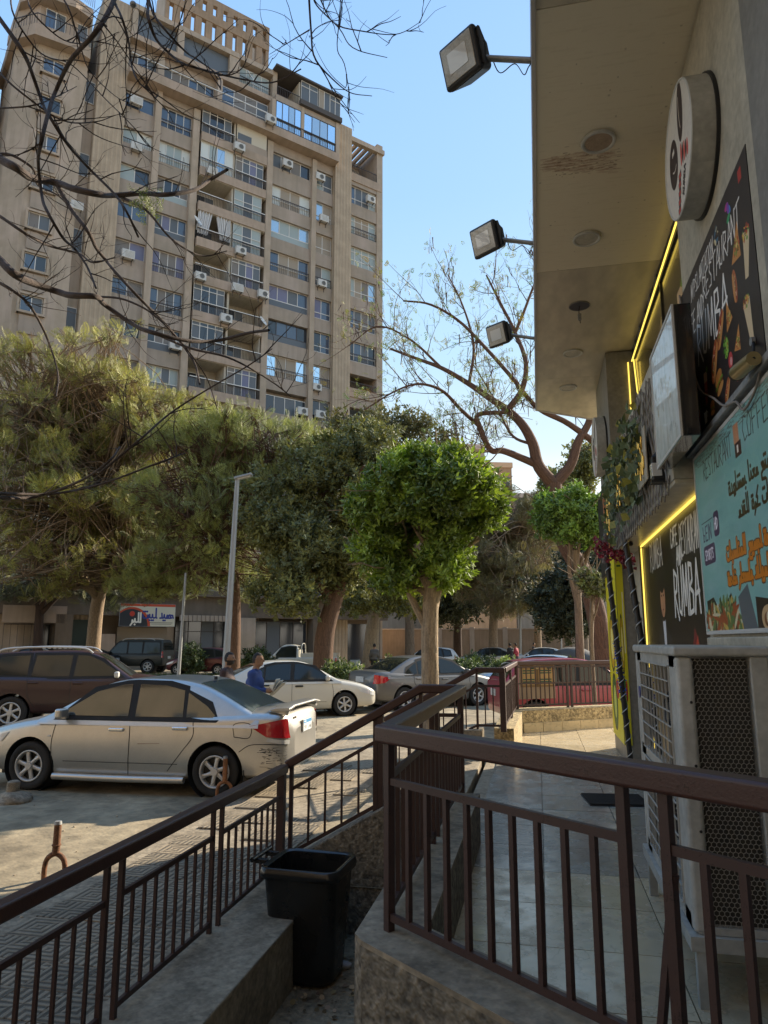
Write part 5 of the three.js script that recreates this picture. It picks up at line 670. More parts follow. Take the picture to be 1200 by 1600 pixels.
{ // air conditioners, dishes and a curtain on the block
  const lou = box(.6, .03, .012), fanMat = std({ color: C(.10, .10, .095), roughness: .7 }), body = metres(rbox(.86, .62, .34, .02)), fan = new THREE.TorusGeometry(.2, .018, 6, 24), disc = new THREE.CircleGeometry(.2, 24), brk = [-.3, .3].map((x) => joined([box(.04, .04, .4, x, -.33, -.02), box(.04, .3, .04, x, -.49, -.2)]));
  const list = [[213, 158, .25, 1], [213, 230, .25, 1], [200, 398, .25, 1], [374, 230, .75], [331, 268, .75, 1], [376, 392, .75], [313, 432, .75], [411, 460, .75], [371, 450, .75, 1], [353, 498, .75], [274, 540, .25], [449, 256, .25], [500, 277, .25], [506, 342, .25, 1], [503, 443, .25], [495, 605, .25], [472, 643, .3], [500, 648, .3], [423, 187, 1.3], [579, 312, .3], [120, 322, .9, 1]];
  list.forEach(([px, py, w, sq]) => {
    const r = ray(px, py), n = V(Math.sin(BT), 0, Math.cos(BT)), o = W3(0, 0, w), k = (o.x * n.x + o.z * n.z) / (r.x * n.x + r.z * n.z), p = V(r.x * k, EYE + r.y * k, r.z * k);
    const t = thing('wall_air_conditioner', 'small cream air conditioner hung on the facade of the apartment block', 'air conditioner', [p.x, p.y, p.z], BT, 'air conditioners on the apartment block');
    mesh('casing', body, M.white, t); brk.forEach((b) => mesh('bracket', b, ironBar, t)); if (sq) { for (let k = 0; k < 6; k++) { const l = mesh('louvre', lou, M.acWhite, t); l.position.set(.08, -.2 + k * .08, .175); } } else { const f = mesh('fan_grille', disc, fanMat, t); f.position.set(.1, 0, .172); const q = mesh('fan_ring', fan, M.acWhite, t); q.position.set(.1, 0, .172); } t.scale.setScalar(.92 + .16 * ((px * 7 + py) % 10) / 10);
  });
  const dish = (px, py, w, label) => { const r = ray(px, py), n = V(Math.sin(BT), 0, Math.cos(BT)), o = W3(0, 0, w), k = (o.x * n.x + o.z * n.z) / (r.x * n.x + r.z * n.z), t = thing('satellite_dish', label, 'satellite dish', [r.x * k, EYE + r.y * k, r.z * k], BT); const pts = []; for (let i = 0; i <= 8; i++) pts.push(new THREE.Vector2(i / 8 * .42, Math.pow(i / 8, 2) * .1)); mesh('reflector', new THREE.LatheGeometry(pts, 20).rotateX(1.1).rotateY(.6), std({ color: C(.6, .6, .58), roughness: .5, side: THREE.DoubleSide }), t); mesh('feed_arm', rod(V(0, -.15, .1), V(.2, .05, .45), .012, .012, 6), M.galvanised, t); mesh('mast', rod(V(0, 0, 0), V(0, -.7, -.1), .025, .025, 8), M.galvanised, t); };
  dish(390, 118, .6, 'white satellite dish on the penthouse balcony railing of the apartment block'); dish(308, 345, .8, 'round satellite dish beside the balcony with striped curtains'); dish(410, 502, .5, 'satellite dish leaning on an open balcony of the apartment block');
  // striped curtains of the open balcony
  const o = W3(.05, 33.8, .38), ct = thing('balcony_curtain', 'striped grey curtains hung across a balcony of the apartment block', 'curtain', [o.x, o.y, o.z], BT); for (const [a, b, s] of [[-1.25, -.15, .35], [.1, 1.35, -.35]]) { const g = new THREE.PlaneGeometry(b - a, 2.0, 40, 8), p = g.attributes.position; for (let i = 0; i < p.count; i++) { const x = p.getX(i), y = p.getY(i), f = (y + 1) / 2; p.setXYZ(i, x * (1 - .28 * (1 - f)) + (a + b) / 2 - s * (1 - f) * .6, y, .07 * Math.sin(x * 26)); } g.computeVertexNormals(); mesh('cloth', g, std({ color: C(.74, .74, .74), map: dataTex(128, (x) => { const k = Math.sin(x * 6.283 * 12) > .2 ? .97 : .75; return [k, k, k]; }, true), roughness: .9, side: THREE.DoubleSide }), ct); }
}
{ // neighbouring dark block at the left edge, and buildings far behind
  const p = W3(-21.5, 0, -3), t = thing('neighbour_block', 'dark grey apartment building beyond the corner tower', 'building', [p.x, 0, p.z], BT); const g = [], wn = [], rl = [];
  g.push(S(-6, 6, 0, 46, -12, -1.2)); for (let j = 0; j < 15; j++) { const y = j * 3.02; g.push(S(-6, 6, y, y + 1.0, -1.2, .4)); wn.push(S(-5.5, 5.6, y + 1.2, y + 2.9, -1.18, -1.1)); rl.push(S(-6, 6, y + 1.5, y + 1.56, .3, .36)); for (let k = 0; k < 40; k++) rl.push(S(-6 + k * .3, -5.97 + k * .3, y + 1, y + 1.5, .3, .33)); }
  mesh('wall', metres(g), matSpan, t); wn.forEach((w) => mesh('window', w, glassMats.slate, t)); mesh('railing', rl, ironBar, t);
  const far = (name, label, px, top, w, d, col, dep, rows) => { const c = atDepth(px, 1000, dep), h = EYE + (1001 - top) / 1128 * dep * 1.0, o = thing(name, label, 'building', [c.x, 0, c.z], .3); mesh('wall', metres(box(w, h, d, 0, h / 2, -d / 2)), std({ color: C(...col), map: repeat(T.streak, .1), roughness: .95 }), o); mesh('parapet', metres(box(w + .3, .8, d + .3, 0, h + .4, -d / 2)), std({ color: C(col[0] * 1.1, col[1] * 1.1, col[2] * 1.1), roughness: .95 }), o); for (let i = 0; i < rows; i++) for (let k = 0; k < 6; k++) mesh('window', box(1.3, 1.4, .1, -w / 2 + w * (k + .5) / 6, h - 2.2 - i * 3.1, .03), glassMats.slate, o); };
  far('distant_house', 'peach coloured house far behind the trees', 745, 722, 12, 12, [.55, .36, .22], 105, 5); far('distant_house', 'pale pink house far behind the bare tree', 700, 690, 14, 12, [.52, .42, .36], 120, 5); far('distant_house', 'grey concrete house far behind the cafe', 925, 775, 26, 12, [.42, .37, .31], 125, 5);
  far('distant_house', 'low grey house far behind the shop fronts', 605, 905, 26, 12, [.36, .32, .27], 115, 2);
  // sunlit block on the other side of the street, behind the viewer: the car windows and paint mirror it
  const ob = thing('opposite_block', 'beige apartment block across the street, mirrored in the windows of the silver sedan', 'building', [-6, 0, 19], .08), ow = std({ color: C(.56, .47, .34), map: repeat(T.streak, .12), roughness: .9 }); mesh('wall', metres(box(70, 30, 8, 0, 15, 4)), ow, ob); mesh('cornice', metres(box(70.4, .6, 8.4, 0, 30.3, 4)), matBand, ob);
  for (let i = 0; i < 8; i++) for (let k = 0; k < 16; k++) mesh('window', box(1.7, 1.5, .08, -32 + k * 4.27, 3.4 + i * 3.3, -.03), glassMats[(i + k) % 3 ? 'slate' : 'shut'], ob); for (let i = 0; i < 8; i++) mesh('balcony', metres(box(70, .5, .9, 0, 2.3 + i * 3.3, -.45)), matBand, ob);
  // boundary wall
  const a = atDepth(590, 1000, 64), b = atDepth(1010, 1000, 58), bw = thing('boundary_wall', 'long brown boundary wall behind the parked cars', 'wall'); mesh('wall', metres(bar(a.clone().setY(1.4), b.clone().setY(1.4), .3, 2.8)), std({ color: C(.40, .29, .2), map: repeat(T.streak, .3), roughness: .95 }), bw); for (let k = 0; k <= 8; k++) { const p = a.clone().lerp(b, k / 8); mesh('pillar', metres(box(.4, 3.0, .4, p.x, 1.5, p.z)), matBand, bw); } mesh('coping', metres(bar(a.clone().setY(2.86), b.clone().setY(2.86), .4, .1)), matBand, bw);
}
// ---------------------------------------------------------------- trees
const blob = (px, py, D, rx, ry, rz) => { const c = atDepth(px, py, D), k = D / 1128; return [c.x, c.y, c.z, rx * k, ry * k, (rz ?? rx) * k]; };
const foot = (px, D) => atDepth(px, 1001, D).setY(0);
const R0 = rng(100);
const SP = { ficus: [ficusSprig(R0, 9, .1), ficusSprig(R0, 8, .1)], far: [ficusSprig(R0, 10, .17), ficusSprig(R0, 9, .2)], feather: [featherSprig(R0, 9, .5, .026), featherSprig(R0, 8, .44, .028)], tiny: [featherSprig(R0, 5, .3, .05)] };
const barks = { brown: bark(.20, .125, .085), grey: bark(.30, .24, .18), pale: bark(.52, .43, .31), dark: bark(.09, .062, .05), twig: bark(.42, .33, .235) };
function tree(name, label, base, path, r0, r1, blobs, o) {
  const t = thing(name, label, 'tree', [0, 0, 0], 0, o.group), cl = crown(t, blobs, o); limbs(t, [base, ...path], r0, r1, cl, { mats: 0, seed: o.seed + 1, mains: o.mains ?? 8, twigs: o.twigs ?? 60, mat: o.bark, tw: o.tw }); return t;
}
const feather = { sprig: SP.feather, inner: .45, rc: .7, per: 25, size: 1, c0: [.16, .16, .035], c1: [.5, .48, .09], trans: .5, flat: .55, droop: .3 };
tree('feathery_tree', 'big tree with thin yellow-green feathery leaves and many bare twigs, left of the lamp post', foot(146, 35), [atDepth(150, 960, 35), atDepth(158, 900, 34), atDepth(150, 830, 33)], .36, .26,
  [blob(30, 630, 30, 130, 95), blob(140, 590, 31, 105, 80), blob(225, 660, 31, 110, 80), blob(20, 760, 29, 120, 90), blob(130, 770, 31, 130, 90), blob(250, 790, 31, 90, 80), blob(90, 880, 32, 150, 60), blob(230, 880, 32, 100, 50)], { ...feather, seed: 201, clumps: 290, mains: 24, twigs: 2900, bark: barks.twig, tw: .13, group: 'street trees before the apartment block' });
tree('feathery_tree', 'spreading feathery tree whose dark straight trunk stands beside the lamp post', foot(366, 29), [atDepth(366, 950, 29), atDepth(364, 870, 29), atDepth(368, 800, 29)], .3, .2,
  [blob(310, 690, 28, 90, 42), blob(390, 690, 29, 110, 45), blob(455, 715, 30, 70, 50), blob(280, 790, 28, 90, 60), blob(390, 780, 29, 90, 60), blob(300, 870, 29, 90, 50), blob(400, 880, 29, 70, 45), blob(330, 908, 29.5, 90, 30), blob(240, 915, 30, 60, 26)], { ...feather, seed: 211, clumps: 240, mains: 16, twigs: 1300, c0: [.12, .15, .04], c1: [.42, .45, .11], bark: barks.brown, tw: .14, group: 'street trees before the apartment block' });
tree('broadleaf_tree', 'dense broadleaf tree with a thick leaning trunk in the planted strip', foot(505, 27), [atDepth(508, 990, 27), atDepth(525, 930, 27), atDepth(548, 870, 27), atDepth(545, 800, 27)], .42, .24,
  [blob(500, 745, 27, 62, 60), blob(560, 715, 28, 74, 50), blob(560, 800, 27, 62, 60), blob(470, 850, 26, 70, 55), blob(450, 930, 26, 62, 26), blob(520, 880, 27, 70, 50), blob(440, 800, 26.5, 60, 60)], { seed: 221, clumps: 230, per: 30, sprig: SP.far, inner: .35, rc: .65, size: 1.0, c0: [.045, .065, .018], c1: [.26, .26, .055], trans: .4, bark: barks.brown, mains: 12, twigs: 80, group: 'street trees before the apartment block' });
tree('broadleaf_tree', 'olive green tree rising behind the round clipped tree', foot(640, 42), [atDepth(640, 950, 42), atDepth(640, 850, 42), atDepth(635, 780, 42)], .3, .2,
  [blob(560, 690, 42, 60, 36), blob(620, 690, 43, 68, 40), blob(690, 715, 42, 55, 35), blob(640, 780, 42, 90, 60)], { seed: 231, clumps: 120, per: 28, sprig: SP.far, inner: .3, rc: .9, size: 1.3, c0: [.06, .075, .022], c1: [.22, .20, .06], trans: .45, bark: barks.grey, group: 'street trees before the apartment block' });
tree('broadleaf_tree', 'bright leafed tree with a whitewashed trunk behind the grey sedan', foot(578, 40), [atDepth(582, 985, 40), atDepth(588, 940, 40), atDepth(590, 900, 40)], .5, .22,
  [blob(590, 900, 38, 52, 36), blob(560, 940, 37, 40, 26), blob(630, 930, 38, 36, 34), blob(575, 850, 39, 40, 40)], { seed: 241, clumps: 60, per: 26, sprig: SP.far, inner: .2, rc: .7, size: 1.1, c0: [.10, .11, .02], c1: [.32, .30, .05], trans: .5, bark: barks.pale, twigs: 40, group: 'street trees before the apartment block' });
tree('twiggy_tree', 'drooping olive brown tree full of fine twigs before the boundary wall', foot(770, 47), [atDepth(772, 960, 47), atDepth(785, 900, 47), atDepth(795, 850, 47)], .32, .2,
  [blob(800, 810, 46, 66, 50), blob(755, 870, 45, 70, 60), blob(840, 870, 46, 52, 55), blob(790, 930, 45, 75, 36), blob(720, 800, 47, 50, 50)], { ...feather, seed: 251, clumps: 230, per: 22, c0: [.10, .095, .035], c1: [.32, .28, .10], mains: 18, twigs: 1400, bark: barks.twig, tw: .2, size: 1.2 });
tree('dark_tree', 'dark green tree standing before the boundary wall between the two clipped trees', foot(715, 55), [atDepth(715, 980, 55), atDepth(718, 940, 55), atDepth(720, 900, 55)], .35, .25,
  [blob(715, 880, 54, 60, 50), blob(700, 930, 53, 50, 30), blob(745, 950, 53, 40, 22), blob(700, 780, 56, 60, 60)], { seed: 261, clumps: 90, per: 28, sprig: SP.far, inner: .2, rc: 1.1, size: 1.6, c0: [.02, .03, .012], c1: [.06, .07, .028], trans: .3, bark: barks.dark });
tree('dark_tree', 'dark green tree beside the leaning trunk of the bare tree', foot(905, 40), [atDepth(905, 985, 40), atDepth(906, 950, 40), atDepth(905, 920, 40)], .25, .2,
  [blob(900, 920, 38, 36, 52), blob(925, 890, 38, 34, 50), blob(865, 945, 39, 34, 34), blob(890, 975, 39, 40, 18)], { seed: 271, clumps: 90, per: 26, sprig: SP.far, inner: .2, rc: .8, size: 1.3, c0: [.02, .032, .014], c1: [.07, .08, .035], trans: .3, bark: barks.dark });
tree('dark_tree', 'wide dark tree leaning over the boundary wall behind the white hatchback', foot(668, 52), [atDepth(668, 985, 52), atDepth(670, 950, 52), atDepth(668, 920, 52)], .3, .22,
  [blob(660, 915, 51, 52, 40), blob(700, 945, 51, 44, 26), blob(640, 950, 51, 30, 20)], { seed: 262, clumps: 80, per: 26, sprig: SP.far, inner: .2, rc: 1, size: 1.5, c0: [.025, .035, .014], c1: [.10, .11, .035], trans: .35, bark: barks.dark });
tree('twiggy_tree', 'twiggy olive tree hanging over the boundary wall behind the parked white saloon', foot(840, 53), [atDepth(840, 985, 53), atDepth(842, 940, 53), atDepth(845, 900, 53)], .3, .2,
  [blob(845, 890, 52, 50, 46), blob(815, 935, 51, 46, 30), blob(865, 940, 52, 36, 30)], { ...feather, seed: 263, clumps: 110, per: 20, c0: [.08, .08, .03], c1: [.26, .23, .08], mains: 12, twigs: 500, bark: barks.twig, tw: .16, size: 1.3 });
tree('yellow_green_tree', 'yellow-green tree behind the fork of the bare tree', foot(912, 50), [atDepth(912, 950, 50), atDepth(910, 850, 50), atDepth(908, 780, 50)], .3, .16,
  [blob(905, 745, 50, 34, 28), blob(925, 720, 50, 24, 26), blob(880, 770, 50, 34, 24)], { seed: 281, clumps: 55, per: 24, sprig: SP.far, inner: .1, rc: 1, size: 1.5, c0: [.09, .10, .02], c1: [.30, .30, .05], trans: .5, bark: barks.grey });
tree('dark_tree', 'bushy dark tree in front of the shop fronts', foot(60, 44), [atDepth(60, 985, 44), atDepth(62, 950, 44), atDepth(60, 920, 44)], .3, .2,
  [blob(30, 915, 42, 60, 30), blob(110, 905, 42, 60, 36), blob(170, 920, 41, 46, 34), blob(230, 910, 42, 50, 28)], { ...feather, seed: 291, clumps: 90, per: 26, inner: .2, c0: [.05, .06, .02], c1: [.14, .15, .05], bark: barks.dark, twigs: 160, group: 'street trees before the apartment block' });
// clipped ficus trees
{
  const b = foot(672, 12), t = tree('clipped_tree', 'round clipped ficus with glossy bright green leaves and a pale trunk', b, [atDepth(672, 960, 12), atDepth(676, 915, 12)], .15, .13,
    [blob(672, 775, 12, 98, 68, 88), blob(592, 800, 12, 38, 40), blob(745, 792, 12, 36, 44), blob(694, 865, 12, 36, 56, 56), blob(604, 858, 12.2, 36, 34), blob(628, 902, 12.2, 36, 22)], { seed: 301, clumps: 430, per: 24, sprig: SP.ficus, inner: .5, rc: .14, size: 1.05, c0: [.025, .07, .010], c1: [.38, .52, .04], trans: .5, bark: barks.pale, mains: 9, twigs: 90, flat: .9 });
  mesh('side_limb', limb([atDepth(664, 975, 12), atDepth(648, 945, 12), atDepth(625, 890, 12), atDepth(610, 850, 12)], .07, .045, 9, 14), barks.pale, t);
  const c = foot(905, 17); tree('clipped_tree', 'smaller clipped ficus half hidden behind the cafe column', c, [atDepth(903, 940, 17), atDepth(898, 860, 17)], .1, .08, [blob(890, 810, 17, 48, 40), blob(925, 820, 17, 34, 38), blob(862, 792, 17, 22, 18)], { seed: 311, clumps: 150, per: 30, sprig: SP.ficus, inner: .4, rc: .2, size: 1.0, c0: [.045, .11, .014], c1: [.24, .40, .035], trans: .5, bark: barks.grey, flat: .9 });
  tree('young_shrub', 'grey dried shrub with one fresh green shoot beside the lemon banner', foot(925, 15), [atDepth(924, 1000, 15), atDepth(925, 930, 15)], .05, .04, [blob(918, 912, 15, 16, 12), blob(935, 920, 15, 20, 14)], { seed: 321, clumps: 40, per: 20, sprig: SP.ficus, inner: .1, rc: .14, size: .8, c0: [.12, .10, .09], c1: [.16, .2, .03], trans: .35, bark: barks.grey, twigs: 30, mains: 4 });
}
// twig growth along and at the ends of traced limbs
function twigs(out, path, r, D, o, tips) {
  const c = new THREE.CatmullRomCurve3(path), len = c.getLength();
  for (let i = 0; i < o.n; i++) {
    const f = (o.from ?? .1) + (1 - (o.from ?? .1)) * r(), p = c.getPoint(f), tg = c.getTangent(f); let d = tg.clone().multiplyScalar(.7).add(V(r() - .5, (r() - .35) * 1.1, r() - .5).multiplyScalar(1.5)).normalize(); const L = o.len * (.4 + r() * .8) * (o.depth ? 1 : 1), pts = [p.clone()];
    for (let k = 1; k <= 4; k++) { d.add(V(r() - .5, (r() - .4) * .8, r() - .5).multiplyScalar(o.bend ?? .7)).normalize(); pts.push(pts[k - 1].clone().addScaledVector(d, L / 4)); }
    out.push(limb(pts, o.r, o.r * .35, o.sides ?? 4, 8)); if (tips) tips.push(pts[2], pts[3], pts[4]);
    if (o.next) twigs(out, pts, r, D, o.next, tips);
  }
}
{ // bare tree with pods behind the canopy
  const D = 19, t = thing('bare_tree', 'large almost leafless tree with hanging pods and a leaning trunk behind the cafe', 'tree'), P = (...a) => a.map(([x, y, d]) => atDepth(x, y, D + (d || 0))), g = [], r = rng(401), tips = [];
  const base = foot(948, D), px = (w) => w / 2 * D / 1128;
  const paths = [[[base, ...P([942, 1024], [929, 948], [910, 894], [885, 853], [868, 800], [866, 755])], 34, 24], [P([866, 758], [841, 727], [833, 695], [818, 666], [793, 641, .3], [765, 622, .5], [733, 600, .8], [690, 575, 1], [650, 560, 1.2], [610, 545, 1.4]), 22, 4], [P([866, 757], [891, 727], [904, 689], [920, 660], [930, 610, -.3], [925, 540, -.4]), 20, 7], [P([841, 727], [818, 717], [784, 704, -.4], [768, 704, -.5], [749, 666, -.6], [745, 650, -.6], [790, 644, -.2]), 13, 7], [P([793, 641], [815, 610], [822, 570], [805, 520, .4], [780, 470, .7], [760, 430, 1]), 12, 3], [P([926, 689], [885, 660], [841, 638], [800, 590, .4], [760, 545, .8], [715, 500, 1.2], [670, 475, 1.4], [630, 470, 1.5]), 11, 3], [P([749, 666], [720, 640, -.8], [690, 610, -1.2], [655, 600, -1.5], [620, 610, -1.8], [570, 640, -2]), 7, 2], [P([768, 704], [735, 705, -.7], [700, 690, -1]), 6, 2], [P([805, 520, .4], [825, 470, .3], [840, 420, .2], [830, 390, 0]), 6, 2], [P([733, 600, .8], [740, 540, 1], [720, 470, 1.4], [700, 430, 1.6]), 6, 2], [P([690, 575, 1], [640, 530, 1.2], [590, 510, 1.3], [545, 540, 1.4]), 5, 2], [P([833, 695], [800, 680, .8], [770, 620, 1.4], [740, 570, 1.8]), 6, 2]];
  paths.forEach(([p, a, b], i) => { g.push(limb(p, px(a), px(b), i ? 8 : 12, p.length * 4)); if (i) twigs(g, p, r, D, { n: i < 3 ? 9 : 13, len: 1.5, r: .014, bend: .6, from: i === 1 ? .35 : .15, next: { n: 3, len: .8, r: .007, sides: 3, bend: .8, next: { n: 2, len: .45, r: .004, sides: 3 } } }, tips); });
  mesh('trunk', g, bark(.19, .115, .085), t);
  const q = new THREE.Quaternion(), m = new THREE.Matrix4(), n = 1500, im = new THREE.InstancedMesh(featherSprig(r, 5, .16, .022), leafMat(.45), n), cc = C(1, 1, 1); let k = 0;
  for (let i = 0; i < n; i++) { const p = tips[Math.floor(r() * tips.length)]; if (p.y < 7 && r() < .8) continue; q.setFromEuler(new THREE.Euler(r() * 3, r() * 6, r() * 3)); const s = .6 + r() * .9; m.compose(p.clone().add(V(r() - .5, r() - .5, r() - .5).multiplyScalar(.35)), q, V(s, s, s)); im.setMatrixAt(k, m); im.setColorAt(k++, cc.setRGB(.16 + r() * .16, .19 + r() * .14, .035)); } im.count = k; im.name = 'sparse_leaves'; im.userData = { kind: 'stuff' }; im.castShadow = im.receiveShadow = true; t.add(im);
  const pod = limb([V(0, 0, 0), V(.02, -.12, 0), V(.06, -.25, .01)], .014, .006, 5, 6), pods = new THREE.InstancedMesh(pod, std({ color: C(.06, .032, .025), roughness: .8 }), 170); for (let i = 0; i < 170; i++) { q.setFromEuler(new THREE.Euler((r() - .5) * .5, r() * 6, (r() - .5) * .5)); const s = .7 + r() * .9; m.compose(tips[Math.floor(r() * tips.length)], q, V(s, s, s)); pods.setMatrixAt(i, m); } pods.name = 'seed_pods'; pods.userData = { kind: 'stuff' }; pods.castShadow = true; t.add(pods);
}
{ // leafless tree by the sidewalk: its trunk stands left of the view
  const t = thing('leafless_tree', 'leafless tree whose dark bare branches hang over the street from beside the sidewalk', 'tree'), g = [], r = rng(411), base = V(-4.9, 0, -1.2), top = V(-4.6, 3.6, -1.7), crownHub = V(-4.2, 6.2, -2.3);
  g.push(limb([base, V(-4.85, 1.8, -1.35), top, V(-4.5, 5, -2.0), crownHub], .2, .11, 12, 24), limb([base.clone().add(V(0, -.1, 0)), V(-4.88, .5, -1.25)], .3, .19, 12, 3));
  const T0 = [ // [depth, px wide at start, at end, root on the trunk (0..1 between top and hub), points]
    [4.6, 11, 4, 1, [[185, -30], [178, 0], [150, 50], [110, 95], [88, 140], [75, 178], [65, 220], [60, 258], [64, 296], [79, 340], [95, 367], [117, 389], [134, 413], [150, 450]]],
    [4.8, 10, 4, .7, [[-20, 5], [0, 30], [36, 82], [52, 120], [66, 160], [80, 186], [100, 218], [140, 264], [176, 300], [200, 335], [216, 370]]],
    [4.5, 6, 2, 1, [[178, 0], [181, 8], [192, 33], [200, 60], [204, 90], [207, 107], [216, 127], [233, 144], [257, 168], [270, 190]]],
    [4.4, 8, 2.5, 1, [[228, -30], [231, 0], [233, 33], [240, 53], [260, 79], [280, 96], [300, 104], [340, 115], [380, 124], [430, 128], [470, 108]]],
    [4.4, 6, 2, 1, [[229, -20], [234, 4], [260, 49], [284, 75], [307, 92], [340, 117], [345, 140]]],
    [3.9, 6, 1.5, 1, [[482, -30], [483, 0], [486, 47], [496, 98], [517, 121], [548, 145], [581, 150]]], [3.9, 4, 1.2, 1, [[490, -20], [496, 10], [527, 41], [558, 78], [605, 90]]], [3.9, 4, 1.2, 1, [[496, -20], [503, 4], [517, 31], [568, 49], [615, 54], [658, 34]]], [3.8, 3.5, 1.2, 1, [[536, -25], [535, 0], [527, 62], [540, 108], [545, 140]]], [3.9, 3, 1, 2, [[483, 47], [450, 67], [421, 85]]],
    [5.6, 8, 3, .2, [[-25, 776], [0, 777], [52, 777], [124, 752], [170, 721], [187, 698]]], [5.6, 7, 2.5, .2, [[-25, 770], [0, 771], [78, 772], [155, 757], [248, 723], [289, 708]]], [5.4, 5, 2, 2, [[155, 740], [215, 690], [274, 640], [330, 605], [393, 568], [425, 545]]],
    [6.8, 15, 5, .5, [[-30, 225], [0, 248], [27, 263], [53, 279], [86, 285], [119, 296], [150, 303], [183, 305], [220, 302], [260, 304], [300, 298], [330, 280], [355, 265]]],
    [6.8, 14, 4, .3, [[-30, 385], [0, 406], [22, 428], [55, 444], [88, 455], [117, 462], [147, 463], [165, 477], [202, 503], [240, 520], [290, 532], [340, 532], [390, 520], [420, 516]]],
    [6.8, 7, 3, 2, [[88, 287], [110, 325], [139, 364], [152, 390], [165, 406], [183, 428], [218, 466], [260, 508], [300, 560], [312, 600]]],
    [6.9, 6, 2, .4, [[-20, 330], [0, 338], [40, 365], [80, 385], [120, 395], [150, 410], [180, 402]]], [7.0, 6, 2, .3, [[-20, 436], [10, 448], [40, 470], [70, 520], [90, 580], [88, 620]]], [7, 5, 2, .3, [[-20, 245], [20, 243], [50, 262], [60, 290], [90, 305], [130, 350]]], [6.9, 5, 1.6, 2, [[183, 305], [230, 330], [270, 375], [320, 400], [355, 392]]], [6.9, 4, 1.5, 2, [[147, 463], [200, 470], [250, 500], [320, 585], [340, 640]]], [6.9, 4.5, 1.6, 2, [[240, 520], [300, 545], [360, 560], [430, 600], [455, 620]]],
    [5, 5, 1.6, .8, [[-20, 95], [40, 150], [90, 185], [150, 190], [180, 180]]], [5, 4, 1.4, .9, [[40, -20], [60, 30], [95, 60], [150, 65], [185, 50]]], [5, 4, 1.2, .9, [[80, -20], [110, 20], [125, 70], [140, 110], [180, 150], [215, 165]]], [5.2, 4, 1.4, .8, [[-20, 170], [50, 165], [90, 150], [120, 135]]], [5, 4, 1.4, 1, [[15, -20], [30, 40], [60, 80], [110, 100], [160, 150], [210, 200], [240, 235]]],
  ];
  for (const [D, a, b, root, pts] of T0) {
    const p = pts.map(([x, y], i) => atDepth(x, y, D + .35 * Math.sin(i * 1.7 + D * 3))), k = D / 1128 / 2 * (D < 6 ? .86 : 1.1);
    if (root < 2) { const f = top.clone().lerp(crownHub, root), q = f.clone().lerp(p[0], .5).add(V(0, .35, 0)); g.push(limb([f, q, p[0]], .05, a * k, 7, 10)); }
    g.push(limb(p, a * k, b * k, 8, p.length * 5));
    twigs(g, p, r, D, { n: Math.round(pts.length * (D < 4.2 ? .8 : 1.1)), len: D < 4.2 ? .34 : .55, r: D < 4.2 ? .004 : .0056, sides: 5, bend: .55, from: .12, next: { n: 2, len: .3, r: .0026, sides: 4, bend: .7 } });
  }
  mesh('trunk', g, bark(.105, .082, .07), t);
  const bird = atDepth(208, 7, 4.4), nest = mesh('seed_ball', new THREE.SphereGeometry(.024, 10, 8).translate(bird.x, bird.y, bird.z), M.galvanised, t);
  const c = atDepth(230, 318, 6.8), im = new THREE.InstancedMesh(featherSprig(r, 5, .1, .012), leafMat(.45), 60), q = new THREE.Quaternion(), m = new THREE.Matrix4(), cc = C(1, 1, 1); for (let i = 0; i < 60; i++) { q.setFromEuler(new THREE.Euler(r() * 3, r() * 6, r() * 3)); m.compose(c.clone().add(V(r() - .5, r() - .5, r() - .5).multiplyScalar(.22)), q, V(1, 1, 1)); im.setMatrixAt(i, m); im.setColorAt(i, cc.setRGB(.2, .24, .05)); } im.name = 'leaf_tuft'; im.userData = { kind: 'stuff' }; t.add(im);
}
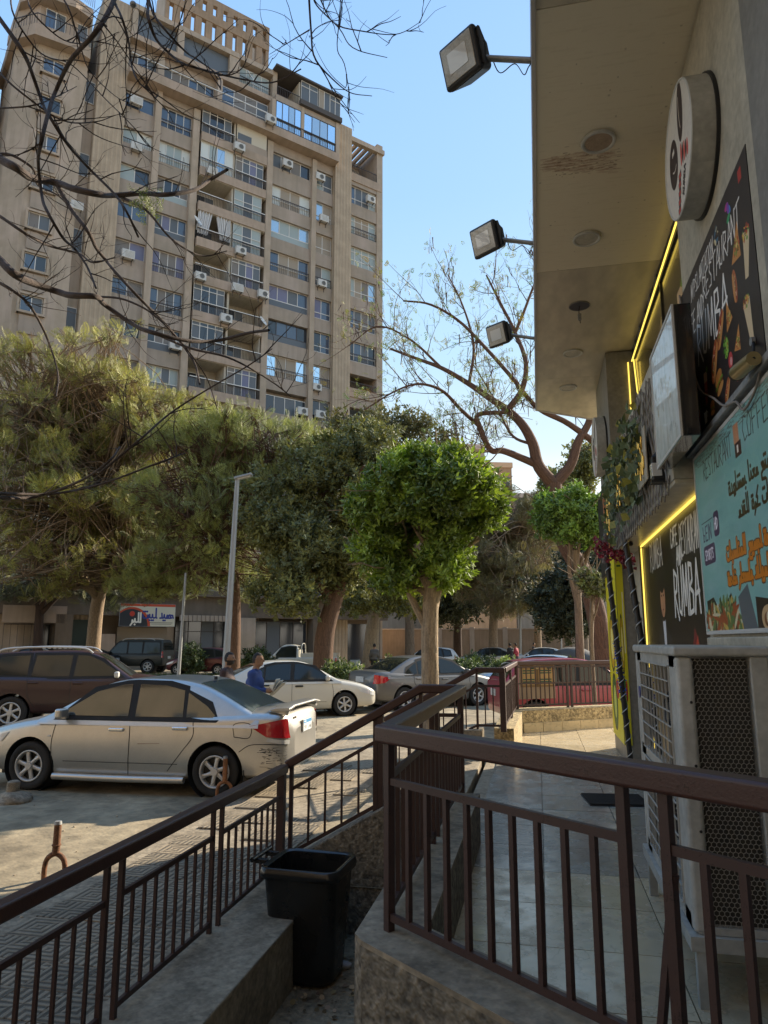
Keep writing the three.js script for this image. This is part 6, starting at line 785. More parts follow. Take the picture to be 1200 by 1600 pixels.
{ // planted strip with grass and shrubs
  const P = (px, d) => { const p = foot(px, d); return [p.x, p.z]; };
  const ms = structure('planted_strip', 'planted strip of bare earth and grass between the parked cars and the far road', 'planted strip', metres(prism([P(-400, 31), P(900, 27), P(1300, 30), P(1300, 37), P(900, 34), P(-400, 38)], .32, -.2)), std({ color: C(.20, .17, .10), map: repeat(T.dust, .5), bumpMap: T.dustBump, bumpScale: .04, roughness: 1 }));
  const r = rng(501), g = joined([0, 1, 2, 3, 4].map((k) => leafShape(.2, .02).rotateX(.3).rotateY(k * 1.3))), im = new THREE.InstancedMesh(g, leafMat(.45), 9000), m = new THREE.Matrix4(), q = new THREE.Quaternion(), c = C(1, 1, 1);
  for (let i = 0; i < 9000; i++) { const px = r() < .7 ? 560 + r() * 440 : -300 + r() * 900, d = 27.5 + (px < 700 ? 3 * (1 - Math.max(0, px) / 900) : 0) + r() * 6.5, p = foot(px, d); q.setFromEuler(new THREE.Euler((r() - .5) * .5, r() * 6, (r() - .5) * .5)); const s = .7 + r() * .8; m.compose(p.setY(.115), q, V(s, s, s)); im.setMatrixAt(i, m); const k = .6 + r() * .7; im.setColorAt(i, c.setRGB(.10 * k, .15 * k, .03 * k)); }
  im.name = 'grass'; im.userData = { kind: 'stuff', label: 'short green grass on the planted strip', category: 'grass' }; im.castShadow = im.receiveShadow = true; scene.add(im);
  const bush = (label, px, D, w, h, seed, c0, c1, lit) => { const b = foot(px, D), k = D / 1128, t = thing('shrub', label, 'shrub', [0, 0, 0], 0, 'shrubs on the planted strip'), cl = crown(t, [[b.x, h * k * .55 + .1, b.z, w * k, h * k * .55, w * k * .6], [b.x + w * k * .5, h * k * .4 + .1, b.z, w * k * .6, h * k * .45, w * k * .5]], { seed, clumps: 40, per: 22, sprig: SP.far, inner: .2, rc: .28, size: .7, c0, c1, trans: .45 }); const gs = []; for (let i = 0; i < 6; i++) gs.push(limb([b.clone().setY(.05), cl[i].clone().lerp(b, .5).setY(.4), cl[i]], .03, .008, 5, 6)); mesh('stem', gs, barks.brown, t); };
  const dk = [.03, .05, .015], md = [.13, .19, .04], br = [.24, .32, .06];
  bush('leafy shrub at the foot of the thick leaning trunk', 535, 25.5, 26, 34, 511, dk, br); bush('leafy shrub before the front of the grey sedan', 720, 28, 24, 30, 512, dk, md); bush('shrub with bright leaves next to the railing of the steps', 790, 29, 26, 34, 513, dk, br); bush('dark shrub behind the round clipped tree', 750, 31, 30, 34, 514, dk, md); bush('low shrub near the foot of the bare tree', 905, 27, 34, 30, 515, dk, md); bush('shrub between the blue shirted man and the dark trunk', 400, 33, 26, 40, 516, dk, md); bush('potted looking shrub before the dark shop glass', 300, 40, 16, 36, 517, dk, md); bush('sunlit shrub reflected beside the maroon car', 120, 33, 26, 40, 518, md, br); bush('shrub in front of the whitewashed trunk', 610, 30, 22, 26, 519, dk, br);
}
// ---------------------------------------------------------------- vehicles; local x forward, y up, z to the right side
function curve1(keys, smooth = true) { return (x) => { const n = keys.length; if (x <= keys[0][0]) return keys[0].slice(1); if (x >= keys[n - 1][0]) return keys[n - 1].slice(1); let i = 0; while (x > keys[i + 1][0]) i++; const a = keys[i], b = keys[i + 1], t = (x - a[0]) / (b[0] - a[0]), p = keys[Math.max(0, i - 1)], q = keys[Math.min(n - 1, i + 2)]; return a.slice(1).map((_, k) => { const A = a[k + 1], B = b[k + 1]; if (!smooth) return A + (B - A) * t; const h = b[0] - a[0], ma = i ? (B - p[k + 1]) / (b[0] - p[0]) * h : B - A, mb = i < n - 2 ? (q[k + 1] - A) / (q[0] - a[0]) * h : B - A, t2 = t * t, t3 = t2 * t; return (2 * t3 - 3 * t2 + 1) * A + (t3 - 2 * t2 + t) * ma + (3 * t2 - 2 * t3) * B + (t3 - t2) * mb; }); }; }
const SIDE = [[0, .86], [.06, .95], [.35, .995], [.62, 1], [.88, .985], [1, .945]];
const sideF = (t) => { t = Math.max(0, Math.min(1, t)); let i = 0; while (i < SIDE.length - 2 && t > SIDE[i + 1][0]) i++; const [a, A] = SIDE[i], [b, B] = SIDE[i + 1]; return A + (B - A) * (t - a) / (b - a); };
const KINDS = {
  sedan: { body: [[-2.24, .5, .46, .78, .83], [-2.21, .66, .36, .9, .95], [-2.14, .76, .29, .985, 1.03], [-1.9, .835, .25, 1.0, 1.06], [-1.3, .86, .22, .975, 1.06], [-.5, .862, .19, .95, 1.0], [.4, .862, .19, .925, .97], [1.0, .855, .2, .905, .955], [1.4, .845, .22, .86, .915], [1.85, .81, .24, .76, .82], [2.1, .73, .26, .67, .71], [2.22, .58, .32, .6, .62], [2.25, .42, .4, .55, .56]], roof: [[-1.86, .98], [-1.72, 1.04], [-1.1, 1.33], [-.78, 1.415], [-.3, 1.445], [.12, 1.425], [.42, 1.34], [1.0, 1.02], [1.2, .92]], belt: .95, wb: .815, wr: .60, ry: 1.42,
    wins: [[[.93, .965], [.46, 1.265], [.12, 1.355], [-.02, 1.365], [-.07, .965]], [[-.17, .965], [-.13, 1.365], [-.5, 1.355], [-.78, 1.29], [-.83, .965]], [[-.88, .965], [-.84, 1.265], [-1.14, 1.1], [-1.27, .99], [-1.24, .965]]], front: [.36, 1.08], rear: [-1.76, -.93], wheels: [-1.3, 1.3], wr0: .31, tail: [[-2.218, .72], [-1.96, .745], [-1.74, .875], [-2.19, .965]], head: [[1.72, .62], [2.17, .5], [2.14, .6], [1.62, .74]], plateY: .82, seams: [[[.94, .24], [.98, .6], [.93, .93]], [[-.12, .22], [-.13, .6], [-.12, .94]], [[-.66, .3], [-.86, .55], [-1.0, .75], [-.98, .95]]], handles: [[.06, .80], [-.82, .83]], mirror: [.80, 1.0] },
  hatch: { body: [[-1.86, .5, .45, .8, .86], [-1.83, .7, .33, .9, .96], [-1.75, .79, .27, .95, 1.02], [-1.2, .82, .22, .95, 1.0], [-.3, .825, .19, .93, .97], [.7, .82, .2, .92, .96], [1.15, .81, .22, .88, .93], [1.6, .77, .24, .78, .83], [1.82, .68, .27, .68, .71], [1.92, .5, .35, .6, .61]], roof: [[-1.8, .97], [-1.72, 1.1], [-1.5, 1.36], [-1.2, 1.45], [-.3, 1.49], [.1, 1.46], [.38, 1.36], [.9, 1.03], [1.05, .93]], belt: .95, wb: .775, wr: .58, ry: 1.46,
    wins: [[[.82, .97], [.4, 1.27], [.1, 1.385], [-.1, 1.4], [-.14, .97]], [[-.22, .97], [-.18, 1.4], [-.8, 1.38], [-.92, .97]], [[-1.0, .99], [-.92, 1.36], [-1.3, 1.28], [-1.42, 1.03]]], front: [.34, .97], rear: [-1.74, -1.42], wheels: [-1.15, 1.2], wr0: .29, tail: [[-1.83, .72], [-1.6, .74], [-1.58, .96], [-1.8, .98]], head: [[1.45, .64], [1.85, .52], [1.82, .63], [1.36, .76]], plateY: .74, seams: [[[.8, .24], [.83, .6], [.8, .93]], [[-.18, .22], [-.18, .94]], [[-.8, .3], [-.96, .6], [-1.0, .95]]], handles: [[-.02, .82], [-.9, .84]], mirror: [.72, 1.0] },
  suv: { body: [[-2.12, .55, .5, .9, 1.0], [-2.09, .76, .42, 1.0, 1.08], [-2.0, .85, .36, 1.08, 1.12], [-1.3, .88, .34, 1.09, 1.13], [-.3, .88, .32, 1.06, 1.1], [.7, .88, .32, 1.05, 1.1], [1.1, .875, .33, 1.03, 1.1], [1.6, .85, .35, .98, 1.04], [1.95, .79, .38, .88, .93], [2.1, .66, .44, .76, .8], [2.15, .45, .5, .68, .7]], roof: [[-2.1, 1.05], [-2.04, 1.25], [-1.88, 1.52], [-1.6, 1.61], [-.5, 1.655], [.1, 1.64], [.45, 1.54], [1.05, 1.14], [1.2, 1.04]], belt: 1.09, wb: .82, wr: .63, ry: 1.61,
    wins: [[[.98, 1.1], [.5, 1.42], [.22, 1.54], [-.02, 1.55], [-.06, 1.1]], [[-.15, 1.1], [-.12, 1.55], [-.86, 1.55], [-.92, 1.1]], [[-1.0, 1.12], [-1.0, 1.55], [-1.5, 1.53], [-1.75, 1.4], [-1.78, 1.14]]], front: [.4, 1.12], rear: [-2.06, -1.86], wheels: [-1.28, 1.36], wr0: .345, tail: [[-2.1, .8], [-1.95, .82], [-1.95, 1.08], [-2.08, 1.08]], head: [[1.7, .84], [2.1, .68], [2.08, .8], [1.6, .96]], plateY: .85, seams: [[[.96, .36], [1.0, .7], [.96, 1.07]], [[-.1, .34], [-.1, 1.08]], [[-.78, .4], [-.95, .7], [-.98, 1.08]]], handles: [[.04, .95], [-.86, .97]], mirror: [.86, 1.13], rails: 1 },
  jeep: { body: [[-2.3, .6, .55, 1.0, 1.06], [-2.28, .86, .5, 1.08, 1.12], [-2.2, .9, .45, 1.12, 1.15], [-.3, .9, .42, 1.1, 1.14], [1.0, .9, .42, 1.08, 1.14], [1.9, .87, .44, 1.02, 1.08], [2.2, .82, .48, .95, .98], [2.3, .6, .52, .85, .88]], roof: [[-2.29, 1.08], [-2.26, 1.5], [-2.16, 1.84], [-1.9, 1.92], [-.2, 1.94], [.3, 1.9], [.55, 1.8], [1.05, 1.2], [1.15, 1.08]], belt: 1.12, wb: .86, wr: .7, ry: 1.88,
    wins: [[[.98, 1.14], [.5, 1.72], [.3, 1.78], [-.05, 1.78], [-.08, 1.14]], [[-.18, 1.14], [-.16, 1.78], [-.98, 1.78], [-1.0, 1.14]], [[-1.1, 1.14], [-1.1, 1.78], [-2.02, 1.76], [-2.1, 1.16]]], front: [.5, 1.08], rear: [-2.275, -2.2], wheels: [-1.4, 1.45], wr0: .39, tail: [[-2.29, .9], [-2.2, .9], [-2.2, 1.25], [-2.28, 1.25]], head: [[2.0, .8], [2.26, .7], [2.25, .9], [1.98, .98]], plateY: .9, seams: [[[-.12, .44], [-.12, 1.1]]], handles: [[.02, .98], [-.9, .98]], mirror: [.9, 1.2], rails: 1 },
  pickup: { body: [[-2.4, .6, .5, .95, .97], [-2.38, .8, .45, 1.0, 1.02], [-2.3, .83, .4, 1.0, 1.02], [-.4, .83, .36, .98, 1.0], [.9, .83, .36, .97, 1.02], [1.7, .81, .38, .92, .98], [2.1, .74, .42, .82, .86], [2.2, .5, .5, .74, .75]], roof: [[-.32, 1.0], [-.28, 1.45], [-.12, 1.62], [.3, 1.66], [.6, 1.6], [1.12, 1.12], [1.25, 1.0]], belt: 1.0, wb: .78, wr: .6, ry: 1.62,
    wins: [[[1.02, 1.02], [.62, 1.45], [.3, 1.54], [-.12, 1.52], [-.14, 1.02]]], front: [.56, 1.15], rear: [-.29, -.22], wheels: [-1.45, 1.35], wr0: .33, tail: [[-2.4, .7], [-2.3, .7], [-2.3, .95], [-2.38, .95]], head: [[1.75, .72], [2.15, .6], [2.12, .74], [1.7, .86]], plateY: .7, seams: [[[-.16, .4], [-.16, .98]], [[.95, .4], [.95, .98]]], handles: [[-.02, .86]], mirror: [.95, 1.06], bed: 1 },
};
const ev = new Evaluator(); ev.useGroups = false; ev.attributes = ['position', 'normal', 'uv'];
const rimGeo = (() => { const g = [new THREE.LatheGeometry([[.86, -.3], [1, -.3], [1, .42], [.95, .5], [.88, .46], [.84, .2], [.86, -.3]].map(([x, y]) => new THREE.Vector2(x, y)), 40).rotateX(Math.PI / 2), new THREE.CylinderGeometry(.27, .3, .3, 20).rotateX(Math.PI / 2).translate(0, 0, .22)]; for (let k = 0; k < 6; k++) { const q = (x, w, z0, z1) => [V(x, -w, z0), V(x, -w * .8, z1), V(x, w * .8, z1), V(x, w, z0)]; g.push(loft([q(.2, .14, .05, .36), q(.6, .12, .05, .36), q(.9, .17, .05, .32)]).rotateZ(k * Math.PI / 3)); } return joined(g); })();
const wheelCache = new Map();
function wheelParts(r) { if (!wheelCache.has(r)) { const w = .19, pr = [[r * .64, -w / 2], [r * .9, -w / 2], [r * .985, -w / 2 + .025], [r, -w / 4], [r, w / 4], [r * .985, w / 2 - .025], [r * .9, w / 2], [r * .64, w / 2], [r * .62, 0], [r * .64, -w / 2]].map(([a, b]) => new THREE.Vector2(a, b)); wheelCache.set(r, { tyre: new THREE.LatheGeometry(pr, 40).rotateX(Math.PI / 2), rim: rimGeo.clone().scale(r * .66, r * .66, r * .4).translate(0, 0, w / 2 - .055), disc: new THREE.CylinderGeometry(r * .6, r * .6, .05, 24).rotateX(Math.PI / 2), hub: new THREE.CylinderGeometry(r * .14, r * .16, .05, 16).rotateX(Math.PI / 2).translate(0, 0, w / 2 - .012) }); } return wheelCache.get(r); }
const kindCache = new Map();
function kindParts(kind) {
  if (kindCache.has(kind)) return kindCache.get(kind);
  const K = KINDS[kind], B = curve1(K.body), RF = curve1(K.roof), x0 = K.body[0][0], x1 = K.body[K.body.length - 1][0], parts = {};
  const N = 56, rings = [];
  for (let i = 0; i <= N; i++) { const f = i / N, e = f < .5 ? .5 * Math.pow(2 * f, 1.25) : 1 - .5 * Math.pow(2 - 2 * f, 1.25), x = x0 + (x1 - x0) * e, [w, yb, ys, yt] = B(x), half = [[0, yb], [w * .7, yb], ...SIDE.map(([t, k]) => [w * k, yb + t * (ys - yb)]), [w * .84, ys + .55 * (yt - ys)], [w * .5, yt - .004], [0, yt]]; const ring = [...half.map(([z, y]) => V(x, y, z)), ...half.slice(1, -1).reverse().map(([z, y]) => V(x, y, -z))]; rings.push(ring); }
  let body = new Brush(loft(rings)); body.updateMatrixWorld();
  for (const wx of K.wheels) for (const s of [-1, 1]) { const c = new Brush(new THREE.CylinderGeometry(K.wr0 + .055, K.wr0 + .055, .6, 36).rotateX(Math.PI / 2)); c.position.set(wx, K.wr0 + .01, s * .92); c.updateMatrixWorld(); body = ev.evaluate(body, c, SUBTRACTION); body.updateMatrixWorld(); }
  parts.body = metres(body.geometry, .8);
  const wid = (y) => K.wb - (K.wb - K.wr) * (y - K.belt) / (K.ry - K.belt), rr = [], g0 = K.roof[0][0], g1 = K.roof[K.roof.length - 1][0];
  for (let i = 0; i <= 40; i++) { const x = g0 + (g1 - g0) * i / 40, y = RF(x)[0], ye = Math.max(K.belt - .05, y - .055), half = [[0, K.belt - .1], [wid(K.belt - .1), K.belt - .1], [wid(ye), ye], [wid(ye) - .025, ye + (y - ye) * .6], [wid(ye) - .075, ye + (y - ye) * .88], [wid(ye) * .5, y - .001], [0, y]]; rr.push([...half.map(([z, yy]) => V(x, yy, z)), ...half.slice(1, -1).reverse().map(([z, yy]) => V(x, yy, -z))]); }
  parts.cabin = metres(toCreasedNormals(loft(rr), .7), .8);
  const side = (x, y) => { const [w, yb, ys] = B(x); return w * sideF((y - yb) / (ys - yb)); };
  const pane = (poly, s, off = .006, grow = 0) => { const c = poly.reduce((a, p) => [a[0] + p[0] / poly.length, a[1] + p[1] / poly.length], [0, 0]), P = poly.map(([x, y]) => [x + Math.sign(x - c[0]) * grow, y + Math.sign(y - c[1]) * grow]), g = new THREE.ShapeGeometry(new THREE.Shape(P.map(([x, y]) => new THREE.Vector2(x, y)))), p = g.attributes.position; for (let i = 0; i < p.count; i++) p.setZ(i, s * (wid(p.getY(i)) + off)); if (s < 0) { const q = g.index.array; for (let i = 0; i < q.length; i += 3) [q[i], q[i + 1]] = [q[i + 1], q[i]]; } g.computeVertexNormals(); return g; };
  parts.wins = []; for (const s of [-1, 1]) K.wins.forEach((w, i) => parts.wins.push([pane(w, s, .009), pane(w, s, .004 + .0012 * i, .057)]));
  const glassGrid = (a, b, inset) => { const g = new THREE.PlaneGeometry(1, 1, 12, 10), p = g.attributes.position; for (let i = 0; i < p.count; i++) { const u = p.getY(i) + .5, x = a + (b - a) * u, y = RF(x)[0], ye = Math.max(K.belt - .05, y - .055), v = p.getX(i) * 2; p.setXYZ(i, x + (a < 0 ? -.008 : .008), y + .006 - .012 * v * v * v * v, v * (wid(ye) - inset)); } g.computeVertexNormals(); return g; };
  parts.front = glassGrid(K.front[1], K.front[0], .09); parts.rear = glassGrid(K.rear[0], K.rear[1], .1);
  const patch = (q, s, off) => { const g = new THREE.PlaneGeometry(1, 1, 8, 5), p = g.attributes.position; for (let i = 0; i < p.count; i++) { const u = p.getX(i) + .5, v = p.getY(i) + .5, L = (a, b, t) => [a[0] + (b[0] - a[0]) * t, a[1] + (b[1] - a[1]) * t], a = L(q[0], q[1], u), b = L(q[3], q[2], u), [x, y] = L(a, b, v); p.setXYZ(i, x - (x < -1.5 ? off * .6 : 0) + (x > 1.5 ? off * .6 : 0), y, s * (side(x, y) + off)); } g.computeVertexNormals(); return g; };
  parts.tails = [-1, 1].map((s) => patch(K.tail, s, .012)); parts.heads = [-1, 1].map((s) => patch(K.head, s, .01));
  parts.seams = []; const dense = (l) => { const c = new THREE.CatmullRomCurve3(l.map(([x, y]) => V(x, y, 0))), a = []; for (let i = 0; i <= 24; i++) { const p = c.getPoint(i / 24); a.push([p.x, p.y]); } return a; }; parts.dense = dense;
  for (const s of [-1, 1]) for (const l of K.seams) parts.seams.push(limb(dense(l).map(([x, y]) => V(x, y, s * (side(x, y) + .001))), .0055, .0055, 5, 48));
  for (const s of [-1, 1]) { const xs = [K.wheels[0] + .5, 0, K.wheels[1] - .5]; parts.seams.push(limb(xs.map((x) => V(x, K.body[5][2] + .2, s * (side(x, K.body[5][2] + .2) + .003))), .004, .004, 4, 10)); }
  parts.handles = []; for (const s of [-1, 1]) for (const [x, y] of K.handles) parts.handles.push(rbox(.21, .042, .034, .014, x, y, s * (side(x, y) + .014)));
  parts.mirrors = [-1, 1].map((s) => joined([rbox(.1, .13, .2, .035, K.mirror[0], K.mirror[1], s * (K.wb + .13), 3), box(.05, .05, .12, K.mirror[0], K.mirror[1] - .05, s * (K.wb + .02))]));
  parts.side = side; parts.K = K; parts.wid = wid; parts.patch = patch; parts.x0 = x0; parts.x1 = x1; parts.B = B; kindCache.set(kind, parts); return parts;
}
const paint = (r, g, b, o = {}) => phys({ color: C(r, g, b), metalness: o.metal ?? .35, roughness: o.rough ?? .38, clearcoat: o.coat ?? .7, clearcoatRoughness: .12 });
function vehicle(kind, name, label, category, at, heading, mat, o = {}) {
  const P = kindParts(kind), K = P.K, t = thing(name, label, category, [at.x, 0, at.z], Math.atan2(-heading.z, heading.x), o.group); t.scale.setScalar(o.scale ?? 1);
  mesh('body', P.body, mat, t); const cab = mesh('cabin', P.cabin, mat, t);
  P.wins.forEach(([g, f]) => { const m = mesh('window', g, o.glass || M.darkGlass, t); mesh('window_seal', f, M.rubber, m); });
  mesh('windscreen', P.front, M.darkGlass, t); mesh('rear_window', P.rear, o.rear || M.darkGlass, t);
  P.tails.forEach((g) => mesh('tail_light', g, M.lampRed, t)); P.heads.forEach((g) => mesh('headlight', g, M.lampClear, t));
  P.mirrors.forEach((g) => mesh('side_mirror', g, o.mirror || mat, t));
  if (!o.far) { P.seams.forEach((g) => mesh('panel_gap', g, M.black, t)); P.handles.forEach((g) => mesh('door_handle', g, o.handle || mat, t)); }
  const W = wheelParts(K.wr0);
  for (const wx of K.wheels) for (const s of [-1, 1]) { const w = new THREE.Group(); w.name = 'wheel'; t.add(w); w.position.set(wx, K.wr0, s * (P.B(wx)[0] - .115)); if (s < 0) w.rotation.y = Math.PI; w.rotateZ(wx * 7 + s); mesh('tyre', W.tyre, M.rubber, w); mesh('rim', W.rim, o.rim || M.alloy, w); mesh('brake_disc', W.disc, M.black, w); mesh('hub', W.hub, M.alloy, w); const li = mesh('wheel_arch', new THREE.CylinderGeometry(K.wr0 + .05, K.wr0 + .05, .42, 30, 1, true).rotateX(Math.PI / 2).translate(wx, K.wr0 + .012, s * (P.B(wx)[0] - .235)), M.rubber, t); }
  mesh('underbody', box(P.x1 - P.x0 - .7, .1, 1.1, 0, K.body[5][2] + .02, 0), M.black, t);
  const px = P.x0 - .006; mesh('number_plate', rbox(.02, .15, .4, .004, px - .004, K.plateY, 0), o.plate || M.white, t); mesh('number_plate', rbox(.02, .12, .4, .004, P.x1 + .006, .48, 0), o.plate || M.white, t);
  if (K.rails) for (const s of [-1, 1]) mesh('roof_rail', limb([V(-1.7, K.ry + .0, s * (K.wr - .02)), V(-1.55, K.ry + .075, s * (K.wr - .02)), V(0, K.ry + .1, s * (K.wr - .02)), V(.18, K.ry + .06, s * (K.wr - .02)), V(.28, K.ry - .02, s * (K.wr - .02))], .022, .022, 8, 24), M.alloy, t);
  if (K.bed) { mesh('cargo_bed', [span(-2.34, -.42, .98, 1.2, .74, .79), span(-2.34, -.42, .98, 1.2, -.79, -.74), span(-2.38, -2.34, .98, 1.2, -.79, .79)], mat, t); mesh('roll_bar', limb([V(-.45, 1.0, -.7), V(-.45, 1.6, -.6), V(-.45, 1.6, .6), V(-.45, 1.0, .7)], .03, .03, 8, 30), mat, t); }
  return t;
}
const camRight = V(Math.cos(YAW), 0, -Math.sin(YAW)), camFwd = V(-Math.sin(YAW), 0, -Math.cos(YAW));
const head = (r, f) => camRight.clone().multiplyScalar(r).addScaledVector(camFwd, f).normalize();
// centre of a car from the ground point of one wheel: side +1 right, -1 left
function byWheel(kind, p, d, wheel, side, sc = 1) { const K = KINDS[kind], right = V(-d.z, 0, d.x), hw = curve1(K.body)(K.wheels[wheel])[0] - .06; return p.clone().addScaledVector(d, -K.wheels[wheel] * sc).addScaledVector(right, -side * hw * sc); }
{ // silver sedan with more of its detail
  const d = head(-.985, .17), sc = .965, P = kindParts('sedan'), pl = canvasTex(256, 96, (c) => { c.fillStyle = '#d8dde0'; c.fillRect(0, 0, 256, 96); c.fillStyle = '#4b8fc0'; c.fillRect(0, 0, 256, 30); c.fillStyle = '#e9eef2'; c.fillRect(20, 10, 60, 10); arabic(c, 'T2bD E R', 236, 74, 40, 8, '#22262a'); c.fillStyle = '#22262a'; c.font = 'bold 44px sans-serif'; c.fillText('1VV', 18, 82); });
  const dustTone = tone(.9, 1, (x, y) => N1(x, y) * .8 + N5(x, y) * .3), silver = phys({ color: C(.62, .60, .56), metalness: .75, roughness: .33, clearcoat: .5, clearcoatRoughness: .15, map: dustTone });
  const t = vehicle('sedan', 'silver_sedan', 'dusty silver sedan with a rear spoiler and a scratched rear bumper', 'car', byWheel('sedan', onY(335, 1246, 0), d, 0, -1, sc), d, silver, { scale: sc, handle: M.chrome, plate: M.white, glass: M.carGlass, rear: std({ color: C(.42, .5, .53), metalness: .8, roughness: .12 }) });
  mesh('rear_plate', box(.006, .15, .40, P.x0 - .024, .82, 0), std({ color: C(.8, .8, .8), roughness: .5 }), t); mesh('plate_print', new THREE.PlaneGeometry(.38, .14).rotateY(-Math.PI / 2).translate(P.x0 - .029, .82, 0), std({ map: pl, roughness: .5 }), t);
  for (const s of [-1, 1]) { mesh('spoiler_foot', loft([[V(-2.2, 1.02, s * .62), V(-1.95, 1.05, s * .62), V(-1.95, 1.05, s * .72), V(-2.2, 1.0, s * .72)], [V(-2.22, 1.09, s * .64), V(-2.03, 1.1, s * .64), V(-2.03, 1.1, s * .70), V(-2.22, 1.09, s * .70)]]), silver, t); mesh('sill_skirt', limb([V(-.9, .2, s * .845), V(0, .195, s * .86), V(.92, .2, s * .85)], .045, .045, 8, 12), silver, t); mesh('side_lamp', rbox(.05, .025, .01, .004, 1.02, .70, s * (P.side(1.02, .70) + .004)), M.lampClear, t); mesh('mud_flap', box(.012, .18, .2, -1.68, .26, s * .72), M.rubber, t); mesh('clear_lens', P.patch([[-2.213, .645], [-1.96, .69], [-1.98, .735], [-2.215, .695]], s, .011), M.lampClear, t); }
  mesh('spoiler_wing', loft([-.74, -.5, 0, .5, .74].map((z) => { const e = Math.abs(z) > .6 ? -.03 : 0; return [V(-2.25, 1.095 + e, z), V(-2.22, 1.125 + e, z), V(-2.03, 1.115 + e, z), V(-1.97, 1.09 + e, z), V(-2.05, 1.085 + e, z), V(-2.21, 1.082 + e, z)]; })), silver, t);
  const seam = (l, s = -1) => mesh('panel_gap', limb(P.dense(l).map(([x, y]) => V(x, y, s * (P.side(x, y) + .001))), .0052, .0052, 5, 48), M.black, t);
  seam([[-1.62, .56], [-1.75, .64], [-1.95, .655], [-2.2, .645]]); seam([[-1.55, .74], [-1.75, .74], [-1.76, .89], [-1.54, .89], [-1.55, .74]]);
  const sr = rng(61), sc2 = []; for (let i = 0; i < 60; i++) { const x = -1.85 - sr() * .33, y = .36 + sr() * .26, L = .03 + sr() * .16 * (x > -2.05 ? 1 : .5); const a = V(x, y, -(P.side(x, y) + .0012)), b = V(Math.max(-2.2, x - L), y + (sr() - .5) * .02, 0); b.z = -(P.side(b.x, b.y) + .0012); sc2.push(limb([a, b], .0022 + sr() * .003, .001, 3, 3)); } mesh('scratches', sc2, M.black, t); mesh('door_scratch', limb([V(-.25, .63, -(P.side(-.25, .63) + .001)), V(-.55, .64, -(P.side(-.55, .64) + .001))], .003, .002, 4, 4), M.rust, t);
  mesh('antenna', rbox(.05, .05, .02, .008, -.92, 1.42, 0), M.black, t); mesh('trunk_badge', rbox(.008, .03, .14, .003, P.x0 + .03, .95, -.42), M.chrome, t);
}
